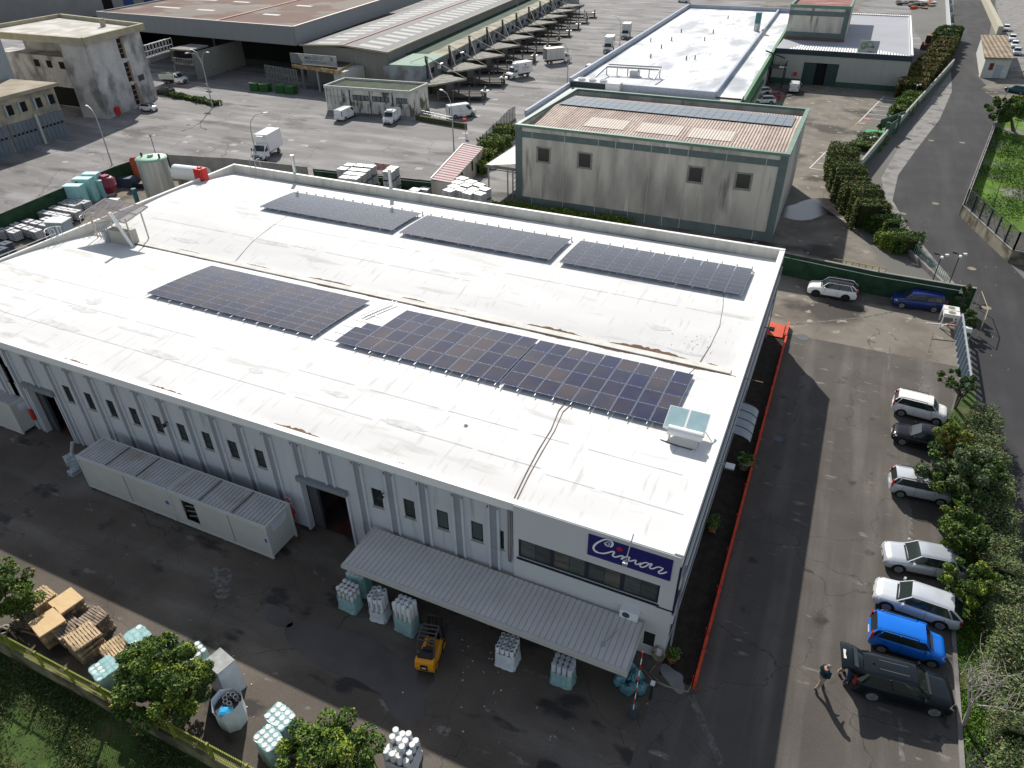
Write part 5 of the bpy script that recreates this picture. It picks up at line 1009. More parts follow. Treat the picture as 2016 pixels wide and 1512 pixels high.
# ------------------------------------------------------------------ road walls and fences
wl = [G(1705,352), G(1745,300), G(1830,200), G(1872,140)]
wg = M('white_green_wall', (.36,.37,.33), rough=.85, var=.1)
t = thing('roadside_wall', 'low cream wall with green foot between hedge and road', 'wall', tuple(wl[0])); q = MB(); q2 = MB()
for a, b in ((G(1683,350),G(1742,278)),(G(1757,266),G(1873,135))):
    q.bar(a+Vector((0,0,1.45)), b+Vector((0,0,1.45)), .25, .9); q2.bar(a+Vector((0,0,.5)), b+Vector((0,0,.5)), .3, 1.0)
q.build('upper_face', wg, t, True); q2.build('green_foot', green_paint, t, True)
a, b = G(1868,105), G(1868,0); t = thing('roadside_wall', 'whitish wall beside the road above the hedge, upper right', 'wall', tuple(a)); q = MB(); q.bar((a.x,a.y,1.1),(b.x-1,b.y,1.1),.3,2.2); q.build('wall_face', M('pale_blueish_wall', (.42,.45,.46), rough=.8, var=.15), t, True); q = MB(); 
for k_ in range(5): p = a.lerp(b,k_/5+.05); q.bar((p.x,p.y,0),(p.x,p.y,2.9),.6)
q.build('pier', wg, t, True)
a, b = G(1966,68), G(1935,0); t = thing('roadside_wall', 'cream wall on the right side of the far road', 'wall', tuple(a)); q = MB(); q.bar((a.x,a.y,1.0),(b.x,b.y,1.0),1.2,2.0); q.build('wall_face', M('cream_wall', (.40,.37,.29), rough=.85, var=.1), t, True)
t = thing('green_gate', 'dark green gate between hedge and cream wall by the parking bays', 'gate', tuple(G(1750,270))); q = MB(); a, b = G(1740,277), G(1762,262); q.bar((a.x,a.y,1.2),(b.x,b.y,1.2),.1,2.2); q.build('gate_leaf', green_paint, t, True)
q = MB()
for p in (a,b): q.bar((p.x,p.y,0),(p.x,p.y,2.8),.5)
q.bar((a.x-1,a.y+4,1.4),(b.x+1,b.y+6,1.4),.1,1.6); q.build('gate_post', green_paint, t, True)
# field wall with fence panels
fw = [G(1955,300), G(1890,425), G(1985,516), G(2100,540)]
conw = M('mossy_concrete', (.26,.24,.18), rough=.95, var=.3, scale=.8, stretch=(1,1,.5), col2=(.11,.095,.065), cscale=.7, cthr=(.45,.6))
t = thing('field_wall', 'stained concrete wall with dark fence panels round the grassy field', 'wall', tuple(fw[1])); q = MB(); q2 = MB(); q3 = MB()
topz = [1.0,1.35,1.35,1.2]
pts_ = [G(1972,210), fw[1], fw[2], fw[3]]
for i in range(3):
    a, b = pts_[i], pts_[i+1]; d = (b-a).normalized(); q.bar((a.x,a.y,.65),((b+d*.12).x,(b+d*.12).y,.65),.28,1.3); q2.bar((a.x,a.y,1.33),(b.x,b.y,1.33),.34,.06); 
    if i > 0:
        n = max(2, int((b-a).length/1.9))
        for k_ in range(n+1): p = a.lerp(b,k_/n); q3.bar((p.x,p.y,1.36),(p.x,p.y,3.3),.16)
        q3.bar((a.x,a.y,3.3),(b.x,b.y,3.3),.05); q3.bar((a.x,a.y,1.5),(b.x,b.y,1.5),.04)
        for k_ in range(n): p, p2 = a.lerp(b,k_/n), a.lerp(b,(k_+1)/n); q3.bar((p.x,p.y,1.5),(p2.x,p2.y,3.2),.02); q3.bar((p.x,p.y,3.2),(p2.x,p2.y,1.5),.02)
    else:
        n = 16
        for k_ in range(n+1): p = a.lerp(b,k_/n); q3.bar((p.x,p.y,1.36),(p.x,p.y,3.3),.1)
        q3.bar((a.x,a.y,3.3),(b.x,b.y,3.3),.05)
q.build('wall_face', conw, t, True); q2.build('coping', conc_path, t, True); q3.build('fence_panel', dark_frame, t, True)
mesh_m = M('fence_mesh', (.05,.06,.05), rough=.8, var=0, alpha=.28); q = MB(); 
for i in (1,2): a, b = pts_[i], pts_[i+1]; q.bar((a.x,a.y,2.4),(b.x,b.y,2.4),.01,1.8)
q.build('mesh_infill', mesh_m, t, True)
# fence on the narrow concrete strip (green railing)
t = thing('green_railing', 'light green railing along the old pavement by the road', 'fence', tuple(G(1745,445))); q = MB(); a, b = G(1742,442), G(1862,560); c = G(1668,470)
rl = [G(1738,438,.3), G(1800,500,.3), G(1862,556,.3)]
for i in range(44): p = rl[0].lerp(rl[2], i/43); q.bar((p.x,p.y,0),(p.x,p.y,1.25),.045)
q.bar((rl[0].x,rl[0].y,1.1),(rl[2].x,rl[2].y,1.1),.04); q.build('bars', M('pale_green_rail', (.22,.36,.30), rough=.6), t, True); q = MB(); q.bar((rl[0].x-.3,rl[0].y-.3,.25),(rl[2].x-.3,rl[2].y-.3,.25),.25,.5); q.build('base', conc_path, t, True)
t = thing('yellow_barrier', 'low yellow barrier fence behind the green wall', 'fence', tuple(G(1650,530))); q = MB(); a, b = G(1637,525,.3), G(1740,545,.3)
for k_ in range(9): p = a.lerp(b,k_/8); q.bar((p.x,p.y,0),(p.x,p.y,1.2),.07)
q.bar((a.x,a.y,1.2),(b.x,b.y,1.2),.06); q.bar((a.x,a.y,.5),(b.x,b.y,.5),.05); q.build('rails', M('faded_yellow', (.40,.32,.10), rough=.8, var=.2), t, True)
# red-orange painted kerb fence round the planting bed
t = thing('orange_red_fence', 'long orange-red barrier round the dark planting bed beside the factory', 'fence', (-.5,40,0))
q = MB(); fx0, fx1 = -.48, -.55
q.bar((fx0,21.7,.28),(fx0-.02,57.6,.28),.15,.52); q.build('barrier', orange_fence, t, True)
q = MB(); q.bar((-.60,57.75,.28),(-.60,60.3,.28),.24,.52); q.poly([(XR+.1,57.9),(-.8,57.9),(-.8,60.2),(XR+.1,60.5)], .10); q.build('barrier_end', M('orange_sheet', (.50,.09,.05), rough=.8, var=.2, scale=1), t, True)
for k_ in range(13): y = 22+k_*3; q = MB(); q.box(fx0-.17,y-.04,0,fx0-.125,y+.04,.62); q.build('post', red_p, t, True)
# road-side gate, striped slats
t = thing('sliding_gate', 'grey sliding gate of slanted slats on the right edge of the car park', 'gate', tuple(G(1905,690))); a, b = G(1905,700), G(1908,787)
gx = 12.9; gy0, gy1 = G(1905,787).y, G(1905,665).y
q = MB(); n = 11
for k_ in range(n): y = gy0+(gy1-gy0)*k_/(n-1); q.bar((gx,y,.15),(gx+.02,y,1.95),.1,.28)
q.build('slats', M('blue_grey_slat', (.22,.27,.33), rough=.45, metal=.3, var=.05), t, True); q = MB(); q.bar((gx,gy0-.2,2.0),(gx,gy1+.2,2.0),.12); q.bar((gx,gy0-.2,.1),(gx,gy1+.2,.1),.12); q.bar((gx,gy0-.2,0),(gx,gy0-.2,2.05),.14); q.bar((gx,gy1+.2,0),(gx,gy1+.2,2.05),.14); q.build('frame', steel, t, True)
# AC units on a white frame near the gate
t = thing('white_unit_frame', 'two white fan units on a white frame beside the dark blue car', 'equipment', tuple(G(1868,645)))
p = G(1862,648); wf = M('white_frame_paint', (.66,.66,.63), rough=.6, var=.05)
q = MB()
for sx in (0,1.15):
    for sy in (0,1.6): q.bar((p.x-.5+sx,p.y+sy,0),(p.x-.5+sx,p.y+sy,1.15),.1)
q.bar((p.x-.5,p.y,0.05),(p.x+.65,p.y,1.1),.09); q.build('frame', wf, t, True)
for k_ in (0,1):
    q = MB(); q.box(p.x-.55,p.y-.05+k_*.95,1.16,p.x+.7,p.y+.75+k_*.95,1.5); u_ = q.build('unit', wf, t, True); q = MB(); q.lathe((p.x+.08,p.y+.35+k_*.95,1.501), [(.3,0),(.3,.01)], 16); q.build('fan', M('fan_brown', (.20,.18,.14), rough=.8), u_, True)
q = MB(); a, b = G(1823,636,.9), G(1903,644,.9); q.tube([(a.x,a.y,.9),(a.lerp(b,.5).x,a.lerp(b,.5).y,.9)], .06, 6, white_trim); q.tube([(a.lerp(b,.5).x,a.lerp(b,.5).y,.9),(b.x,b.y,.9)], .06, 6, red_p); q.box(b.x-.1,b.y-.1,0,b.x+.15,b.y+.15,1.1,dgrey)
tag(q.build('barrier_arm'), 'low red and white barrier arm beside the white unit frame', 'barrier')
# ------------------------------------------------------------------ vehicles
def veh_paint(name, col, metal=.0): return M('paint_'+name, col, rough=.14 if metal < .1 else .32, metal=metal, coat=0 if metal < .1 else .5, var=.03, spec=.45 if max(col) > .1 else .28)
lamp_w = M('headlight_lens', (.55,.58,.60), rough=.15, var=0, spec=.8); lamp_r = M('taillight_lens', (.35,.01,.012), rough=.2, var=0, spec=.7); plate_m = M('number_plate', (.60,.60,.58), rough=.5, var=0); rimm = M('wheel_rim', (.24,.245,.25), rough=.45, metal=.1, var=.05)
def wheel(parent, x, y, r, side, w=.2, rim=rimm):
    q = MB(); q.lathe((0,0,0), [(r*.72,-w/2),(r*.96,-w/2+.01),(r,-w/2+.04),(r,w/2-.04),(r*.96,w/2-.01),(r*.72,w/2)], 20, tyre); o = q.build('wheel', None, parent); o.location = (x,y,r); o.rotation_euler = (R(90),0,0)
    q = MB(); z = -w/2-.012 if side > 0 else w/2+.002; zz = (z, z+.01)
    # five spokes and hub
    def tr(px, py, k=0): return (px,py, zz[k])
    s_ = -1 if side < 0 else 1; zf = (w/2+.006)*(1 if side < 0 else -1); zf = -zf*0 + (-(w/2+.004) if side > 0 else (w/2+.004))
    zf = (w/2+.004) if side > 0 else -(w/2+.004); zf = -zf
    q.add([(r*.68*math.cos(a),r*.68*math.sin(a),zf*.9) for a in np.linspace(0,2*math.pi,20,endpoint=False)], [tuple(range(20))], black)
    for k_ in range(5):
        a = k_*2*math.pi/5; ca, sa = math.cos(a), math.sin(a); w2 = r*.12
        q.add([(ca*r*.1-sa*w2,sa*r*.1+ca*w2,zf),(ca*r*.7-sa*w2*.8,sa*r*.7+ca*w2*.8,zf),(ca*r*.7+sa*w2*.8,sa*r*.7-ca*w2*.8,zf),(ca*r*.1+sa*w2,sa*r*.1-ca*w2,zf)], [(0,1,2,3)], rim)
    q.lathe((0,0,min(zf,zf*.85)), [(r*.7,0),(r*.74,abs(zf)*.15)], 20, rim); q.build('rim', None, o); return o
def car(name, label, cat, pm, L=4.2, W_=1.75, H=1.48, wb=2.55, hood=.80, belt=.93, cowl=.285, rf=.44, rr=.86, tail=.99, deck=None, roofm=None, rails=False, wr=.31, van=False, boxy=0, glass_back=True, group='cars parked round the yards', hatch_open=False, rimc=rimm, cladding=False):
    """x forward, origin on the ground at the centre. cowl..tail: fractions of the length from the nose"""
    t = thing(name, label, cat, (0,0,0), 0, group); hw = W_/2
    X = lambda f: L/2-f*L
    zh = hood; st = []     # (x, ztop, halfwidth, zlow)
    st.append((X(0), zh*.62, hw*.70, .32)); st.append((X(.012), zh*.80, hw*.84, .24)); st.append((X(.04), zh*.92, hw*.93, .2)); st.append((X(.10), zh*.98, hw*.975, .19)); st.append((X(.19), zh*1.03, hw*.99, .19))
    st.append((X(cowl), zh*1.10, hw, .19)); st.append((X(cowl+.12), belt+.005, hw, .19)); st.append((X(.6), belt+.02, hw, .19)); st.append((X(.78), belt+.04, hw*.995, .2)); st.append((X(.9), belt+.05, hw*.98, .22)); st.append((X(.97), (belt+.05) if deck is None else deck, hw*.94, .26)); st.append((X(.99), belt*.97, hw*.90, .3)); st.append((X(1.0), belt*.75, hw*.82, .36))
    rows = []
    for x, zt, w, zl in st:
        half = [(w*.84,zl),(w*.96,zl+.06),(w*.995,zl+(zt-zl)*.35),(w,zl+(zt-zl)*.6),(w*.975,zl+(zt-zl)*.88),(w*.90,zt-.008),(w*.5,zt+.025*(w/hw)),(0,zt+.035*(w/hw))]
        rows.append([(x, -a, b) for a, b in half]+[(x, a, b) for a, b in half[::-1][1:]])
    q = MB(); q.grid([r_ for r_ in rows]); q.add(rows[0], [tuple(range(len(rows[0])))]); q.add(rows[-1], [tuple(range(len(rows[-1])))[::-1]])
    body = q.build('body', pm, t)
    # greenhouse
    xc, x1, x2, x3 = X(cowl), X(rf), X(rr), X(tail if not deck else .9); zb0 = zh*1.10; zb = belt+.03; zr = H-.035; wb_ = hw*.93; wr_ = hw*(.74+.12*boxy); zm = zb+(zr-zb)*.5
    def ring(x, z, w): return (x, w, z)
    # side glass as solid volume
    low = [(xc,wb_*.86,zb0),(X(cowl+.13),wb_,zb),(x2+(x3-x2)*.2,wb_*.985,zb),(x3,wb_*.86,zb+.03)]
    upp = [(x1+.06,wr_*.93,zr-.045),(x1-.25*(x1-x2)+0,wr_,zr-.03),(x2+.2,wr_*.99,zr-.03),(x2,wr_*.92,zr-.05)]
    q = MB(); v = []
    for s_ in (-1,1): v += [(a,s_*b,c) for a,b,c in low]+[(a,s_*b,c) for a,b,c in upp]
    f = []
    for o_, flip in ((0,False),(8,True)):
        for i in range(3): fc = (o_+i,o_+i+1,o_+4+i+1,o_+4+i); f.append(fc[::-1] if flip else fc)
    f.append((0,4,12,8)); f.append((3,11,15,7)); f.append((4,5,6,7,15,14,13,12))
    q.add(v, f); side = q.build('glass', car_glass if not van else pm, t)
    if van:
        q = MB(); e_ = .012; a, b, c, d = [Vector(v[i]) for i in (0,4,12,8)]; nf = Vector((1,0,1)).normalized()*e_
        q.add([a.lerp(b,.06)+nf,a.lerp(b,.9)+nf,d.lerp(c,.9)+nf,d.lerp(c,.06)+nf], [(0,1,2,3)]); q.build('windscreen', car_glass, t)
        q = MB()
        for o_ in (0,8):
            a, b, c, d = [Vector(v[o_+i]) for i in (0,1,5,4)]; s_ = -1 if o_ == 0 else 1; off = Vector((0,s_*e_,.0)); p = [a.lerp(b,.12).lerp(d.lerp(c,.12),.1),a.lerp(b,.98).lerp(d.lerp(c,.98),.08),a.lerp(b,.98).lerp(d.lerp(c,.98),.82),a.lerp(b,.12).lerp(d.lerp(c,.12),.86)]; q.add([x+off for x in p], [(0,1,2,3)])
        q.build('side_window', car_glass, t)
    # roof skin
    q = MB(); n = 9; rowsr = []
    xs_ = np.linspace(x1+.10, x2-.05, n)
    for i, x in enumerate(xs_):
        k_ = i/(n-1); w = wr_*(.97 if 0 < i < n-1 else .93)+.012; zc = zr+.03*math.sin(math.pi*min(1,k_*1.1+.05)); ze = zr-.035
        if i == 0: zc, ze = zr-.02, zr-.05
        if i == n-1: zc, ze = zr-.015, zr-.055
        rowsr.append([(x,-w,ze-.03),(x,-w*.97,ze),(x,-w*.6,zc-.005),(x,0,zc+.01),(x,w*.6,zc-.005),(x,w*.97,ze),(x,w,ze-.03)])
    q.grid(rowsr); q.build('roof', roofm or pm, t)
    # pillars
    q = MB()
    for s_ in (-1,1):
        def P(a, off=.006): return Vector((a[0], s_*(a[1]+off), a[2]))
        q.bar(P(low[0]), P(upp[0]), .055, .05); 
        m0 = Vector((low[1][0]+(low[2][0]-low[1][0])*.42, low[1][1], low[1][2])); m1 = Vector((upp[1][0]+(upp[2][0]-upp[1][0])*.40, upp[1][1], upp[1][2]))
        q.bar(P(m0), P(m1), .05, .03, black)
        q.bar(P(low[2]), P(upp[2]), .14 if not deck else .06, .03); q.bar(P(low[3]), P(upp[3]), .09, .05)
        q.bar(P(upp[0]), P(upp[3]), .03, .05)
        if not van: q.bar(P(low[2],.001), P(low[3],.001), .05, .02)
    q.build('pillar', pm, t)
    if not van and cat != 'car_': pass
    # lights, plates, grille, bumpers
    for s_ in (-1,1):
        q = MB(); q.add([(X(.008),s_*hw*.56,zh*.70),(X(.03),s_*hw*.90,zh*.72),(X(.085),s_*hw*.975,zh*.90),(X(.055),s_*hw*.80,zh*.955),(X(.022),s_*hw*.60,zh*.86)], [(0,1,2,3,4)]); 
        q.v = [(x+.012,y+s_*.01,z+.012) for x,y,z in q.v]; q.build('headlight', lamp_w, t)
        zt0, zt1 = (belt*.80, zr-.25) if boxy else (belt*.78, belt+.06)
        q = MB(); q.cbox((X(.985)-.0, s_*hw*.84, zt0), (.10,.16,zt1-zt0), 0); q.build('taillight', lamp_r, t)
        q = MB(); q.cbox((X(cowl+.055), s_*(hw+.10), zb-.02), (.12,.2,.13), 0, None, .8); q.build('mirror', pm, t)
        q = MB(); q.bar((X(cowl+.07),s_*(hw+.004),.45),(X(cowl+.07),s_*(hw*.985+.004),belt-.05),.012,.01); q.bar((X(.60),s_*(hw+.006),.4),(X(.60),s_*(hw*.985+.004),belt-.05),.012,.01)
        if not van: q.bar((X(.83),s_*(hw*.985+.006),.55),(X(.80),s_*(hw*.985+.004),belt-.03),.012,.01)
        q.bar((X(.19),s_*(hw*.99),.26),(X(.85),s_*(hw*.995),.26),.03,.10 if not cladding else .2); q.build('door_seam', black, t)
    q = MB(); q.cbox((X(0)-.005,0,.36),(.03,hw*1.0,.16)); q.cbox((X(0)-.0,0,zh*.62),(.04,hw*.7,.06)); q.build('grille', black, t)
    q = MB(); q.cbox((X(0)+.015,0,.45),(.02,.5,.11)); q.cbox((X(1.0)-.01,0,.55),(.02,.5,.11)); q.build('plate', plate_m, t)
    q = MB(); q.bar((X(cowl-.01),-hw*.6,zb0+.03),(X(cowl-.01),hw*.7,zb0+.03),.10,.02); q.build('wiper', black, t)
    if rails:
        for s_ in (-1,1): q = MB(); q.tube([(x1-.25,s_*wr_*.92,zr-.01),(x1-.35,s_*wr_*.93,zr+.06),(x2+.25,s_*wr_*.93,zr+.06),(x2+.15,s_*wr_*.92,zr-.01)], .022, 6); q.build('roof_rail', black, t)
    xf = X((L-wb)/2/L*.92); xw = xf-wb
    for s_ in (-1,1):
        for x in (xf,xw):
            q = MB(); q.add([(x+(wr+.075)*math.cos(a),s_*(hw+.004),wr+(wr+.075)*math.sin(a)) for a in np.linspace(-.35,math.pi+.35,20)], [tuple(range(20))]); q.build('wheel_arch', black, t)
            wheel(t, x, s_*(hw-.085), wr, s_, .2, rimc)
    t['xf'] = xf; t['wb'] = wb; t['hw'] = hw; return t
def place(t, front, rear, z=0, yoff=0):
    """stand a vehicle so that its wheels on the camera side touch the two picked ground points"""
    F, Rr = G(*front), G(*rear); h = (F-Rr); h.z = 0; h.normalize(); n = Vector((-h.y,h.x,0)); mid = (F+Rr)/2
    if n.dot(mid) < 0: n = -n
    xf, wb, hw = t['xf'], t['wb'], t['hw']; c = mid+n*(hw-.03)-h*(xf-wb/2)
    t.location = (c.x,c.y,z); t.rotation_euler = (0,0,math.atan2(h.y,h.x))
    for k_ in ('xf','wb','hw'): del t[k_]
    return t
white = veh_paint('white', (.80,.80,.78)); silver = veh_paint('silver', (.48,.52,.56), .35); silver2 = veh_paint('silver_pale', (.58,.61,.64), .3); blackp = veh_paint('black', (.012,.012,.018)); darkblue = veh_paint('dark_blue', (.012,.03,.16)); blue = veh_paint('bright_blue', (.008,.15,.62)); dgreen = veh_paint('dark_green_grey', (.009,.013,.017)); redp = veh_paint('red', (.35,.015,.02)); blackrim = M('black_rim', (.02,.02,.02), rough=.4)
place(car('parked_car','white compact suv with black roof parked along the green wall','car', white, 4.4, 1.82, 1.62, 2.64, .95, 1.05, .27, .40, .88, 1.0, roofm=veh_paint('black', (.012,.012,.018)), rails=True, wr=.35, boxy=.3, rimc=blackrim, cladding=True), (1603,584), (1663,594))
place(car('parked_car','dark blue estate car parked along the green wall','car', darkblue, 4.42, 1.76, 1.58, 2.71, .86, .98, .20, .36, .92, 1.0, rails=True, wr=.32, boxy=.3), (1770,607), (1839,616))
place(car('parked_car','small white boxy hatchback, topmost in the row under the trees','car', white, 3.65, 1.62, 1.56, 2.3, .93, 1.0, .22, .34, .93, 1.0, rails=True, wr=.29, boxy=1), (1841,837), (1771,819))
place(car('parked_car','black hatchback parked below the small white hatchback','car', blackp, 4.1, 1.72, 1.42, 2.5, .78, .90, .27, .43, .80, .98, wr=.31), (1775,877), (1850,896))
place(car('parked_car','small silver boxy hatchback half under the big tree','car', silver2, 3.55, 1.58, 1.54, 2.3, .9, .98, .22, .34, .93, 1.0, rails=True, wr=.28, boxy=1), (1845,995), (1773,980))
place(car('parked_car','pale silver rounded hatchback, upper of the two silver ones with nose to the lane','car', silver, 4.3, 1.79, 1.49, 2.6, .82, .95, .27, .42, .84, .99, wr=.32), (1766,1128), (1864,1148))
place(car('parked_car','bright silver hatchback directly above the bright blue car','car', silver2, 4.2, 1.76, 1.48, 2.58, .80, .93, .27, .42, .86, .99, wr=.32), (1742,1202), (1846,1239))
place(car('parked_car','bright blue small hatchback with roof rails','car', blue, 3.55, 1.60, 1.54, 2.3, .9, .98, .22, .34, .93, 1.0, rails=True, wr=.28, boxy=1), (1829,1313), (1733,1284))
suv = car('parked_car','dark green-grey suv with its tailgate raised','car', dgreen, 4.55, 1.84, 1.66, 2.70, .98, 1.08, .27, .42, .90, 1.0, rails=False, wr=.36, boxy=.05, cladding=True)
# raised tailgate with plate, lamps and rear glass
q = MB(); xr_ = -4.55/2+.38; Pg = []
for i in range(5):
    k_ = i/4; x = xr_-.02-1.02*k_; z = 1.63+.22*math.sin(k_*2.2)-.02; w_ = .66+.10*k_; Pg.append([(x,-w_,z-.05),(x,-w_*.9,z),(x,0,z+.02),(x,w_*.9,z),(x,w_,z-.05)])
q.grid(Pg); q.grid([[(x,y,z-.07) for x,y,z in r_][::-1] for r_ in Pg]); tg = q.build('tailgate', dgreen, suv)
q = MB(); p = Pg[1]; p2 = Pg[3]; q.add([(p[1][0],p[1][1]*.9,p[1][2]+.022),(p[3][0],p[3][1]*.9,p[3][2]+.022),(p2[3][0]+.3,p2[3][1]*.85,p2[3][2]+.03),(p2[1][0]+.3,p2[1][1]*.85,p2[1][2]+.03)], [(3,2,1,0)]); q.build('rear_glass', car_glass, tg)
q = MB(); p = Pg[4]; q.box(p[2][0]+.1,-.26,p[2][2]+.005,p[2][0]+.22,.26,p[2][2]+.03); q.build('plate', plate_m, tg)
for s_ in (-1,1): q = MB(); q.bar((xr_-.05,s_*.62,1.25),(xr_-.55,s_*.66,1.72),.025); q.build('gas_strut', black, tg)
q = MB(); q.box(-4.55/2+.03,-.6,.75,-4.55/2+.4,.6,1.10); q.build('boot_opening', dark_gap, suv)
for s_ in (-1,1): q = MB(); q.bar((.1,s_*.25,1.645),(-1.2,s_*.25,1.66),.04,.02); q.build('roof_groove', dgrey, suv)
q = MB(); q.add([(-1.35,0,1.66),(-1.5,-.04,1.66),(-1.5,0,1.74),(-1.5,.04,1.66)], [(0,1,2),(0,2,3),(1,3,2)]); q.build('antenna_fin', black, suv)
place(suv, (1834,1410), (1713,1379))
# vans
def vanx(label, front, rear, rear_view=False, name='parked_van', L=4.9, H=1.95, fridge=False):
    t = car(name, label, 'van', white, L, 1.92, H, L*.62, 1.08, 1.12, .15, .27, .97, 1.0, van=True, wr=.33, boxy=1, group='white vans on the market yard')
    if fridge: q = MB(); q.cbox((L*.18,0,H-.01),(.8,1.1,.22),0,None,.8); q.build('roof_fridge', white_trim, t)
    return place(t, front, rear)
vanx('white van seen from behind, left one in front of the stained office', (701,229), (680,238.5), L=4.8)
vanx('white van with roof cooler facing the camera by the stained office', (773,246.5), (791,233), fridge=True, L=4.9)
vanx('tall white van parked side-on right of the stained office', (934,229), (893,234.5), L=5.3, H=2.25)
vanx('small white van seen from behind near the dark green doors', (1574,176), (1571,184), L=4.2, H=1.8)
# trucks
def truck(label, front, rear, L=6.2, boxh=2.3, open_back=False, fridge=True, txt=None, cabc=white, tipper=False, boxz=.95):
    t = thing('box_truck' if not tipper else 'tipper_truck', label, 'truck', (0,0,0), 0, 'trucks on the market yard'); W_ = 2.1; hw = W_/2; cl = 1.75; X0_ = L/2
    prof = [(0,.45),(0,.95),(.25,1.15),(.75,1.32),(1.25,2.15),(1.75,2.22),(1.95,2.22),(1.95,.45)]
    q = MB(); n = len(prof); v = [(X0_-a, s_*hw*(.96 if b < 1.4 else .86), b) for s_ in (-1,1) for a,b in prof]
    q.add(v, [tuple(range(n)), tuple(range(n,2*n))[::-1]]+[(i,(i+1)%n,n+(i+1)%n,n+i)[::-1] for i in range(n)]); cab = q.build('cab', cabc, t)
    q = MB(); q.add([(X0_-.78+.01,-hw*.84,1.37),(X0_-.78+.01,hw*.84,1.37),(X0_-1.22+.01,hw*.78,2.10),(X0_-1.22+.01,-hw*.78,2.10)], [(0,1,2,3)]); q.build('windscreen', car_glass, cab)
    for s_ in (-1,1):
        q = MB(); q.add([(X0_-.95,s_*(hw*.965),1.32),(X0_-1.75,s_*(hw*.965),1.32),(X0_-1.75,s_*(hw*.875),2.0),(X0_-1.35,s_*(hw*.875),2.0)], [(0,1,2,3)]); q.build('side_window', car_glass, cab)
        q = MB(); q.cbox((X0_-.85,s_*(hw+.12),1.35),(.12,.18,.4)); q.build('mirror', black, cab); q = MB(); q.cbox((X0_-.05,s_*hw*.72,.75),(.14,.4,.2)); q.build('headlight', lamp_w, cab)
    q = MB(); q.cbox((X0_+.01,0,.5),(.06,1.7,.28)); q.cbox((X0_-.03,0,.85),(.08,.9,.14)); q.build('bumper', dgrey, cab)
    xb0, xb1 = X0_-2.05, -L/2; zb_ = boxz
    q = MB(); q.box(-L/2+.1,-.45,.5,X0_-1.0,.45,.75); q.build('chassis', black, t)
    if tipper:
        q = MB(); q.box(xb1,-hw,1.0,xb0,hw,1.1); q.box(xb1,-hw,1.101,xb1+.08,hw,2.0); q.box(xb0-.08,-hw,1.101,xb0,hw,2.0); q.box(xb1+.081,-hw,1.101,xb0-.081,-hw+.08,2.0); q.box(xb1+.081,hw-.08,1.101,xb0-.081,hw,2.0); q.build('tipper_body', M('tipper_grey', (.45,.50,.45), rough=.6, var=.1), t)
        q = MB(); q.cbox(((xb0+xb1)/2,0,1.15),(xb0-xb1-.3,1.7,1.0),0,None,.7); q.build('load', M('green_grey_load', (.22,.28,.2), rough=.8, var=.3, scale=3), t)
    elif open_back:
        q = MB(); th_ = .08; q.box(xb1,-hw,zb_,xb0,hw,zb_+th_); q.box(xb1,-hw,zb_+boxh-th_,xb0,hw,zb_+boxh); q.box(xb1,-hw,zb_+th_,xb0,-hw+th_,zb_+boxh-th_); q.box(xb1,hw-th_,zb_+th_,xb0,hw,zb_+boxh-th_); q.box(xb0-th_,-hw+th_,zb_+th_,xb0,hw-th_,zb_+boxh-th_); q.build('cargo_box', M('box_offwhite', (.60,.58,.53), rough=.6, var=.06), t)
        q = MB()
        for xx in (xb1+.9,xb1+(xb0-xb1)*.55,xb1+(xb0-xb1)*.75): q.box(xx,-hw-.01,zb_+.1,xx+.03,-hw-.001,zb_+boxh-.2); q.box(xx,hw+.001,zb_+.1,xx+.03,hw+.01,zb_+boxh-.2)
        q.build('door_seam', dgrey, t)
    else:
        q = MB(); q.box(xb1,-hw,zb_,xb0,hw,zb_+boxh); q.build('cargo_box', white, t); q = MB(); q.box(xb1-.02,-hw-.015,zb_,xb1+.05,hw+.015,zb_+boxh+.01); q.box(xb1,-hw-.012,zb_-.02,xb0,hw+.012,zb_+.05); q.build('box_trim', alu, t)
    if fridge: q = MB(); q.cbox((xb0+.26,0,zb_+boxh-.55),(.5,1.3,.42),0,None,.85); q.build('cooling_unit', plas_white, t)
    xf, xw = X0_-.85, -L/2+1.2
    for s_ in (-1,1):
        for x in (xf,xw): wheel(t, x, s_*(hw-.14), .36, s_, .24)
    t['xf'] = xf; t['wb'] = xf-xw; t['hw'] = hw; place(t, front, rear)
    if txt:
        mw = PM(t)
        for s_ in (-1,1):
            o = mw @ Vector(((xb0+xb1)/2, s_*(hw+.012), zb_+boxh*.5)); rt = mw.to_3x3() @ Vector((-s_,0,0)); text_mesh('LA DISPENSA', .34, M('lettering_red', (.45,.06,.06), rough=.6), 'lettering', t, frame(o,rt,(0,0,1)), .008)
            o2 = mw @ Vector(((xb0+xb1)/2, s_*(hw+.012), zb_+boxh*.74)); q = MB(); fr_ = frame(o2,rt,(0,0,1)); q.add([fr_ @ Vector((.22*math.cos(a),.2*math.sin(a),0)) for a in np.linspace(0,6.28,12,endpoint=False)], [tuple(range(12))]); q.build('emblem', M('emblem_green', (.12,.25,.2), rough=.6), t, True)
            q = MB(); 
            for k_ in range(2): c_ = mw @ Vector(((xb0+xb1)/2, s_*(hw+.012), zb_+boxh*(.33-.1*k_))); f2 = frame(c_,rt,(0,0,1)); q.add([f2 @ Vector(v_) for v_ in ((-.9,-.03,0),(.9,-.03,0),(.9,.03,0),(-.9,.03,0))], [(0,1,2,3)])
            q.build('small_print', M('small_print', (.35,.38,.40), rough=.6), t, True)
    return t
truck('white box truck standing alone in the middle of the market yard', (527,316), (550,302), L=6.0, boxh=2.5)
truck('white box truck with red lettering on its side at the loading bays', (1005,158), (1047,150), L=5.9, boxh=2.1, txt=1)
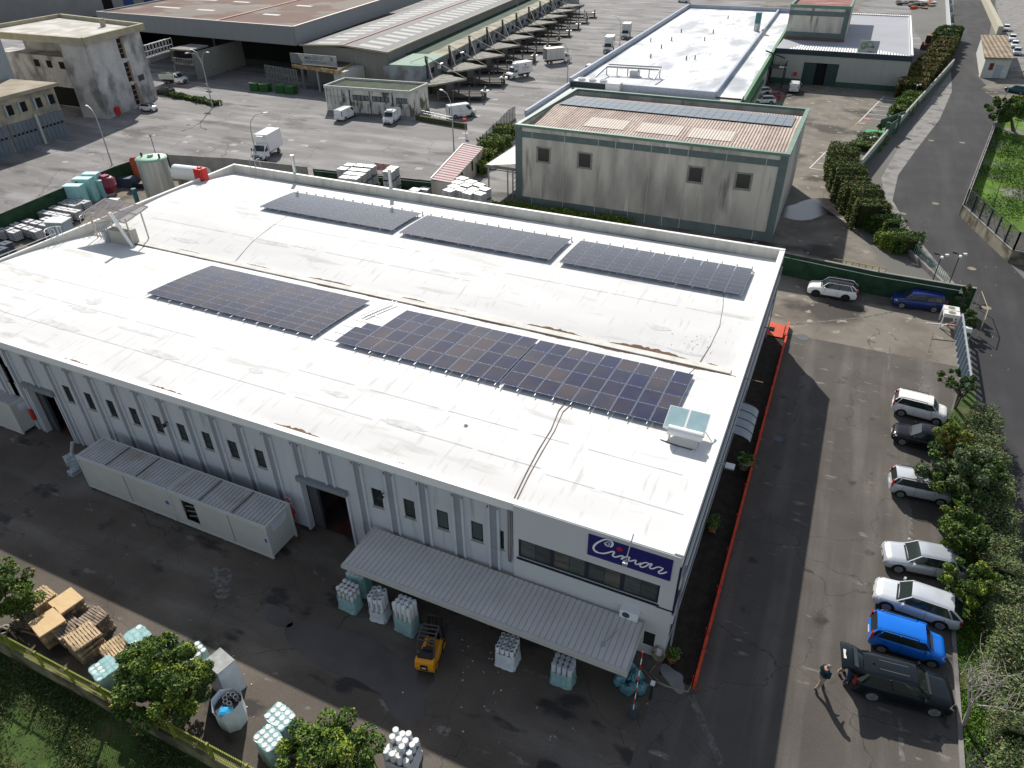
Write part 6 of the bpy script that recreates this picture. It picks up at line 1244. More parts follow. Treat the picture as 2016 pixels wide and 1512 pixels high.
truck('long off-white box truck with open rear behind the lettered truck', (1121,123), (1084,127), L=6.6, boxh=2.4, open_back=True, fridge=False)
truck('white refrigerated truck facing the camera at the flat white roof edge', (1199,111), (1213,93), L=6.2, boxh=2.5)
truck('off-white box truck partly hidden behind the flat white roof', (1232,84), (1246,66), L=6.2, boxh=2.6, open_back=True, fridge=False)
truck('small pale tipper truck beside the footbridge', (353,167), (327,166), L=5.4, tipper=True, fridge=False)
place(car('parked_car','white and black city car beside the stained tower','car', white, 2.9, 1.6, 1.5, 1.9, .95, 1.0, .16, .32, .88, 1.0, roofm=blackp, wr=.28, boxy=.5), (301,221.5), (279,220.5))
place(car('parked_car','dark car half hidden behind the stained tower','car', blackp, 4.1, 1.7, 1.45, 2.5, .8, .92), (312,187), (326,188))
place(car('parked_car','red car at the left wall of the flat white roof','car', redp, 4.0, 1.7, 1.5, 2.4, .85, .95), (1146,166), (1158,152))
place(car('parked_car','white suv at the left wall of the flat white roof, behind the red car','car', white, 4.3, 1.8, 1.6, 2.5, .9, 1.0, rails=True), (1160,150), (1172,137))
place(car('parked_car','white hatchback parked under the steel stair','car', white, 4.1, 1.74, 1.46, 2.5, .8, .92), (1483,190), (1515,188))
place(car('parked_car','dark red car behind the beige hall parapet','car', redp, 4.2, 1.74, 1.46, 2.5, .8, .92), (1500,200), (1535,197))
place(car('parked_car','white car in front of the dark red one behind the beige hall','car', white, 4.2, 1.74, 1.46, 2.5, .8, .92), (1488,206), (1520,206))
for i, (a, b, lb) in enumerate((((1972,66),(1973,54),'white car in the far side yard, farthest of the row'),((1984,86),(1984,74),'white car in the far side yard, second of the row'),((1988,99),(1988,87),'white car in the far side yard, third of the row'),((1992,113),(1992,101),'grey car in the far side yard, nearest of the row'))):
    place(car('parked_car', lb, 'car', white if i < 3 else silver, 4.3, 1.8, 1.5, 2.5, .85, .95, group='cars in the far side yard'), a, b)
place(car('parked_car','white van-like car at the top edge beyond the flat white roof','car', white, 4.4, 1.8, 1.7, 2.6, .95, 1.0, boxy=1), (1336,5), (1352,6))
place(car('parked_car','dark teal car behind the field fence near the hut','car', veh_paint('teal', (.02,.10,.11)), 4.2, 1.75, 1.48, 2.5, .85, .95), (1985,182), (2006,186))
# ------------------------------------------------------------------ forklift
yel = M('forklift_yellow', (.72,.30,.012), rough=.4, var=.05)
t = thing('forklift', 'yellow forklift with black mast facing in under the canopy', 'forklift', (0,0,0))
q = MB(); 
pr = [(-1.15,.22),(-1.25,.6),(-1.2,.98),(-.95,1.12),(-.55,1.05),(-.55,.22)]; n = len(pr)
q.add([(a,s_*w_,b) for s_, w_ in ((-1,.52),(1,.52)) for a,b in pr], [tuple(range(n))[::-1], tuple(range(n,2*n))]+[(i,(i+1)%n,n+(i+1)%n,n+i) for i in range(n)]); q.build('counterweight', yel, t)
q = MB(); q.box(-.55,-.52,.22,.75,-.34,.62); q.box(-.55,.34,.22,.75,.52,.62); q.box(-.55,-.34,.22,.75,.34,.45); q.build('chassis', yel, t)
q = MB(); q.box(-1.0,-.42,1.10,-.5,.42,1.22); q.box(-1.27,-.2,.45,-1.235,.2,.85); q.build('rear_cover', black, t); q = MB(); q.box(-1.285,-.12,.6,-1.272,.12,.7); q.build('plate', plate_m, t)
q = MB(); q.cbox((-.25,0,.7),(.5,.5,.15)); q.cbox((-.5,0,.85),(.14,.5,.5)); q.build('seat', black, t)
q = MB(); q.bar((.25,0,.8),(.45,0,.5),.06); q.lathe((.22,0,.85), [(.16,0),(.16,.03)], 12); q.build('steering_wheel', black, t)
q = MB()
for s_ in (-1,1): q.bar((-.85,s_*.48,1.1),(-.55,s_*.46,2.12),.07); q.bar((.65,s_*.48,.6),(.35,s_*.46,2.12),.07); q.bar((-.6,s_*.46,2.12),(.4,s_*.46,2.12),.08)
for k_ in range(5): x = -.6+k_*.25; q.bar((x,-.46,2.14),(x,.46,2.14),.06,.05)
q.build('overhead_guard', dgrey, t)
q = MB()
for s_ in (-1,1): q.box(.9,s_*.36-.06,.1,1.05,s_*.36+.06,2.25)
for z in (.5,1.2,2.15): q.box(.93,-.34,z,1.03,.34,z+.1)
q.tube([(.97,.1,.2),(.97,.1,2.1)], .04, 6); q.tube([(.97,-.1,.2),(.97,-.1,2.1)], .04, 6); m_ = q.build('mast', black, t)
q = MB(); q.box(1.06,-.5,.2,1.12,.5,.7)
for s_ in (-1,1): q.box(1.12,s_*.28-.06,.08,2.1,s_*.28+.06,.13)
q.build('fork', dgrey, t)
for s_ in (-1,1): wheel(t, .55, s_*.48, .30, s_, .22, yel); wheel(t, -.75, s_*.46, .24, s_, .18, yel)
f0_, f1_ = G(850,1290), G(872,1225); t.location = (f0_.x,f0_.y,0); t.rotation_euler = (0,0,math.atan2(f1_.y-f0_.y, f1_.x-f0_.x)); t.scale = (.92,.92,.92)
# skid loader, upper right
t = thing('wheel_loader', 'orange wheel loader with wide black bucket between hall and hedge', 'loader', (0,0,0))
og = M('loader_orange', (.42,.10,.04), rough=.6, var=.1); q = MB(); q.cbox((-1.2,0,.7),(2.4,1.5,1.0),0,None,.9); q.cbox((.8,0,.7),(1.6,1.0,.6)); q.build('body', og, t)
q = MB(); q.cbox((0,0,1.5),(1.3,1.4,1.5),0,None,.85); q.build('cab', car_glass, t); q = MB(); q.cbox((0,0,3.0),(1.3,1.3,.12)); q.build('cab_roof', og, t)
for s_ in (-1,1):
    q = MB(); q.bar((.6,s_*.55,1.6),(2.3,s_*.55,.6),.18,.25); q.build('arm', og, t)
    for x in (-1.3,1.2): wheel(t, x, s_*.95, .65, s_, .45)
q = MB(); v = [(2.2,0.1),(2.9,.15),(2.3,1.1),(2.15,.9)]; q.add([(a,s_*1.35,b) for s_ in (-1,1) for a,b in v], [(0,1,2,3),(7,6,5,4),(0,4,5,1),(1,5,6,2),(2,6,7,3),(3,7,4,0)]); q.build('bucket', black, t)
p = G(1823,100); t.location = (p.x,p.y+3,0); t.rotation_euler = (0,0,R(-92))
# ------------------------------------------------------------------ site modules (prefabricated containers)
def module(label, x0, x1, y0, y1, z=2.75, opening=None, patch=True, endpatch=False):
    t = thing('site_cabin', label, 'cabin', ((x0+x1)/2,(y0+y1)/2,0), 0, 'grey site cabins along the near wall')
    cab = M('cabin_panel', (.46,.46,.43), rough=.65, var=.05, scale=.8); tr = M('cabin_frame', (.50,.51,.49), rough=.6, var=.05)
    holes = [opening] if opening else []
    q = MB(); wall_holes(q, x0+.1, x1-.1, .25, z-.2, y0+.04, y0+.1, holes); q.box(x0+.04, y0+.1, .25, x0+.1, y1-.04, z-.2); q.box(x1-.1, y0+.1, .25, x1-.04, y1-.04, z-.2); q.box(x0+.1, y1-.1, .25, x1-.1, y1-.04, z-.2); q.build('panel', cab, t, True)
    q = MB(); q.box(x0,y0,.12,x1,y0+.12,.25); q.box(x0,y0,z-.2,x1,y0+.12,z); q.box(x0,y1-.12,z-.2,x1,y1,z); q.box(x0,y0+.12,z-.2,x0+.12,y1-.12,z); q.box(x1-.12,y0+.12,z-.2,x1,y1-.12,z)
    for x in (x0,x1-.12): q.box(x,y0,.25,x+.12,y0+.1,z-.2); q.box(x,y1-.12,.0,x+.12,y1,z-.2)
    q.build('frame', tr, t, True)
    q = MB(); ribs(q, x0+.13, x1-.13, y0+.125, y1-.125, z-.02, z+.01, .27, .06, .05); q.build('corrugated_roof', M('cabin_roof', (.44,.44,.43), rough=.7, var=.1, scale=1.2, col2=(.36,.33,.28), cscale=.5, cthr=(.55,.7)), t, True)
    q = MB()
    for k_ in (1/3,2/3): x = x0+(x1-x0)*k_; q.box(x-.03,y0+.13,z+.03,x+.03,y1-.13,z+.06)
    q.build('roof_joint', dgrey, t, True)
    q = MB(); x = x0+(x1-x0)*(.52 if not opening else .62); q.box(x-.02,y0+.03,.26,x+.02,y0+.039,z-.21); q.build('panel_seam', dgrey, t, True)
    q = MB()
    for k_ in range(5): x = x0+.2+(x1-x0-.4)*k_/4; q.box(x-.06,y0+.02,0,x+.06,y0+.14,.12)
    q.build('foot', conc_path, t, True)
    if patch: q = MB(); x = x1-(.5 if not opening else .35); q.add([(x,y0+.035,1.35),(x+.3,y0+.035,1.4),(x+.28,y0+.035,1.7),(x-.02,y0+.035,1.65)], [(0,1,2,3)]); q.build('sticker', M('blue_sticker', (.03,.10,.40), rough=.6), t, True)
    if opening:
        q = MB(); xa, xb, za, zb = opening; q.box(xa,y0+.3,za,xb,y0+.34,zb); o_ = q.build('opening', dark_gap, t, True); q = MB()
        for k_ in range(4): q.bar((xa+.1,y0+.2,za+.25+k_*.42),(xb-.1,y0+.22,za+.5+k_*.38),.05)
        q.build('frame_bars', M('dull_bars',(.25,.26,.25),rough=.7), o_, True)
    if endpatch: q = MB(); q.box(x1-.035,y0+.5,z-.85,x1-.03,y1-.4,z-.3); q.build('white_notice', M('pale_notice', (.55,.58,.64), rough=.6), t, True)
    return t
mY0, mY1 = 19.8, 21.95
module('left one of the two long grey cabins standing end to end', -40.2, -32.35, mY0, mY1)
module('right one of the two long grey cabins, with an open window', -32.3, -24.75, mY0, mY1, opening=(-31.4,-30.3,.6,2.3), endpatch=True)
a = G(48,858); module('third grey cabin cut by the left edge of the picture', a.x-7.6, a.x, a.y, a.y+2.2, patch=False, endpatch=True)
q = MB(); p = G(150,925)
for k_ in range(7): q.cbox((p.x+random.uniform(-.3,.3),p.y+random.uniform(-.3,.4),.25*k_*.5),(random.uniform(.5,.9),random.uniform(.5,.9),.35),random.random()*3)
q.tube([(p.x-.4,p.y,.2),(p.x+.1,p.y+.5,2.1)],.12,8); tag(q.build('foil_bundle', M('crumpled_foil', (.45,.50,.53), rough=.35, metal=.3, var=.3, scale=5, bump=1, bscale=6)), 'crumpled silvery bundle at the left end of the long cabins', 'bundle')
# ------------------------------------------------------------------ pallets
def pallet_proto():
    q = MB()
    for k_ in range(9): y = -.56+k_*.14; q.box(-.6,y-.048,.118,.6,y+.048,.14)
    for x in (-.53,0,.53): q.box(x-.05,-.6,.10,x+.05,.6,.117)
    for x in (-.53,0,.53):
        for y in (-.53,0,.53): q.box(x-.05,y-.07,.022,x+.05,y+.07,.0995)
    for x in (-.53,0,.53): q.box(x-.055,-.6,0,x+.055,.6,.0215)
    return q
pal_mesh = {}
for k_, m_ in (('wood',wood),('old',wood_old)): o = pallet_proto().build('pallet', m_); pal_mesh[k_] = o.data; bpy.data.objects.remove(o)
def pallet_stack(desc, cx, cy, n, rz, top=None, sc=1.0, old=.5, lean=.03):
    for i in range(n):
        pos = 'topmost' if i == n-1 else ('lowest' if i == 0 else f'{ORD[i+1]} from the ground')
        o = bpy.data.objects.new('pallet', pal_mesh['old' if random.random() < old else 'wood']); COL.objects.link(o)
        o.location = (cx+random.gauss(0,lean), cy+random.gauss(0,lean), .012+i*.1405*1.0); o.rotation_euler = (0,0,rz+random.gauss(0,.03)); o.scale = (sc,sc,1)
        tag(o, f'wooden pallet, {pos} in {desc}', 'pallet', 'stacked wooden pallets by the orchard fence')
    z = .012+n*.1405
    if top == 'ply':
        q = MB(); q.cbox((0,0,0),(1.3*sc,1.25*sc,.10)); 
        for y in (-.55,.55): q.box(-.62*sc,y*sc-.04,-.0,.62*sc,y*sc+.04,.001)
        o = q.build('board_lid', wood_new); o.location = (cx,cy,z+.02); o.rotation_euler = (0,0,rz); tag(o, f'flat plywood board lid on top of {desc}', 'board')
        q = MB()
        for y in (-.5,.5): q.cbox((0,y*sc,0),(1.2*sc,.08,.018))
        # packing strips under the lid
        o2 = q.build('batten', wood, o); o2.location = (0,0,-.019)
def PT(x, y, z): p = G(x,y,z); return p.x, p.y
sx_, sy_ = PT(78,1176,1.1); pallet_stack('the back left stack by the first orange tree', sx_, sy_, 8, R(-8))
sx_, sy_ = PT(130,1183,1.2); pallet_stack('the stack under the smooth pale lid', sx_, sy_, 8, R(-10), top='ply')
sx_, sy_ = PT(93,1225,1.2); pallet_stack('the stack under the ribbed pale lid', sx_, sy_, 8, R(-14), top='ply', sc=1.05)
sx_, sy_ = PT(128,1232,.9); pallet_stack('the low greyish stack between two pale lids', sx_, sy_, 6, R(-8), old=1)
sx_, sy_ = PT(182,1216,1.1); pallet_stack('the stack with narrow slats nearest the open yard', sx_, sy_, 8, R(-8), old=.8)
sx_, sy_ = PT(160,1250,1.3); pallet_stack('the tallest stack in the middle', sx_, sy_, 9, R(-10), old=.6, sc=1.08)
sx_, sy_ = PT(224,1272,.9); pallet_stack('the stack beside the turquoise bales', sx_, sy_, 6, R(-12), old=.2, sc=.95)
sx_, sy_ = PT(48,1215,.5); pallet_stack('the low stack under the first orange tree', sx_, sy_, 3, R(20), old=1)
q = MB()
for k_ in range(16): p = G(20+random.uniform(0,60),1240+random.uniform(-8,10),.2); q.bar((p.x,p.y,.05+k_*.02),(p.x+random.uniform(-1,1),p.y+random.uniform(-.4,.4),.1+random.uniform(0,.3)),random.uniform(.05,.12),.03)
tag(q.build('scrap_wood', wood_old), 'heap of broken wood and scrap against the orchard fence', 'scrap', None, 'stuff')
t = thing('old_tyre', 'old pale tyre lying at the left edge by the orchard fence', 'tyre', tuple(G(8,1238,.1))); p = G(8,1242,.1); q = MB(); q.lathe((p.x,p.y,.02), [(.22,.0),(.33,.0),(.35,.1),(.33,.2),(.22,.2),(.22,.0)], 18); q.build('ring', M('pale_tyre', (.25,.25,.24), rough=.8), t, True)
# ------------------------------------------------------------------ bales of film-wrapped rolls
def bale(label, c, nx_, ny_, hgt, film, rz=0, r=.13, wrap=1.0, cap=None, spread=0, jut=.0, filmh=None, tint=None, tops='closed', bag=False):
    t = thing('roll_bale', label, 'bale', (c[0],c[1],0), rz, 'bales of upright white rolls')
    s = 2*r+.012; rollm = tint or M('white_roll', (.62,.64,.64), rough=.5, var=.05)
    for i in range(nx_):
        for j in range(ny_):
            x, y = (i-(nx_-1)/2)*s+(s/2*(j%2)-s/4 if spread else 0), (j-(ny_-1)/2)*s; h = hgt+random.uniform(-jut,jut)
            q = MB(); 
            if tops == 'open': q.lathe((x,y,.15), [(r*.93,0),(r*.93,h),(r*.8,h),(r*.78,h-.25)], 12); q.add([(x+r*.78*math.cos(a),y+r*.78*math.sin(a),.15+h-.25) for a in np.linspace(0,6.283,12,endpoint=False)], [tuple(range(12))], dgrey)
            else: q.lathe((x,y,.15), [(r*.95,0),(r*.95,h-.02),(r*.86,h)], 12)
            o = q.build('roll', rollm, t)
            if cap and (i+j)%2 == cap-1 or (cap == 3):
                q = MB(); q.lathe((x,y,.15+h-.13), [(r*.97,0),(r*.97,.05)], 12, M('roll_red', (.40,.06,.05), rough=.6)); q.lathe((x,y,.15+h-.22), [(r*.97,0),(r*.97,.06)], 12, M('roll_green', (.05,.28,.12), rough=.6)); q.build('band', None, o)
            if hgt > 1.4 and j == 0:
                q = MB()
                for k_ in range(5): q.box(x-.03,y-r-.006,.15+h*.52+k_*.11,x+.03,y-r*.965,.15+h*.52+k_*.11+.055)
                q.build('print', dgrey, o)
    fx, fy = nx_*s/2+.02, ny_*s/2+.02; fh = filmh or hgt+.02; rr = np.random.default_rng(int(abs(c[0]*100)))
    ring_ = []; n = 36
    for k_ in range(n):
        a = 2*math.pi*k_/n; ca, sa = math.cos(a), math.sin(a); m_ = max(abs(ca),abs(sa)); sq = 1/m_*.97 if m_ > .75 else 1.24; sq = min(1/m_, 1.27); ring_.append((ca*sq, sa*sq))
    P_ = []
    for z, k2 in ((.02,1.10),(.12,1.04),(.35*fh,1.0),(.7*fh,.99),(fh+.1,1.0)):
        P_.append([(a*fx*k2*(1+rr.uniform(-.05,.05)), b*fy*k2*(1+rr.uniform(-.05,.05)), z+rr.uniform(-.015,.03)) for a,b in ring_]+[None])
        P_[-1][-1] = P_[-1][0]
    q = MB(); q.grid(P_); 
    if (filmh is None or filmh > hgt) and not bag: q.add([tuple(p) for p in P_[-1][:-1]], [tuple(range(n))])
    q.build('film_wrap', film, t)
    q = MB(); q.box(-fx*.98,-fy*.98,0.0,fx*.98,fy*.98,.14); q.build('pallet_base', wood_old, t)
    return t
bale('bale of white rolls with red and green bands at the left end of the canopy', G(692,1193), 4, 3, 1.45, teal_film, R(-3), .13, cap=3, filmh=.95, jut=.05)
bale('turquoise wrapped bale in the shade under the canopy corner', G(712,1163), 4, 3, 1.5, teal_solid, R(3), .13)
bale('white bag of rolls with a black lining, second from the canopy corner', G(750,1212), 3, 3, 1.7, white_film, R(8), .14, filmh=.7, jut=.14, tops='open')
bale('tall bale of printed white rolls in half-height film left of the forklift', G(803,1236), 4, 3, 1.95, teal_film, R(-3), .135, filmh=1.05, jut=.05)
bale('white wrapped bale of open tubes at the canopy edge right of the forklift', G(1000,1300), 4, 4, 1.35, white_film, R(3), .12, filmh=1.0, jut=.04, tops='open')
bale('turquoise bale of grey-capped rolls at the canopy edge, rightmost', G(1108,1338), 4, 3, 1.35, teal_film, R(2), .13, filmh=.9, jut=.03, tint=M('greyish_roll', (.50,.52,.56), rough=.5, var=.05))
bale('turquoise bale beside the pallet stacks', G(287,1283,.0), 4, 3, 1.15, teal_film, R(-12), .155, jut=.01, filmh=1.2)
bale('turquoise bale between pallet stacks and orchard fence', G(222,1345,0), 4, 4, 1.15, teal_film, R(-15), .13, filmh=1.2)
bale('small turquoise bale just behind the big orange tree', G(340,1290,0), 2, 3, 1.0, teal_film, R(-15), .14, filmh=1.05)
bale('turquoise bale glimpsed through the big orange tree', G(396,1310,0), 3, 3, 1.1, teal_film, R(-15), .14, filmh=1.1)
bale('turquoise bale, upper of the two between the orange trees', G(562,1441,0), 4, 3, 1.2, teal_film, R(-12), .15, filmh=1.22)
bale('turquoise bale, lower of the two between the orange trees', G(540,1484,0), 4, 3, 1.2, teal_film, R(-15), .14, filmh=1.22)
bale('white bale of uneven white rolls at the bottom edge', G(795,1500,0), 4, 4, 1.35, white_film, R(5), .155, filmh=.9, jut=.22)
# tall white wrapped load and white open bag right of the big orange tree
t = thing('wrapped_load', 'tall white film-wrapped load right of the big orange tree', 'load', tuple(G(447,1352))); p = G(452,1352); q = MB(); q.cbox((p.x,p.y,.0),(1.35,1.1,2.1),R(-12),None,.86); q.build('film', white_film, t, True); q = MB(); q.cbox((p.x,p.y,2.1),(1.15,.95,.05),R(-12)); q.build('top_sheet', M('grey_top_sheet', (.33,.34,.33), rough=.7, var=.2, scale=3), t, True)
t = thing('open_bag', 'tall white open bag of black tubes and bright blue film', 'bag', tuple(G(470,1425))); p = G(462,1418)
q = MB(); n = 6; P_ = []
for z, k2 in ((.0,.92),(.5,1.0),(1.1,.98),(1.6,1.05)): P_.append([(p.x+.68*k2*math.cos(a), p.y+.68*k2*math.sin(a), z+(.12*math.cos(a*2) if z > 1.5 else 0)) for a in np.linspace(.4,6.283+.4,9)])
q.grid(P_, smooth=False); q.build('bag_skin', white_film, t, True)
q = MB(); q.lathe((p.x,p.y,1.25), [(.6,0),(.6,.02)], 12); q.build('lining', black, t, True)
for k_ in range(6): a = .9+k_*.85; x, y = p.x+.27*math.cos(a), p.y+.2+.22*math.sin(a); q = MB(); q.lathe((x,y,.8), [(.11,0),(.11,.72),(.09,.72),(.09,.6)], 12, M('grey_tube', (.12,.13,.14), rough=.4)); q.build('tube', None, t, True)
q = MB(); q.cbox((p.x+.1,p.y-.32,1.27),(.6,.4,.22),.4,None,.6); q.build('blue_film', M('bright_blue_film', (.02,.33,.62), rough=.3, var=.3, scale=5, bump=1, bscale=8), t, True)
# crumpled turquoise film by the canopy end
t = thing('film_heap', 'heap of crumpled turquoise film beside the right end of the canopy', 'film', tuple(G(1240,1355)))
rr = np.random.default_rng(3); p = G(1235,1360); q = MB()
for k_ in range(13):
    w_ = rr.uniform(.35,.7); cx_, cy_ = p.x+rr.normal(0,.22), p.y+rr.normal(0,.28)+.25; prof = [(w_*.2,0),(w_*.5,.08),(w_*.52,.25),(w_*.35,.42),(w_*.1,.5)]
    o_ = len(q.v); q.lathe((cx_,cy_,rr.uniform(0,.75)*(1 if k_ > 4 else .1)), prof, 9); q.v[o_:] = [(a+rr.normal(0,.05),b+rr.normal(0,.05),max(0.01,c+rr.normal(0,.03))) for a,b,c in q.v[o_:]]
q.build('crumpled_film', M('blue_teal_film', (.10,.25,.29), rough=.35, var=.35, scale=4, bump=1, bscale=7), t, True)
# barrier arm upright with its cabinet
t = thing('raised_barrier', 'raised red and white barrier arm on a grey cabinet at the wall corner', 'barrier', tuple(G(1246,1414))); p = G(1246,1410)
q = MB(); q.cbox((p.x,p.y,0),(.34,.34,1.0)); q.cbox((p.x,p.y,1.0),(.30,.30,.08),0,None,.6); q.build('cabinet', M('barrier_cabinet', (.055,.065,.085), rough=.5, var=.08), t, True)
q = MB(); n = 10
for k_ in range(n): q.bar((p.x+.02*k_/n,p.y-.2,.9+4.4*k_/n),(p.x+.02*(k_+1)/n,p.y-.2,.9+4.4*(k_+1)/n),.035,.065, red_p if k_%2 else white_trim)
q.build('arm', None, t, True)
t = thing('post_hydrant', 'small post with pale top standing on a mossy base near the barrier', 'post', tuple(G(1280,1375))); p = G(1280,1375); q = MB(); q.cbox((p.x,p.y,0),(.14,.14,1.2)); q.build('post', dark_frame, t, True); q = MB(); q.cbox((p.x,p.y,1.2),(.2,.2,.12)); q.build('top', plas_white, t, True)
# pots
def pot(label, px, sq=False, big=1, leaf=True):
    p = G(*px); t = thing('potted_plant', label, 'plant', (p.x,p.y,.012), 0, 'potted plants in the bed'); tc = M('terracotta', (.38,.15,.07), rough=.8, var=.1)
    q = MB()
    if sq: q.cbox((p.x,p.y,.012),(.38,.8,.35),0,None,1.12)
    else: q.lathe((p.x,p.y,.012), [(.2*big,0),(.3*big,.4*big),(.33*big,.42*big),(.33*big,.48*big),(.26*big,.46*big)], 14)
    q.build('pot', tc if not big > 1.2 else M('pale_stone_pot', (.30,.26,.2), rough=.9), t, True)
    n = 260; c = np.array([p.x,p.y,.45*big+.1])+np.random.default_rng(5).normal(size=(n,3))*np.array([.16,.16 if not sq else .28,.12])*big; leafmesh('foliage', c, .09*big, [leafA,leafB], t)
pot('terracotta pot with green plant at the building corner', (1322,1300)); pot('rectangular terracotta trough in the planting bed', (1404,1040), True); pot('large stone pot with spiky plant in the planting bed', (1464,922), False, 1.5)
# small litter on the yards
q = MB()
for k_ in range(70):
    x, y = random.choice([(random.uniform(900,1000),random.uniform(1260,1400)),(random.uniform(1880,2010),random.uniform(480,760)),(random.uniform(1700,1860),random.uniform(400,560)),(random.uniform(640,1300),random.uniform(1330,1500)),(random.uniform(420,500),random.uniform(1290,1420))]); p = G(x,y); q.cbox((p.x,p.y,.02),(random.uniform(.03,.12),random.uniform(.03,.08),.012),random.random()*3)
tag(q.build('litter', M('litter_pale', (.45,.43,.38), rough=.9, var=.3, scale=9)), 'scraps of pale litter and leaves scattered over the asphalt', 'litter', None, 'stuff')
# ------------------------------------------------------------------ caged tanks (IBC)
def ibc_proto(tint, cage, nm):
    t = thing('caged_tank', nm, 'tank', (0,0,0), 0, nm)
    q = MB(); q.box(-.56,-.46,.16,.56,.46,1.12); b = q.build('tank', tint, t)
    q = MB()
    for i in range(7):
        x = -.6+i*.2
        for y in (-.5,.5): q.bar((x,y,.14),(x,y,1.13),.022)
    for i in range(6):
        y = -.5+i*.2
        for x in (-.6,.6): q.bar((x,y,.14),(x,y,1.13),.022)
    for z in (.15,.35,.55,.75,.95,1.13):
        for y in (-.5,.5): q.bar((-.6,y,z),(.6,y,z),.022)
        for x in (-.6,.6): q.bar((x,-.5,z),(x,.5,z),.022)
    q.bar((-.6,0,1.135),(.6,0,1.135),.022); q.build('cage', cage, t)
    q = MB(); q.box(-.6,-.5,0,.6,.5,.05); 
    for x in (-.5,0,.5): q.box(x-.08,-.5,.05,x+.08,.5,.135)
    q.build('pallet', black, t); q = MB(); q.cyl((0,0,1.12), .11, .04, 12); q.build('lid', black, t)
    q = MB(); q.box(-.25,-.53,.5,.15,-.512,.85); q.build('label_plate', M('grey_plate', (.28,.31,.34), rough=.5), t)
    return t
clean = M('ibc_white', (.56,.575,.58), rough=.45, var=.04); proto = None
def ibc(kind, px, z, label, rz=0, sc=1.0, pos=None):
    global protos
    p = G(px[0], px[1], z+1.12) if pos is None else Vector(pos)
    if kind not in protos:
        tint, cg = {'w':(clean,M('ibc_cage',(.26,.27,.27),rough=.6)), 'd':(M('ibc_dirty', (.66,.66,.68), rough=.6, var=.15, scale=2), M('dark_cage',(.12,.12,.12),rough=.6)), 'b':(M('ibc_blue', (.05,.085,.13), rough=.5, var=.1), M('dark_cage',(.12,.12,.12)))}[kind]
        t = ibc_proto(tint, cg, 'x'); t['group'] = {'w':'white caged tanks behind the factory','d':'dull caged tanks in the left rear yard','b':'blue caged tanks in the left rear yard'}[kind]; protos[kind] = t
        t.location = (p.x,p.y,z); t.rotation_euler = (0,0,rz); t['label'] = label
    else: dup(protos[kind], (p.x,p.y,z), rz, label)
protos = {}
z0 = .02; z1 = 1.19
TIER = ['bottom','middle','top']
def tower_(px, n, desc, zt=None, sc=1.06, rz=0, lean=0):
    p = G(px[0], px[1], n*1.24-.06)
    for k_ in range(n):
        if 'w' not in protos: ibc('w', None, .02, 'x', 0, 1, (0,0,0)); protos['w']['_first'] = 1
        if protos['w'].get('_first'): o = protos['w']; del o['_first']; o.location = (p.x,p.y,.02+k_*1.24); o.rotation_euler = (0,0,rz); o['label'] = f'white caged tank, {TIER[k_+3-n] if n > 1 else "single"}, {desc}'
        else: o = dup(protos['w'], (p.x,p.y,.02+k_*1.24), rz, f'white caged tank, {TIER[k_+3-n] if n > 1 else "single"}, {desc}')
        o.scale = (sc*1.06,sc*1.06,sc)
rowA = [[(679.6,348.6),(697.3,350.1)],[(688.4,341),(707.5,343)],[(675.4,331.5),(697.3,333.4),(716.7,335.1)],[(688.4,324.1),(709.1,325.3),(728.5,327)]]
nm4 = ['front','second','third','rear']
for j, r_ in enumerate(rowA):
    for i, px in enumerate(r_): tower_(px, 3, f'{nm4[j]} row, {(["left","right"] if len(r_) == 2 else ["left","middle","right"])[i]}, cluster by the red notice', rz=R(6))
for i, px in enumerate(((765.6,336.3),(773.2,329.8))): tower_(px, 3, f'{["front","rear"][i]} of the lone tall stack behind the parapet', rz=R(6))
tower_((736,360.7), 1, 'between the left cluster and the lone tall stack')
for i, px in enumerate(((818,373),(836,371))): tower_(px, 1, f'{["left","right"][i]} one beside the empty cage')
rowC = [[(884.9,373.9)],[(893.5,366.3),(906.9,372.8),(923.3,378.9),(944,380.6)],[(900.9,358.5),(917.9,364.1),(932.2,372.5)],[(910.3,350.9),(927.2,357.3),(942.7,363.6),(953.3,371.7)]]
for j, r_ in enumerate(rowC):
    for i, px in enumerate(r_): tower_(px, 3, f'{nm4[j]} row, {ORD[i+1]} from left, cluster beside the beige hall', rz=R(-14))
t = thing('empty_cage', 'empty dark cage frame beside the low white tanks', 'cage', tuple(G(805,371,.5))); p = G(806,372,.5); q = MB()
for sx in (-.6,.6):
    for sy in (-.5,.5): q.bar((p.x+sx,p.y+sy,0),(p.x+sx,p.y+sy,1.1),.05)
for z in (.1,.6,1.1):
    for s_ in (-.5,.5): q.bar((p.x-.6,p.y+s_,z),(p.x+.6,p.y+s_,z),.04)
    for s_ in (-.6,.6): q.bar((p.x+s_,p.y-.5,z),(p.x+s_,p.y+.5,z),.04)
q.build('frame', dark_frame, t, True)
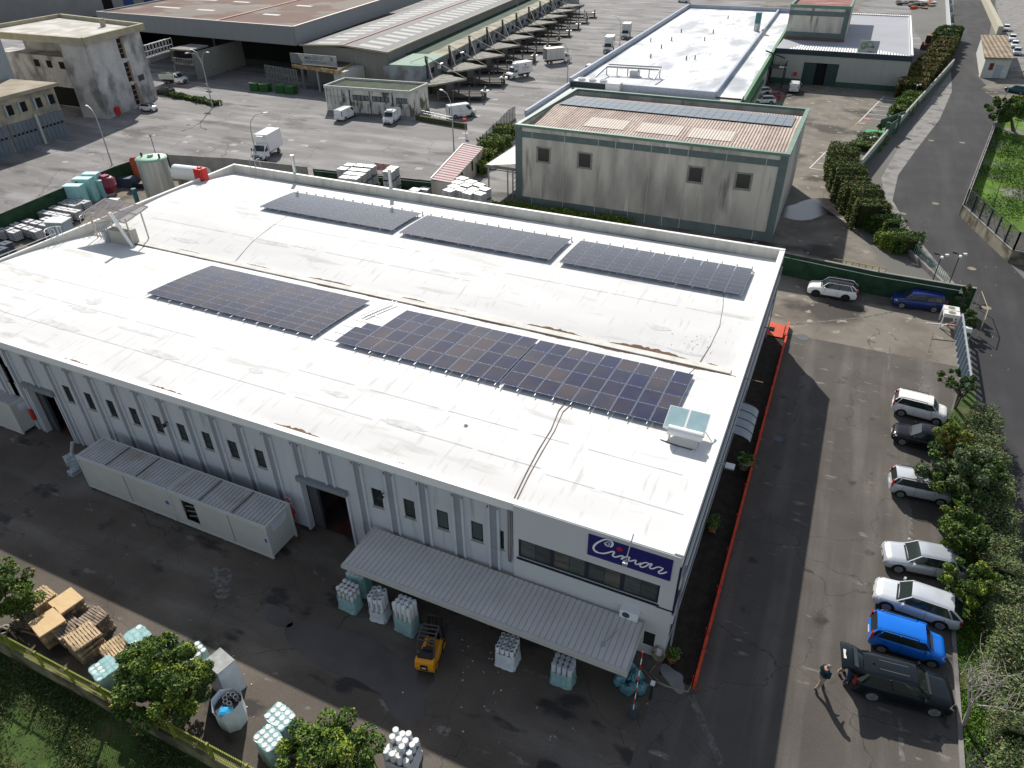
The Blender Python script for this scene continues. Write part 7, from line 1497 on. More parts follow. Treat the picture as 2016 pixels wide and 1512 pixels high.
# left rear yard rows
def row(kind, a, b, n, z, desc):
    pa, pb = G(*a, z+1.12), G(*b, z+1.12)
    for k_ in range(n):
        p = pa.lerp(pb, k_/max(1,n-1)); ibc(kind, None, z, f'{ {"d":"dull","b":"dark blue","w":"white"}[kind] } caged tank, {ORD[k_+1]} from left in {desc}', math.atan2(pb.y-pa.y,pb.x-pa.x), 1, (p.x,p.y,0))
        if z > 1: pass
row('d', (15,0+450),(25,452),1,.02,'the pair beside the dark blue tanks')
row('b', (10,478),(10,478),1,.02,'the dark blue pair, upper one'); row('b', (1,489),(1,489),1,.02,'the dark blue pair at the left edge')
row('d', (26,440),(70,453),4,.02,'the front row left of the grey locker'); row('d', (54,434),(88,441),3,.02,'the second row left of the grey locker')
row('d', (91,430),(91,430),1,.02,'the single spot above the grey locker')
row('d', (70,414),(126,424),5,.02,'the third row behind the grey locker'); row('d', (93,405),(148,415),5,.02,'the fourth row behind the grey locker')
row('w', (108,395),(146,403),4,.02,'the bright row next to the turquoise slabs'); row('w', (122,390),(165,398),4,.02,'the rearmost bright row next to the turquoise slabs')
row('d', (3,452),(3,452),1,.02,'the left edge spot'); row('d',(27,455),(27,455),1,.02,'the spot just right of the left edge')
# turquoise stacked slabs
def slab(label, px, h, w, d, rz): p = G(*px, 0)+Vector((1.5,-1.0,0)); t = thing('slab_stack', label, 'stack', (p.x,p.y,0), rz, 'turquoise wrapped stacks'); q = MB(); q.cbox((0,0,0),(w,d,h)); q.build('wrapped_block', teal_solid, t); q = MB(); q.cbox((0,0,h+.005),(w*.96,d*.94,.03)); q.build('top_sheet', M('pale_cyan_top', (.50,.72,.74), rough=.5, var=.08), t)
slab('turquoise wrapped stack, front left of the group', (155,397), 2.7, 2.3, 1.2, R(22)); slab('turquoise wrapped stack, second of the group', (174,386), 2.9, 2.3, 1.2, R(22)); slab('turquoise wrapped stack, tall one at the back of the group', (190,376), 2.9, 2.0, 1.2, R(22)); slab('turquoise wrapped stack, small one beside the maroon tank', (202,378), 2.2, 1.2, 1.2, R(22))
t = thing('maroon_tank', 'maroon ribbed round tank with square lid in the left rear yard', 'tank', (0,0,0)); p = G(216,378,.3); q = MB(); q.lathe((p.x,p.y,.3), [(.8,0),(1.1,.25),(1.13,.9),(1.18,.92),(1.13,.95),(1.13,1.7),(.8,2.0),(.7,2.05)], 18); q.build('shell', M('maroon_plastic', (.20,.02,.045), rough=.4, var=.12), t, True); q = MB(); q.cbox((p.x,p.y,2.3),(.9,.9,.25)); q.build('lid', M('maroon_lid', (.34,.04,.10), rough=.4), t, True); q = MB(); q.cyl((p.x,p.y,0), .7, .3, 8); q.build('stand', steel, t, True)
# silo
t = thing('metal_silo', 'big shiny metal silo with pale green domed top behind the factory', 'silo', (0,0,0)); sc_ = G(297,311,5.6); rS = (G(328,308,5.6)-G(268,312,5.6)).length/2
q = MB(); q.lathe((sc_.x,sc_.y,0), [(rS,0),(rS,5.5)], 32); q.build('shell', M('silo_steel', (.50,.52,.50), rough=.38, metal=.7, var=.18, scale=1.2, stretch=(2,2,.15)), t, True)
q = MB(); q.lathe((sc_.x,sc_.y,5.5), [(rS+.08,0),(rS+.08,.14),(rS*.6,.24),(.3,.32),(.05,.33)], 32); q.build('top', M('silo_green', (.28,.46,.34), rough=.6, var=.08), t, True)
q = MB(); q.cyl((sc_.x,sc_.y,5.8), .35, .25, 12); q.build('hatch', M('silo_green', (.28,.46,.34)), t, True)
for dx_ in (-1,1): q = MB(); q.cyl((sc_.x+dx_*rS*.72,sc_.y+.2*dx_,5.7), .13, .5, 8); q.build('vent', dark_frame, t, True)
t = thing('orange_cylinder', 'rusty orange upright cylinder behind the metal silo', 'tank', (0,0,0)); q = MB(); q.lathe((-87.0,66.2,0), [(.62,0),(.62,3.2),(.3,3.5)], 16); q.build('shell', M('rust_orange', (.34,.07,.03), rough=.7, var=.2), t, True)
t = thing('white_cylinder', 'white horizontal cylinder tank behind the red roof box', 'tank', (0,0,0)); a, b = G(345,335,2.2), G(395,340,2.2); q = MB(); q.tube([(a.x,a.y,2.0),(b.x+1,b.y,2.0)], 1.0, 18); q.build('shell', plas_white, t, True); q = MB(); q.cbox((a.x+1,a.y,0),(.5,1.4,1.2)); q.cbox((b.x-.2,b.y,0),(.5,1.4,1.2)); q.build('saddle', conc_path, t, True)
t = thing('black_bin', 'low black bin beside the metal silo', 'bin', (0,0,0)); p = G(277,363,.4); q = MB(); q.cbox((p.x,p.y,0),(1.6,1.1,.7),.3,None,1.1); q.build('tub', black, t, True)
t = thing('blue_skip', 'long dark blue metal skip against the green wall left of the silo', 'skip', (0,0,0)); p = G(232,355,.8); q = MB(); q.cbox((p.x,p.y,0),(5.0,1.3,1.2),R(28),None,1.03); q.build('tub', M('dark_blue_metal', (.035,.06,.10), rough=.6, var=.15), t, True)
t = thing('grey_locker', 'pale grey-blue corrugated locker at the left parapet', 'locker', (0,0,0)); q = MB(); p = G(113,434,3.6); q.cbox((p.x,p.y,0),(2.0,1.5,3.6),R(18)); q.build('casing', M('pale_blue_metal', (.33,.42,.46), rough=.6, var=.06, waves=(0,.3,.04)), t, True); q = MB(); q.cbox((p.x,p.y,3.6),(2.2,1.7,.1),R(18)); q.build('roof', plas_white, t, True)
t = thing('water_pump', 'white and green small pump unit in the left rear yard', 'pump', (0,0,0)); p = G(225,398,.5); q = MB(); q.cbox((p.x,p.y,0),(1.4,.9,.9),.4); q.build('motor_box', plas_white, t, True); q = MB(); q.cyl((p.x+2.6,p.y+1.3,0), .3, 2.2, 10); q.build('cylinder', M('teal_metal',(.03,.14,.17),rough=.5), t, True)
q = MB(); p = G(738,333,1.2); q.cbox((p.x,p.y+2,.4),(2.6,.08,1.0),R(3),M('red_white_notice', (.55,.30,.26), rough=.7, var=.5, scale=2)); tag(q.build('wall_notice'), 'faded red and white notice on the yard side near the white tanks', 'sign')
# red box, ladder cage, rooftop stand
t = thing('red_roof_box', 'bright red metal box standing on the roof corner', 'box', (0,0,0)); p = G(402,350,7.4); zz = roofz(57)-.05; q = MB(); q.cbox((p.x,p.y-.3,zz),(1.05,.95,1.6),R(-5)); q.build('casing', M('bright_red_metal', (.55,.012,.012), rough=.45, var=.08), t, True); q = MB()
q.cbox((p.x,p.y-.3,zz+1.6),(.35,.35,.12)); q.tube([(p.x+.35,p.y-.85,zz+.1),(p.x+.35,p.y-.85,zz+2.1)],.035,6); q.tube([(p.x+.58,p.y-.6,zz+.1),(p.x+.58,p.y-.6,zz+2.0)],.035,6); q.build('pipe', red_p, t, True)
t = thing('corner_ladder', 'steel access ladder over the roof corner behind the red box', 'ladder', (0,0,0)); q = MB(); xx = XL+2.9; 
for s_ in (0,.7): q.tube([(xx+s_,YB-.6,zz),(xx+s_,YB-.4,ZT+1.0),(xx+s_,YB+.3,ZT+1.0),(xx+s_,YB+.5,4)],.035,6)
for k_ in range(8): q.bar((xx,YB+.5,4+k_*.45),(xx+.7,YB+.5,4+k_*.45),.03)
q.build('rails', steel, t, True)
for px_, lb in (((583,340),'thin steel flue standing on the far parapet, left one'),((779,365),'thin steel flue standing on the far parapet, right one')):
    p = G(*px_, ZT); q = MB(); q.cyl((p.x,YB+.18,ZT-1.5), .18, 3.4, 12); q.cyl((p.x,YB+.18,ZT+1.85), .2, .1, 12); tag(q.build('flue', M('flue_steel',(.55,.58,.58),rough=.35,metal=.6)), lb, 'flue', 'flues on the far parapet')
# rooftop stand with dark louvred canopy at the valley's left end
t = thing('rooftop_plant_stand', 'dark louvred canopy on steel legs over pipework at the left of the roof valley', 'equipment', (-57,41,7))
q = MB(); za = 9.2; xa, xb, ya, yb2 = -60.2, -54.8, 38.9, 41.6; ctr = Vector(((xa+xb)/2,(ya+yb2)/2,za))
q = MB()
for k_ in range(18): y = ya+(yb2-ya)*k_/17; q.bar((xa,y,za+.5*k_/17),(xb,y,za+.5*k_/17),.10,.03)
q.build('louvre_slats', M('purple_grey_slat', (.10,.08,.09), rough=.5, var=.1), t, True); q = MB()
for y, z in ((ya,za-.05),((ya+yb2)/2,za+.2),(yb2,za+.45)): q.bar((xa,y,z),(xb,y,z),.08)
for x in (xa,xb): q.bar((x,ya,za-.05),(x,yb2,za+.45),.08)
for x, y in ((xa+.4,ya+.5),(xb-.5,ya+.5),(xa+.4,yb2-.5),(xb-.5,yb2-.5)): q.tube([(x,y,6.7),(x,y,za+.1)], .07, 6)
q.build('frame', M('stand_steel', (.45,.43,.38), rough=.5, metal=.4, var=.1), t, True)
q = MB(); q.tube([(xb-.9,ya-.4,za+.9),(xb-.3,ya+.2,6.8)], .14, 10); q.build('white_duct', white_trim, t, True)
q = MB(); q.cbox((ctr.x+.9,ctr.y-.6,6.75),(2.2,1.2,1.3)); q.build('cabinet', M('cabinet_beige', (.42,.40,.34), rough=.6, var=.1), t, True)
q = MB()
for k_ in range(5): q.tube([(ctr.x-1.8+k_*.3,ctr.y-.9,6.75),(ctr.x-1.8+k_*.3,ctr.y-.9,8.2+.1*k_),(ctr.x-.8+k_*.2,ctr.y+.4,8.3)], .05, 6)
q.cyl((ctr.x-.5,ctr.y-1.2,6.72), .3, 1.1, 14); q.build('pipework', steel, t, True)
# cage ladders on left parapet
for i, (px_, lb) in enumerate((((90,460),'hooped ladder cage at the left parapet, nearer one'),((146,430),'hooped ladder cage at the left parapet, farther one'))):
    p = G(*px_, ZT); t = thing('hooped_ladder', lb, 'ladder', (XL,p.y,0), 0, 'hooped ladders on the left parapet'); q = MB()
    for z in (5.2,6.2,7.2,8.2): q.tube([(XL-.05-.8*math.sin(a), p.y+.75*math.cos(a)*1.0, z) for a in np.linspace(0,math.pi,10)], .035, 5)
    for a in (.6,1.57,2.5): q.tube([(XL-.05-.8*math.sin(a),p.y+.75*math.cos(a),5.2),(XL-.05-.8*math.sin(a),p.y+.75*math.cos(a),8.2)], .03, 5)
    for s_ in (-.3,.3): q.tube([(XL-.08,p.y+s_,0),(XL-.08,p.y+s_,8.4),(XL+.4,p.y+s_,8.4),(XL+.5,p.y+s_,7.2)], .035, 5)
    q.build('rails', M('pale_rail', (.55,.55,.55), rough=.5, metal=.3), t, True)
q = MB(); q.tube([(XL-.12,24,ZT+.2),(XL-.12,37,ZT+.2)], .04, 6)
for k_ in range(4): q.bar((XL-.12,24.5+k_*4,ZT-.4),(XL-.12,24.5+k_*4,ZT+.2),.05)
tag(q.build('handrail', steel), 'thin steel handrail along the left parapet', 'railing')
# ------------------------------------------------------------------ street lamps, poles, road signs
def lamp(label, base, top, dirv, double=False, h=None):
    b = G(*base); d = ray(*top); 
    A3 = np.array([[d[0],0],[d[1],0],[d[2],-1]]); s_ = np.dot([d[0],d[1]],[b.x,b.y])/(d[0]**2+d[1]**2); H_l = h or CAMH+s_*d[2]
    t = thing('street_lamp', label, 'street lamp', (b.x,b.y,0), 0, 'street lamps of the market yard'); q = MB()
    dv = Vector((dirv[0],dirv[1],0)).normalized(); pts = [(b.x,b.y,0),(b.x,b.y,H_l*.72)]
    q.tube(pts, [.11,.075], 8); q.build('pole', lamp_metal, t, True)
    for s2 in ((1,) if not double else (1,-1,.0)):
        dd = dv*s2 if s2 else Vector((-dv.y,dv.x,0)); q = MB(); tip = Vector((b.x,b.y,H_l))+dd*2.2
        q.tube([(b.x,b.y,H_l*.71),(b.x+dd.x*.25,b.y+dd.y*.25,H_l*.86),(b.x+dd.x*1.0,b.y+dd.y*1.0,H_l*.97),tuple(tip)], [.07,.06,.05,.045], 6); a_ = q.build('arm', lamp_metal, t, True)
        q = MB(); e = tip+dd*.6; q.bar(tip, e, .28, .12); q.build('lamp_head', plas_white, a_, True)
    return t
lamp('curved street lamp rising behind the silo yard on the left', (221,325), (165,216), (-1,.35))
lamp('curved street lamp beside the lone white box truck', (507,318), (490,225), (.7,.7))
lamp('double-headed street lamp with signs in front of the market hall', (419,212), (396,100), (-1,.2), True)
lamp('curved street lamp right of the tall white van', (894,298), (880,215), (-1,.5), h=8.5)
lamp('street lamp beside the long off-white truck', (1117,163), (1116,95), (-1,.3), h=7.5)
lamp('street lamp near the refrigerated truck', (1219,105), (1219,35), (-1,.3), h=8)
lamp('street lamp among the bay canopies, far end', (1020,60), (1005,5), (-1,.6), h=8)
for (x, y), lb in (((1650/4+504,1060/4),'no-entry sign on a post in front of the white vans'),((420,190),'no-entry sign fixed under the double-headed street lamp')):
    b = G(x,y) if x > 500 else G(419.5,211.5); t = thing('road_sign', lb, 'sign', (b.x,b.y,0), 0, 'no-entry signs'); dz = 0 if x > 500 else 3.0; off = Vector((0,0,0)) if x > 500 else Vector((.0,-.16,0)); q = MB()
    if x > 500: q.tube([(b.x,b.y,0),(b.x,b.y,3.0)], .05, 6); q.build('post', steel, t, True)
    q = MB(); y_ = b.y-.12+off.y
    if x > 500: q.box(b.x-.35,y_,2.1,b.x+.35,y_+.03,3.0); q.build('plate', red_p, t, True); q = MB(); q.box(b.x-.25,y_-.01,2.45,b.x+.25,y_-.001,2.62); q.build('bar', white_trim, t, True)
    else: q.lathe((0,0,0), [(.36,0),(.36,.03)], 18); o = q.build('plate', red_p, t); o.location = (0,-.2,4.2); o.rotation_euler = (R(90),0,0); q = MB(); q.box(b.x-.25,b.y-.245,4.13,b.x+.25,b.y-.236,4.27); q.build('bar', white_trim, t, True); q = MB(); q.box(b.x-.75,b.y-.2,3.1,b.x+.75,b.y-.17,3.5, white_trim); q.box(b.x-.55,b.y-.21,2.7,b.x+.75,b.y-.17,3.0, M('sign_blue2',(.08,.2,.35),rough=.6)); q.build('direction_plate', None, t, True)
t = thing('camera_mast', 'thin mast with camera cluster behind the dark blue car', 'mast', (0,0,0)); b = G(1829,628); 
def mast(label, base, top):
    b = G(*base); d = ray(*top); s_ = np.dot([d[0],d[1]],[b.x,b.y])/(d[0]**2+d[1]**2); h = CAMH+s_*d[2]; t = thing('lamp_mast', label, 'mast', (b.x,b.y,0), 0, 'masts with small heads'); q = MB(); q.tube([(b.x,b.y,0),(b.x,b.y,h)], .05, 6); q.build('pole', dgrey, t, True)
    for k_ in range(3): a = k_*2.1+.5; q = MB(); q.bar((b.x,b.y,h),(b.x+.45*math.cos(a),b.y+.45*math.sin(a),h+.08),.06); q.cbox((b.x+.5*math.cos(a),b.y+.5*math.sin(a),h-.02),(.34,.2,.16),a, plas_white if k_ != 1 else dark_frame); q.build('head', dark_frame, t, True)
bpy.data.objects.remove(t)
mast('mast with white floodlight heads behind the dark blue car', (1828,575), (1850,503)); mast('mast with brown and white heads at the road side', (1868,560), (1880,500))
mast('thin mast with white head among the plants by the parking bays', (1789,225), (1812,168)); mast('thin mast at the near end of the planted strip', (1706,300), (1710,270)); mast('mast with a small head behind the silo', (310,315), (298,268))
# fence at the orchard: concrete wall with olive railing, and posts
t = thing('orchard_fence', 'olive-yellow railing on a mossy concrete wall along the orchard', 'fence', (-30,9.2,0)); xa, xb, yw = -74, 11, 9.22
q = MB(); q.box(xa,yw-.14,-.05,xb,yw+.14,.95); q.build('wall_base', M('mossy_yellow_wall', (.20,.19,.10), rough=.95, var=.3, scale=.9, stretch=(1,1,.5), col2=(.08,.07,.045), cscale=.8, cthr=(.45,.6)), t, True)
ol = M('olive_railing', (.22,.24,.03), rough=.6, var=.15); q = MB(); q.box(xa,yw-.03,1.05,xb,yw+.03,1.11); q.box(xa,yw-.03,1.95,xb,yw+.03,2.0); q.build('rail', ol, t, True)
q = MB(); x = xa
while x < xb: q.add([(x-.008,yw-.008,1.0),(x+.008,yw-.008,1.0),(x+.008,yw+.008,1.0),(x-.008,yw+.008,1.0),(x-.008,yw-.008,2.08),(x+.008,yw-.008,2.08),(x+.008,yw+.008,2.08),(x-.008,yw+.008,2.08)], [(0,1,5,4),(1,2,6,5),(2,3,7,6),(3,0,4,7)]); x += .12
q.build('bars', ol, t, True)
x = xa
while x < xb: q = MB(); q.box(x-.05,yw-.09,.95,x+.05,yw+.03,2.1); q.build('post', ol, t, True); x += 2.2
# market yard extras: wall with plants at the ramp, barrier
t = thing('ramp_wall', 'low mossy wall with railing at the ramp right of the stained office', 'wall', (0,0,0)); a, b = G(820,236), G(918,253); q = MB(); q.bar((a.x,a.y,.4),(b.x,b.y,.4),.5,.8); q.build('wall_face', M('mossy_dark', (.07,.075,.035), rough=.95, var=.3), t, True); q = MB(); q.bar((a.x,a.y+1.5,1.3),(b.x-3,b.y+1.0,1.3),.06); q.bar((a.x,a.y+1.5,.9),(b.x-3,b.y+1.0,.9),.05); 
for k_ in range(6): p = Vector((a.x,a.y+1.5,0)).lerp(Vector((b.x-3,b.y+1,0)),k_/5); q.bar((p.x,p.y,0),(p.x,p.y,1.3),.06)
q.build('railing', steel, t, True)
t = thing('mesh_fence', 'thin mesh fence on posts along the market road beside the shed', 'fence', (0,0,0)); pts_ = [G(951,295),G(985,262),G(1000,245),G(1015,236)]; q = MB()
for a, b in zip(pts_[:-1],pts_[1:]):
    for k_ in range(5): p = a.lerp(b,k_/5); q.bar((p.x,p.y,0),(p.x,p.y,2.4),.08)
q.build('post', dark_frame, t, True); q = MB()
for a, b in zip(pts_[:-1],pts_[1:]): q.bar((a.x,a.y,1.2),(b.x,b.y,1.2),.02,2.2)
q.build('mesh_sheet', M('pale_mesh', (.35,.37,.38), rough=.8, var=.1, alpha=.4), t, True); q = MB()
for a, b in zip(pts_[:-1],pts_[1:]): q.bar((a.x,a.y,.15),(b.x,b.y,.15),.3,.3)
q.build('kerb', conc_path, t, True)
for i in range(4): p = G(505+i*19+ (0 if i < 2 else 12),178+i*2.2); t = thing('green_bin', f'bright green crate stack by the market cage, {ORD[i+1]} from the left', 'crates', (p.x,p.y,0), 0, 'green crate stacks'); q = MB(); 
for i in range(4):
    p = G(505+i*19+(0 if i < 2 else 12),178+i*2.2); t = [o for o in bpy.data.objects if o.get('group') == 'green crate stacks'][i]
    for k_ in range(4): q = MB(); q.cbox((p.x,p.y,k_*.4),(2.0,1.4,.34),.1,None,1.05); q.build('crate', M('crate_green', (.02,.11,.02), rough=.6, var=.2), t, True)
t = thing('market_cage', 'tall wire mesh cage at the entrance of the market hall', 'cage', (0,0,0)); a, b = G(528,168), G(590,180); q = MB()
for k_ in range(12): p = a.lerp(b,k_/11); q.bar((p.x,p.y,0),(p.x,p.y,4.0),.1)
for z in (.1,1.4,2.7,4.0): q.bar((a.x,a.y,z),(b.x,b.y,z),.08)
q.build('bars', M('cage_grey', (.20,.205,.20), rough=.6), t, True); q = MB(); q.bar((a.x,a.y,2),(b.x,b.y,2),.02,4); q.build('mesh_sheet', M('cage_mesh', (.16,.165,.16), rough=.8, alpha=.45), t, True)
q = MB()
for k_ in range(30): p = G(random.uniform(1768,1842),random.uniform(4,18)); q.cbox((p.x,p.y,0),(random.uniform(.5,4),random.uniform(.3,2),random.uniform(.2,1)),random.random()*3, random.choice([rust,dgrey,white_trim,M('debris_orange',(.5,.09,.04),rough=.8),wood_old]))
tag(q.build('debris_pile'), 'spread of planks, scrap and orange debris at the top edge', 'debris', None, 'stuff')
t = thing('gate_box', 'white electrical box among plants by the sliding gate', 'box', (0,0,0)); p = G(1907,668); q = MB(); q.cbox((p.x-.3,p.y,0),(.5,.4,1.1)); q.build('casing', plas_white, t, True)
t = thing('wire_fence_frame', 'pale timber frame of a small fence behind the shrubs by the road', 'fence', (0,0,0)); a, b, c = G(1920,605), G(1932,640), G(1925,662); q = MB()
for p in (a,b,c): q.bar((p.x,p.y,0),(p.x,p.y,1.7),.06)
q.bar((a.x,a.y,1.65),(b.x,b.y,1.65),.05); q.bar((b.x,b.y,1.65),(c.x,c.y,1.65),.05); q.build('rail', M('pale_timber', (.36,.32,.2), rough=.8), t, True)
# ------------------------------------------------------------------ vegetation
def clumps(c, rad, n, k, rng, shell=.55):
    """leaf points in k clumps spread through an ellipsoid"""
    d = rng.normal(size=(k,3)); d /= np.linalg.norm(d,axis=1)[:,None]; rr = rng.uniform(.12,1.12,k)[:,None]**.5; cc = d*rr*np.array(rad)*.86; cr = rng.uniform(.13,.30,k)*min(rad)
    w = rng.integers(0,k,n); dd = rng.normal(size=(n,3)); dd /= np.linalg.norm(dd,axis=1)[:,None]; q = rng.uniform(shell,1,n)[:,None]**.6
    return np.array(c)+cc[w]+dd*q*cr[w][:,None]*np.array([1,1,.85]), cc+np.array(c), w
def tree(label, base, crown_c, rad, n, k, size, mats, seed, name='tree', trunk=.14, fruits=0, cat='tree', group=None, stems=1, weights=None, barkm=None):
    rng = np.random.default_rng(seed); b = Vector(base); t = thing(name, label, cat, (b.x,b.y,b.z), 0, group); C_, cc, w = clumps(crown_c, rad, n, k, rng)
    keep = C_[:,2] > b.z+.05; C_ = C_[keep]; w = w[keep]
    tone = rng.integers(0,len(mats),k); mi = np.where(rng.random(len(C_)) < .65, tone[w], rng.integers(0,len(mats),len(C_)))
    leafmesh('crown', C_, size, mats, t, mi=mi)
    q = MB(); top = Vector(crown_c); 
    for s_ in range(stems):
        o_ = Vector((rng.normal(0,.12),rng.normal(0,.12),0)) if stems > 1 else Vector((0,0,0)); fork = b.lerp(top,.55)+Vector((rng.normal(0,.15),rng.normal(0,.15),0)); q.tube([b+o_*.3, b.lerp(fork,.5)+o_, fork+o_*1.5], [trunk,trunk*.8,trunk*.6], 8)
        for i in rng.choice(len(cc), min(9,len(cc)), replace=False): e = Vector(cc[i]); m_ = fork.lerp(e,.5)+Vector((rng.normal(0,.1),rng.normal(0,.1),.1)); q.tube([fork+o_*1.5, m_, e], [trunk*.5,trunk*.3,trunk*.1], 6)
    q.build('trunk', barkm or bark, t, True)
    if fruits:
        q = MB(); oi = rng.choice(len(C_), fruits*3, replace=False); cen = np.array(crown_c); P_ = C_[oi]; dd = np.linalg.norm((P_-cen)/np.array(rad),axis=1); P_ = P_[np.argsort(-dd)][:fruits]
        fr = [(0,0,1),(.9,0,.3),(.28,.85,.3),(-.73,.53,.3),(-.73,-.53,.3),(.28,-.85,.3),(.73,.53,-.4),(-.28,.85,-.4),(-.9,0,-.4),(-.28,-.85,-.4),(.73,-.53,-.4),(0,0,-1)]
        ff = [(0,1,2),(0,2,3),(0,3,4),(0,4,5),(0,5,1),(1,6,2),(2,7,3),(3,8,4),(4,9,5),(5,10,1),(1,10,6),(2,6,7),(3,7,8),(4,8,9),(5,9,10),(11,7,6),(11,8,7),(11,9,8),(11,10,9),(11,6,10)]
        for p_ in P_: r_ = rng.uniform(.035,.055); u_ = (p_-cen)/np.linalg.norm(p_-cen)*.06; q.add([(p_[0]+u_[0]+a*r_,p_[1]+u_[1]+b_*r_,p_[2]+u_[2]+c*r_) for a,b_,c in fr], ff, None, True)
        o = q.build('oranges', fruit, t, True); o['kind'] = 'stuff'
    return t
citrus = [leafA, leafB, leafC, leafA, leafB]
def ctree(label, px, zc, rad, n, k, seed, fruits=60, zb=0):
    c = G(*px, zc); tree(label, (c.x,c.y,zb), (c.x,c.y,zc), rad, n, k, .075, citrus, seed, 'orange_tree', .12, fruits, group='orange trees along the orchard fence')
ctree('orange tree cut by the left edge above the pallets', (12,1165), 2.6, (1.6,1.5,1.7), 11000, 44, 1, 34)
ctree('biggest orange tree hiding bales beside the pallets', (320,1335), 2.6, (2.55,2.3,1.8), 30000, 95, 2, 55)
ctree('orange tree low at the bottom centre', (650,1490), 2.5, (2.3,1.9,1.7), 24000, 80, 3, 40)
c = G(45,1205,1.4); tree('leafless-looking pale flowering bush under the left orange tree', (c.x,c.y,0), (c.x-.6,c.y-.2,1.3), (.8,.7,.8), 1800, 14, .06, [leafD, M('pale_pink_blossom', (.42,.36,.36), rough=.8)], 9, 'bush', .05, cat='bush')
# right-hand side trees beside the cars
def rt(label, px, zc, rad, n, k, size, mats, seed, fruits=0, name='tree', stems=1, basepx=None):
    c = G(*px, zc); b = G(*basepx) if basepx else Vector((c.x,c.y,0)); return tree(label, (b.x,b.y,0), (c.x,c.y,zc), rad, n, k, size, mats, seed, name, .1, fruits, stems=stems, group='trees and shrubs between car park and road')
rt('small dark tree with two thin stems beside the sliding gate', (1886,752), 2.9, (1.55,1.3,.8), 6500, 26, .10, [leafB, leafA, leafD], 11, stems=2, basepx=(1880,803))
rt('broad grey-green tree over the small silver car', (1893,930), 2.6, (2.5,2.5,1.7), 26000, 85, .10, [leafA, leafD, leafB, leafD, leafB], 12, basepx=(1915,975))
rt('orange tree beside the black hatchback', (1872,868), 1.9, (1.35,1.3,1.2), 8000, 32, .08, [leafA, leafC, leafR], 13, 34, 'orange_tree')
rt('orange tree below the broad grey-green tree', (1893,1045), 2.0, (1.7,1.7,1.4), 12000, 44, .08, [leafB, leafA, leafB], 14, 26, 'orange_tree')
rt('orange tree between the silver cars and the hedge', (1905,1140), 1.9, (1.5,1.4,1.2), 10000, 36, .08, [leafB, leafA, leafB, leafC], 15, 12, 'orange_tree')
rt('dark shrub at the end of the green wall', (1898,580), 1.9, (.7,.8,1.2), 3200, 18, .10, [leafB, leafD], 16, name='shrub')
rt('feathery dark green shrub above the sliding gate', (1912,625), 1.5, (.75,1.6,.9), 3800, 18, .09, [leafB, leafA], 17, name='shrub')
rt('low flowering plants beside the white unit frame', (1897,655), .5, (.5,1.2,.4), 1500, 12, .07, [leafA, leafR, leafC], 18, name='flower_bed')
# hedge along the road
def hedge(label, path, w, h, dens, size, mats, seed, name='hedge', group='hedges', wav=.18, weights=None):
    rng = np.random.default_rng(seed); t = thing(name, label, 'hedge', (path[0][0],path[0][1],0), 0, group); P_ = []; core = MB()
    for a, b in zip(path[:-1], path[1:]):
        a, b = np.array(a[:2]), np.array(b[:2]); L_ = np.linalg.norm(b-a); d = (b-a)/L_; nn = np.array([-d[1],d[0]]); n = int(dens*L_*(w+2*h))
        s = rng.uniform(0,L_,n); ph = s*1.1+seed; 
        u = rng.uniform(0,w+2*h,n); x = np.where(u < h, -w/2, np.where(u > h+w, w/2, u-h-w/2)); z = np.where(u < h, u, np.where(u > h+w, w+2*h-u, h))
        kx = 1+wav*np.sin(ph*1.3)+wav*.5*np.sin(ph*3.1+1); kz = 1+wav*.7*np.sin(ph*.9+2)+wav*.4*np.sin(ph*2.7)
        e = rng.normal(0,.10,n)*(1); off = rng.exponential(.10,n); x = x*kx*(1-off*.8/w)+e; z = z*kz+rng.normal(0,.08,n)
        P_.append(np.stack([a[0]+d[0]*s+nn[0]*x, a[1]+d[1]*s+nn[1]*x, np.maximum(z,.05)],1))
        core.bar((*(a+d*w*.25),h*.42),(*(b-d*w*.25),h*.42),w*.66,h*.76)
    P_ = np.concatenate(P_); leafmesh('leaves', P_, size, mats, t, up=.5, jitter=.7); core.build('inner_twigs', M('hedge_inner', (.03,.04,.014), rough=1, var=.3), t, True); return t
hp = [G(1935,1512,.8),G(1945,1300,.8),G(1965,1100,.8),G(1950,960,.8),G(1915,830,.8),G(1900,812,.8)]
hed = [leafD, leafA, M('leaf_brownish', (.20,.175,.09), rough=.8, var=.3, scale=5, spec=.2), leafD, leafB]
hx = [(13.1,14),(13.1,24),(13.4,34),(13.6,44),(13.5,50.5)]
hedge('long clipped grey-green hedge between the parked cars and the road', hx, 1.7, 1.9, 260, .07, hed, 21)
hedge('tall dark rounded hedge at the bend of the old pavement', [p[:2] for p in (G(1650,325),G(1652,358),G(1668,398),G(1695,435),G(1708,455))], 3.4, 3.2, 210, .12, [leafB,leafB,leafA,leafB,leafR], 22, wav=.12)
hedge('low dark hedge and shrubs behind the green wall', [p[:2] for p in (G(1715,440),G(1755,475),G(1790,505))], 2.6, 1.8, 150, .11, [leafB,leafA,leafB], 23, wav=.3)
hedge('lighter shrub behind the green wall beside the railing', [p[:2] for p in (G(1742,475,0),G(1765,500,0))], 2.2, 1.5, 170, .11, [leafA,leafC], 24, wav=.3)
hedge('long tall reddish-green hedge between far yard and road', [p[:2] for p in (G(1786,195),G(1812,160),G(1845,120),G(1860,98))], 4.2, 2.8, 90, .2, [leafB,leafA,leafR,M('leaf_rust', (.16,.075,.02), rough=.6, var=.3)], 25, wav=.12)
hedge('short green shrub row by the green gate', [p[:2] for p in (G(1765,235),G(1798,195))], 2.6, 1.5, 80, .18, [leafA,leafB,leafC], 26, wav=.25)
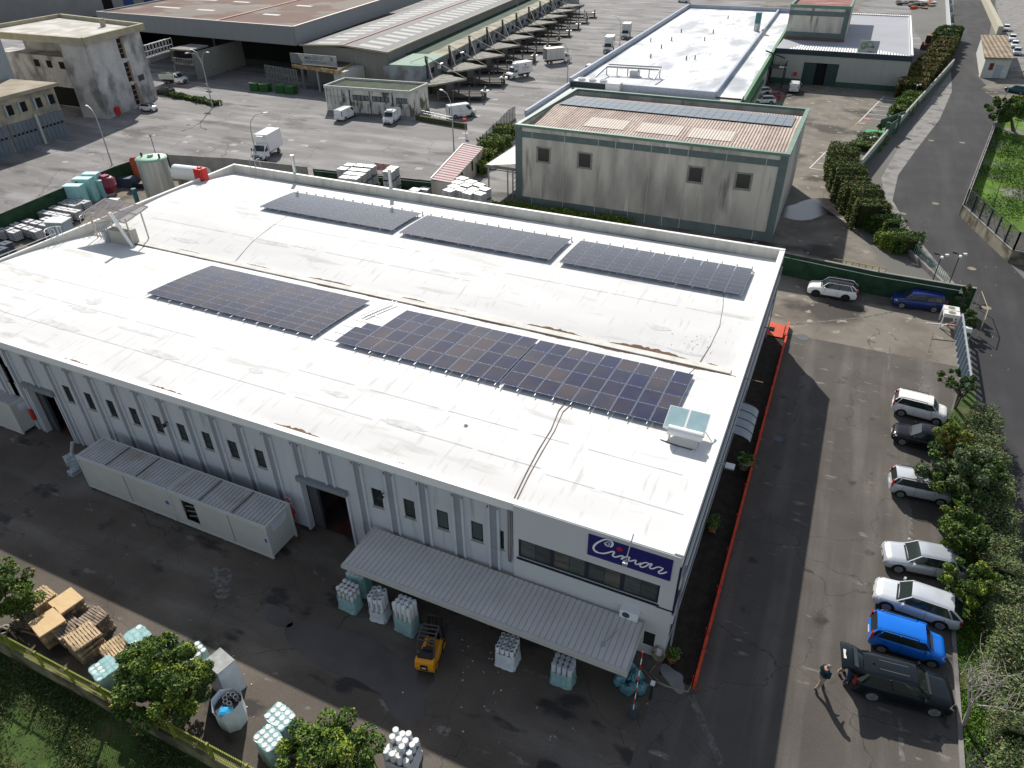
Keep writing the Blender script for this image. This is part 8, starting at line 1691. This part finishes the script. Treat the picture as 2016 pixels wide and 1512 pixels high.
hedge('round dark hedge beside the wheel loader', [p[:2] for p in (G(1850,95),G(1868,78))], 5, 3.0, 80, .2, [leafB,leafB,leafA], 27, wav=.15)
hedge('planted strip of low shrubs near the near bay lines', [p[:2] for p in (G(1695,300),G(1725,272))], 3.2, .9, 110, .14, [leafA,leafD], 28, wav=.3)
hedge('bushes in the dark gap between striped shed and lean-to', [p[:2] for p in (G(925,345),G(948,320),G(975,290),G(1005,262))], 3.0, 1.6, 90, .16, [leafB,leafA,leafC], 29, wav=.3)
hedge('strip of low plants at the foot of the beige hall', [(-39,76.6),(-33,76.9),(-20,77.4)], 1.2, .7, 170, .12, [leafA,leafC,leafB], 30, wav=.3)
hedge('low green plants at the foot of the double-headed lamp', [p[:2] for p in (G(330,188),G(375,196),G(430,208))], 1.4, .6, 60, .2, [leafA,leafB], 31, wav=.3)
# trees at the right edge by the hut
c = G(1985,215,3.5); tree('dark spreading tree at the right edge of the far field', tuple(G(1995,258)), (c.x,c.y,3.6), (3.4,3.2,2.2), 9000, 40, .17, [leafB, leafA], 41, 'tree', .3, group='trees at the right edge')
c = G(2012,185,3.5); tree('yellowish shrub at the right edge below the hut', (c.x,c.y,0), (c.x,c.y,2), (2.0,3.0,1.8), 3500, 20, .17, [leafC, leafA], 42, 'shrub', .12, group='trees at the right edge')
p = G(1725,280); q = MB(); tree('slim dark conifer by the green painted patch', (p.x,p.y,0), (p.x,p.y,2.0), (.45,.45,2.1), 1500, 16, .12, [leafB], 43, 'conifer', .08)
p = G(1727,258)
# bare pale tree beside the suv
t = thing('bare_tree', 'leafless pale tree beside the dark suv', 'tree', tuple(G(1898,1428))); rng = np.random.default_rng(5); q = MB()
def branch(p, d, L_, r, lev):
    n = 4; pts = [p]; rs = [r]; cur = Vector(p); dv = Vector(d)
    for i in range(n): dv = (dv+Vector((rng.normal(0,.16),rng.normal(0,.16),rng.normal(.04,.1)))).normalized(); cur = cur+dv*L_/n; pts.append(tuple(cur)); rs.append(r*(1-.6*(i+1)/n))
    q.tube(pts, rs, 6 if lev < 2 else 4, None, False)
    if lev < 3:
        for i in range(5 if lev == 0 else 4):
            k_ = rng.uniform(.35,1) if lev else rng.uniform(.6,1); j = min(n-1,int(k_*n)); bp_ = Vector(pts[j]).lerp(Vector(pts[j+1]), k_*n-j if k_ < 1 else 1); a = rng.uniform(0,6.28); nd = (dv*.55+Vector((math.cos(a)*.8,math.sin(a)*.8,rng.uniform(.05,.5)))).normalized(); branch(tuple(bp_), nd, L_*rng.uniform(.6,.85), max(rs[j+1]*.8,.014), lev+1)
b_ = G(1898,1428); branch((b_.x,b_.y,0), (-.05,.1,1), 2.1, .12, 0); q.build('branches', bark_pale, t, True)
# grass tufts: verge and orchard
def tufts(name, label, region, n, size, mats, seed, hgt=.12, dens=None):
    rng = np.random.default_rng(seed); P_ = region(rng, n); P_ = np.concatenate([P_, rng.uniform(.02,hgt,(len(P_),1))],1); o = leafmesh(name, P_, size, mats, None, up=.1, jitter=1.0, aspect=.22); tag(o, label, 'grass', None, 'stuff')
def orch(rng, n):
    x, y = rng.uniform(-34,-9,n), rng.uniform(3.5,9.0,n); m = np.sin(x*.9+y*1.7)+np.sin(x*.37-y*.8+1)+rng.normal(0,.7,n); return np.stack([x,y],1)[m > -.5]
tufts('orchard_grass', 'rough dark grass and weeds on the orchard ground', orch, 60000, .09, [leafB, M('grass_mid',(.05,.085,.02),rough=.8,var=.3), M('dry_grass',(.16,.15,.07),rough=.9,var=.3), leafB], 51, .16)
def verge(rng, n):
    x, y = rng.uniform(11.3,12.6,n), rng.uniform(18,52,n); m = np.sin(y*1.3)+rng.normal(0,.6,n); return np.stack([x,y],1)[m > -.4]
tufts('verge_grass', 'bright grass and weeds on the strip behind the parked cars', verge, 22000, .08, [M('grass_vivid',(.10,.22,.02),rough=.8,var=.3), leafA], 52, .15)
def field(rng, n):
    P_ = []; a = G(1930,330); 
    u = rng.uniform(0,1,n); v = rng.uniform(0,1,n); A_, B_, C_, D_ = [np.array(G(*q)[:2]) for q in ((1960,250),(1905,400),(1985,480),(2080,300))]
    P_ = (A_*(1-u[:,None])+B_*u[:,None])*(1-v[:,None])+(D_*(1-u[:,None])+C_*u[:,None])*v[:,None]; m = np.sin(P_[:,0]*.6)+np.sin(P_[:,1]*.45)+rng.normal(0,.8,n); return P_[m > -.3]
tufts('field_grass', 'bright green grass of the fenced field', field, 16000, .16, [M('grass_vivid',(.10,.22,.02)), M('grass_mid',(.05,.085,.02))], 53, .2)
# ------------------------------------------------------------------ people
skin_m = M('skin', (.45,.26,.18), rough=.6, var=.05); hair_g = M('grey_hair', (.20,.19,.18), rough=.8, var=.2); hair_d = M('dark_hair', (.03,.022,.018), rough=.7, var=.2)
def person(label, loc, rz, J, jacket, trousers, shoes, hair):
    """J: joints in metres (x forward). One continuous skinned body; clothing colours follow the body; hair and jacket hem are children"""
    t = thing('person', label, 'person', (loc[0],loc[1],0), rz, None)
    names = ['pelvis','waist','chest','neck','head','crown','hipL','kneeL','ankL','toeL','hipR','kneeR','ankR','toeR','shL','elL','wrL','haL','shR','elR','wrR','haR']
    E_ = [('pelvis','waist'),('waist','chest'),('chest','neck'),('neck','head'),('head','crown'),('pelvis','hipL'),('hipL','kneeL'),('kneeL','ankL'),('ankL','toeL'),('pelvis','hipR'),('hipR','kneeR'),('kneeR','ankR'),('ankR','toeR'),('chest','shL'),('shL','elL'),('elL','wrL'),('wrL','haL'),('chest','shR'),('shR','elR'),('elR','wrR'),('wrR','haR')]
    RD = dict(pelvis=(.20,.17),waist=(.20,.17),chest=(.23,.18),neck=(.075,.075),head=(.10,.105),crown=(.085,.09),hipL=(.125,.125),kneeL=(.09,.09),ankL=(.065,.065),toeL=(.055,.045),shL=(.10,.10),elL=(.08,.08),wrL=(.038,.038),haL=(.032,.02))
    for k_ in ('hip','knee','ank','toe','sh','el','wr','ha'): RD[k_+'R'] = RD[k_+'L']
    me = bpy.data.meshes.new('body'); me.from_pydata([J[k_] for k_ in names], [(names.index(a),names.index(b)) for a,b in E_], [])
    o = bpy.data.objects.new('tmp', me); COL.objects.link(o); sm = o.modifiers.new('s','SKIN'); sk_ = me.skin_vertices[0].data if me.skin_vertices else None
    if not me.skin_vertices:
        pass
    for i, k_ in enumerate(names): me.skin_vertices[0].data[i].radius = RD[k_]
    me.skin_vertices[0].data[0].use_root = True
    o.modifiers.new('ss','SUBSURF').levels = 2
    dg = bpy.context.evaluated_depsgraph_get(); ev = o.evaluated_get(dg); m2 = bpy.data.meshes.new_from_object(ev); bpy.data.objects.remove(o); m2.name = 'body'
    m2.materials.clear()
    for m_ in (jacket, trousers, shoes, skin_m, hair): m2.materials.append(m_)
    idx = {k_:Vector(J[k_]) for k_ in names}; reg = []
    own = dict(pelvis=1,hipL=1,hipR=1,kneeL=1,kneeR=1,ankL=2,ankR=2,toeL=2,toeR=2,neck=3,head=3,crown=4,haL=3,haR=3,wrL=0,wrR=0)
    for p in m2.polygons:
        c = p.center; best = min(names, key=lambda k_: (idx[k_]-c).length/ (1.0 if k_ not in ('ankL','ankR') else 1.35)); mi_ = own.get(best, 0)
        if best in ('ankL','ankR') and c.z > J['ankL'][2]+.12: mi_ = 1
        if best == 'head':
            back = (c-idx['head']).dot(Vector((1,0,0))); mi_ = 4 if (back < -.02 or c.z > idx['head'].z+.07) else 3
        p.material_index = mi_; p.use_smooth = True
    b = bpy.data.objects.new('body', m2); COL.objects.link(b); b.parent = t; t.scale = (1.08,1.08,1.08)
    # face: eyes, nose; fingers
    hd = idx['head']; fwd = Vector((1,0,0)); q = MB()
    for s_ in (-.035,.035): q.cbox((hd.x+.088,hd.y+s_,hd.z+.01),(.012,.018,.010),0,black)
    q.cbox((hd.x+.10,hd.y,hd.z-.03),(.03,.02,.035),0,skin_m); q.cbox((hd.x+.092,hd.y,hd.z-.06),(.012,.04,.008),0,M('lips',(.35,.12,.1),rough=.6))
    for s_ in (-1,1): q.cbox((hd.x,hd.y+s_*.09,hd.z-.02),(.035,.02,.05),0,skin_m)
    q.build('face', None, t); q = MB()
    for w_, h_ in (('wrL','haL'),('wrR','haR')):
        a, b2 = idx[w_], idx[h_]; d = (b2-a).normalized(); u = d.cross(Vector((0,0,1))); u = u.normalized() if u.length > .1 else Vector((0,1,0)); dn = d.cross(u)
        for k_, L_ in enumerate((.07,.08,.085,.07)): s0 = b2+u*(-.028+k_*.018); m_ = s0+d*L_*.55+dn*.008; q.tube([s0-d*.02, m_, m_+d*L_*.4+dn*.025], [.009,.0085,.007], 5, skin_m)
        th_ = a+d*.03+u*.03; q.tube([th_, th_+u*.025+d*.03, th_+u*.03+d*.06], [.011,.010,.008], 5, skin_m)
    q.build('fingers', None, t); return t
navyj = M('navy_jacket', (.012,.03,.045), rough=.8, var=.15); blackj = M('black_jacket', (.012,.011,.011), rough=.85, var=.2); tanp = M('tan_trousers', (.33,.26,.21), rough=.85, var=.08); jeans = M('blue_jeans', (.03,.06,.13), rough=.85, var=.15); patt = M('patterned_cloth', (.30,.24,.17), rough=.85, var=.7, scale=14); shoe_d = M('dark_shoes', (.03,.025,.02), rough=.6); boot_t = M('tan_boots', (.35,.20,.08), rough=.7)
J1 = dict(pelvis=(0,0,.98),waist=(.02,0,1.12),chest=(.06,0,1.38),neck=(.09,0,1.55),head=(.12,0,1.66),crown=(.11,0,1.76),hipL=(0,.09,.92),kneeL=(.14,.09,.52),ankL=(.22,.09,.10),toeL=(.36,.10,.04),hipR=(0,-.09,.92),kneeR=(-.05,-.09,.50),ankR=(-.22,-.09,.14),toeR=(-.10,-.09,.03),shL=(.05,.19,1.46),elL=(.0,.25,1.18),wrL=(.16,.20,1.05),haL=(.24,.15,1.06),shR=(.05,-.19,1.46),elR=(.06,-.25,1.18),wrR=(.22,-.16,1.10),haR=(.29,-.10,1.12))
p = G(1610,1356); person('person in a dark navy jacket and tan trousers walking across the car park', (p.x,p.y), R(35), J1, navyj, tanp, shoe_d, hair_g)
J2 = dict(pelvis=(-.05,0,.95),waist=(.05,0,1.08),chest=(.30,0,1.25),neck=(.44,0,1.33),head=(.54,0,1.36),crown=(.60,0,1.43),hipL=(-.05,.09,.90),kneeL=(.02,.10,.50),ankL=(-.03,.11,.09),toeL=(.11,.12,.04),hipR=(-.05,-.09,.90),kneeR=(-.02,-.12,.50),ankR=(-.18,-.13,.09),toeR=(-.04,-.13,.04),shL=(.30,.18,1.30),elL=(.46,.24,1.08),wrL=(.66,.20,1.02),haL=(.74,.16,1.02),shR=(.30,-.18,1.30),elR=(.44,-.24,1.08),wrR=(.62,-.18,1.00),haR=(.70,-.14,1.0))
p = G(1672,1345); person('person in a black jacket leaning toward the open suv boot', (p.x-.1,p.y-.05), R(-12), J2, blackj, jeans, boot_t, hair_d)
p = G(1662,1330); person('person in a black top and patterned trousers behind the suv, nearer the blue car', (p.x-.1,p.y+.12), R(-8), J2, blackj, patt, M('white_shoes', (.5,.48,.45), rough=.7), hair_d)
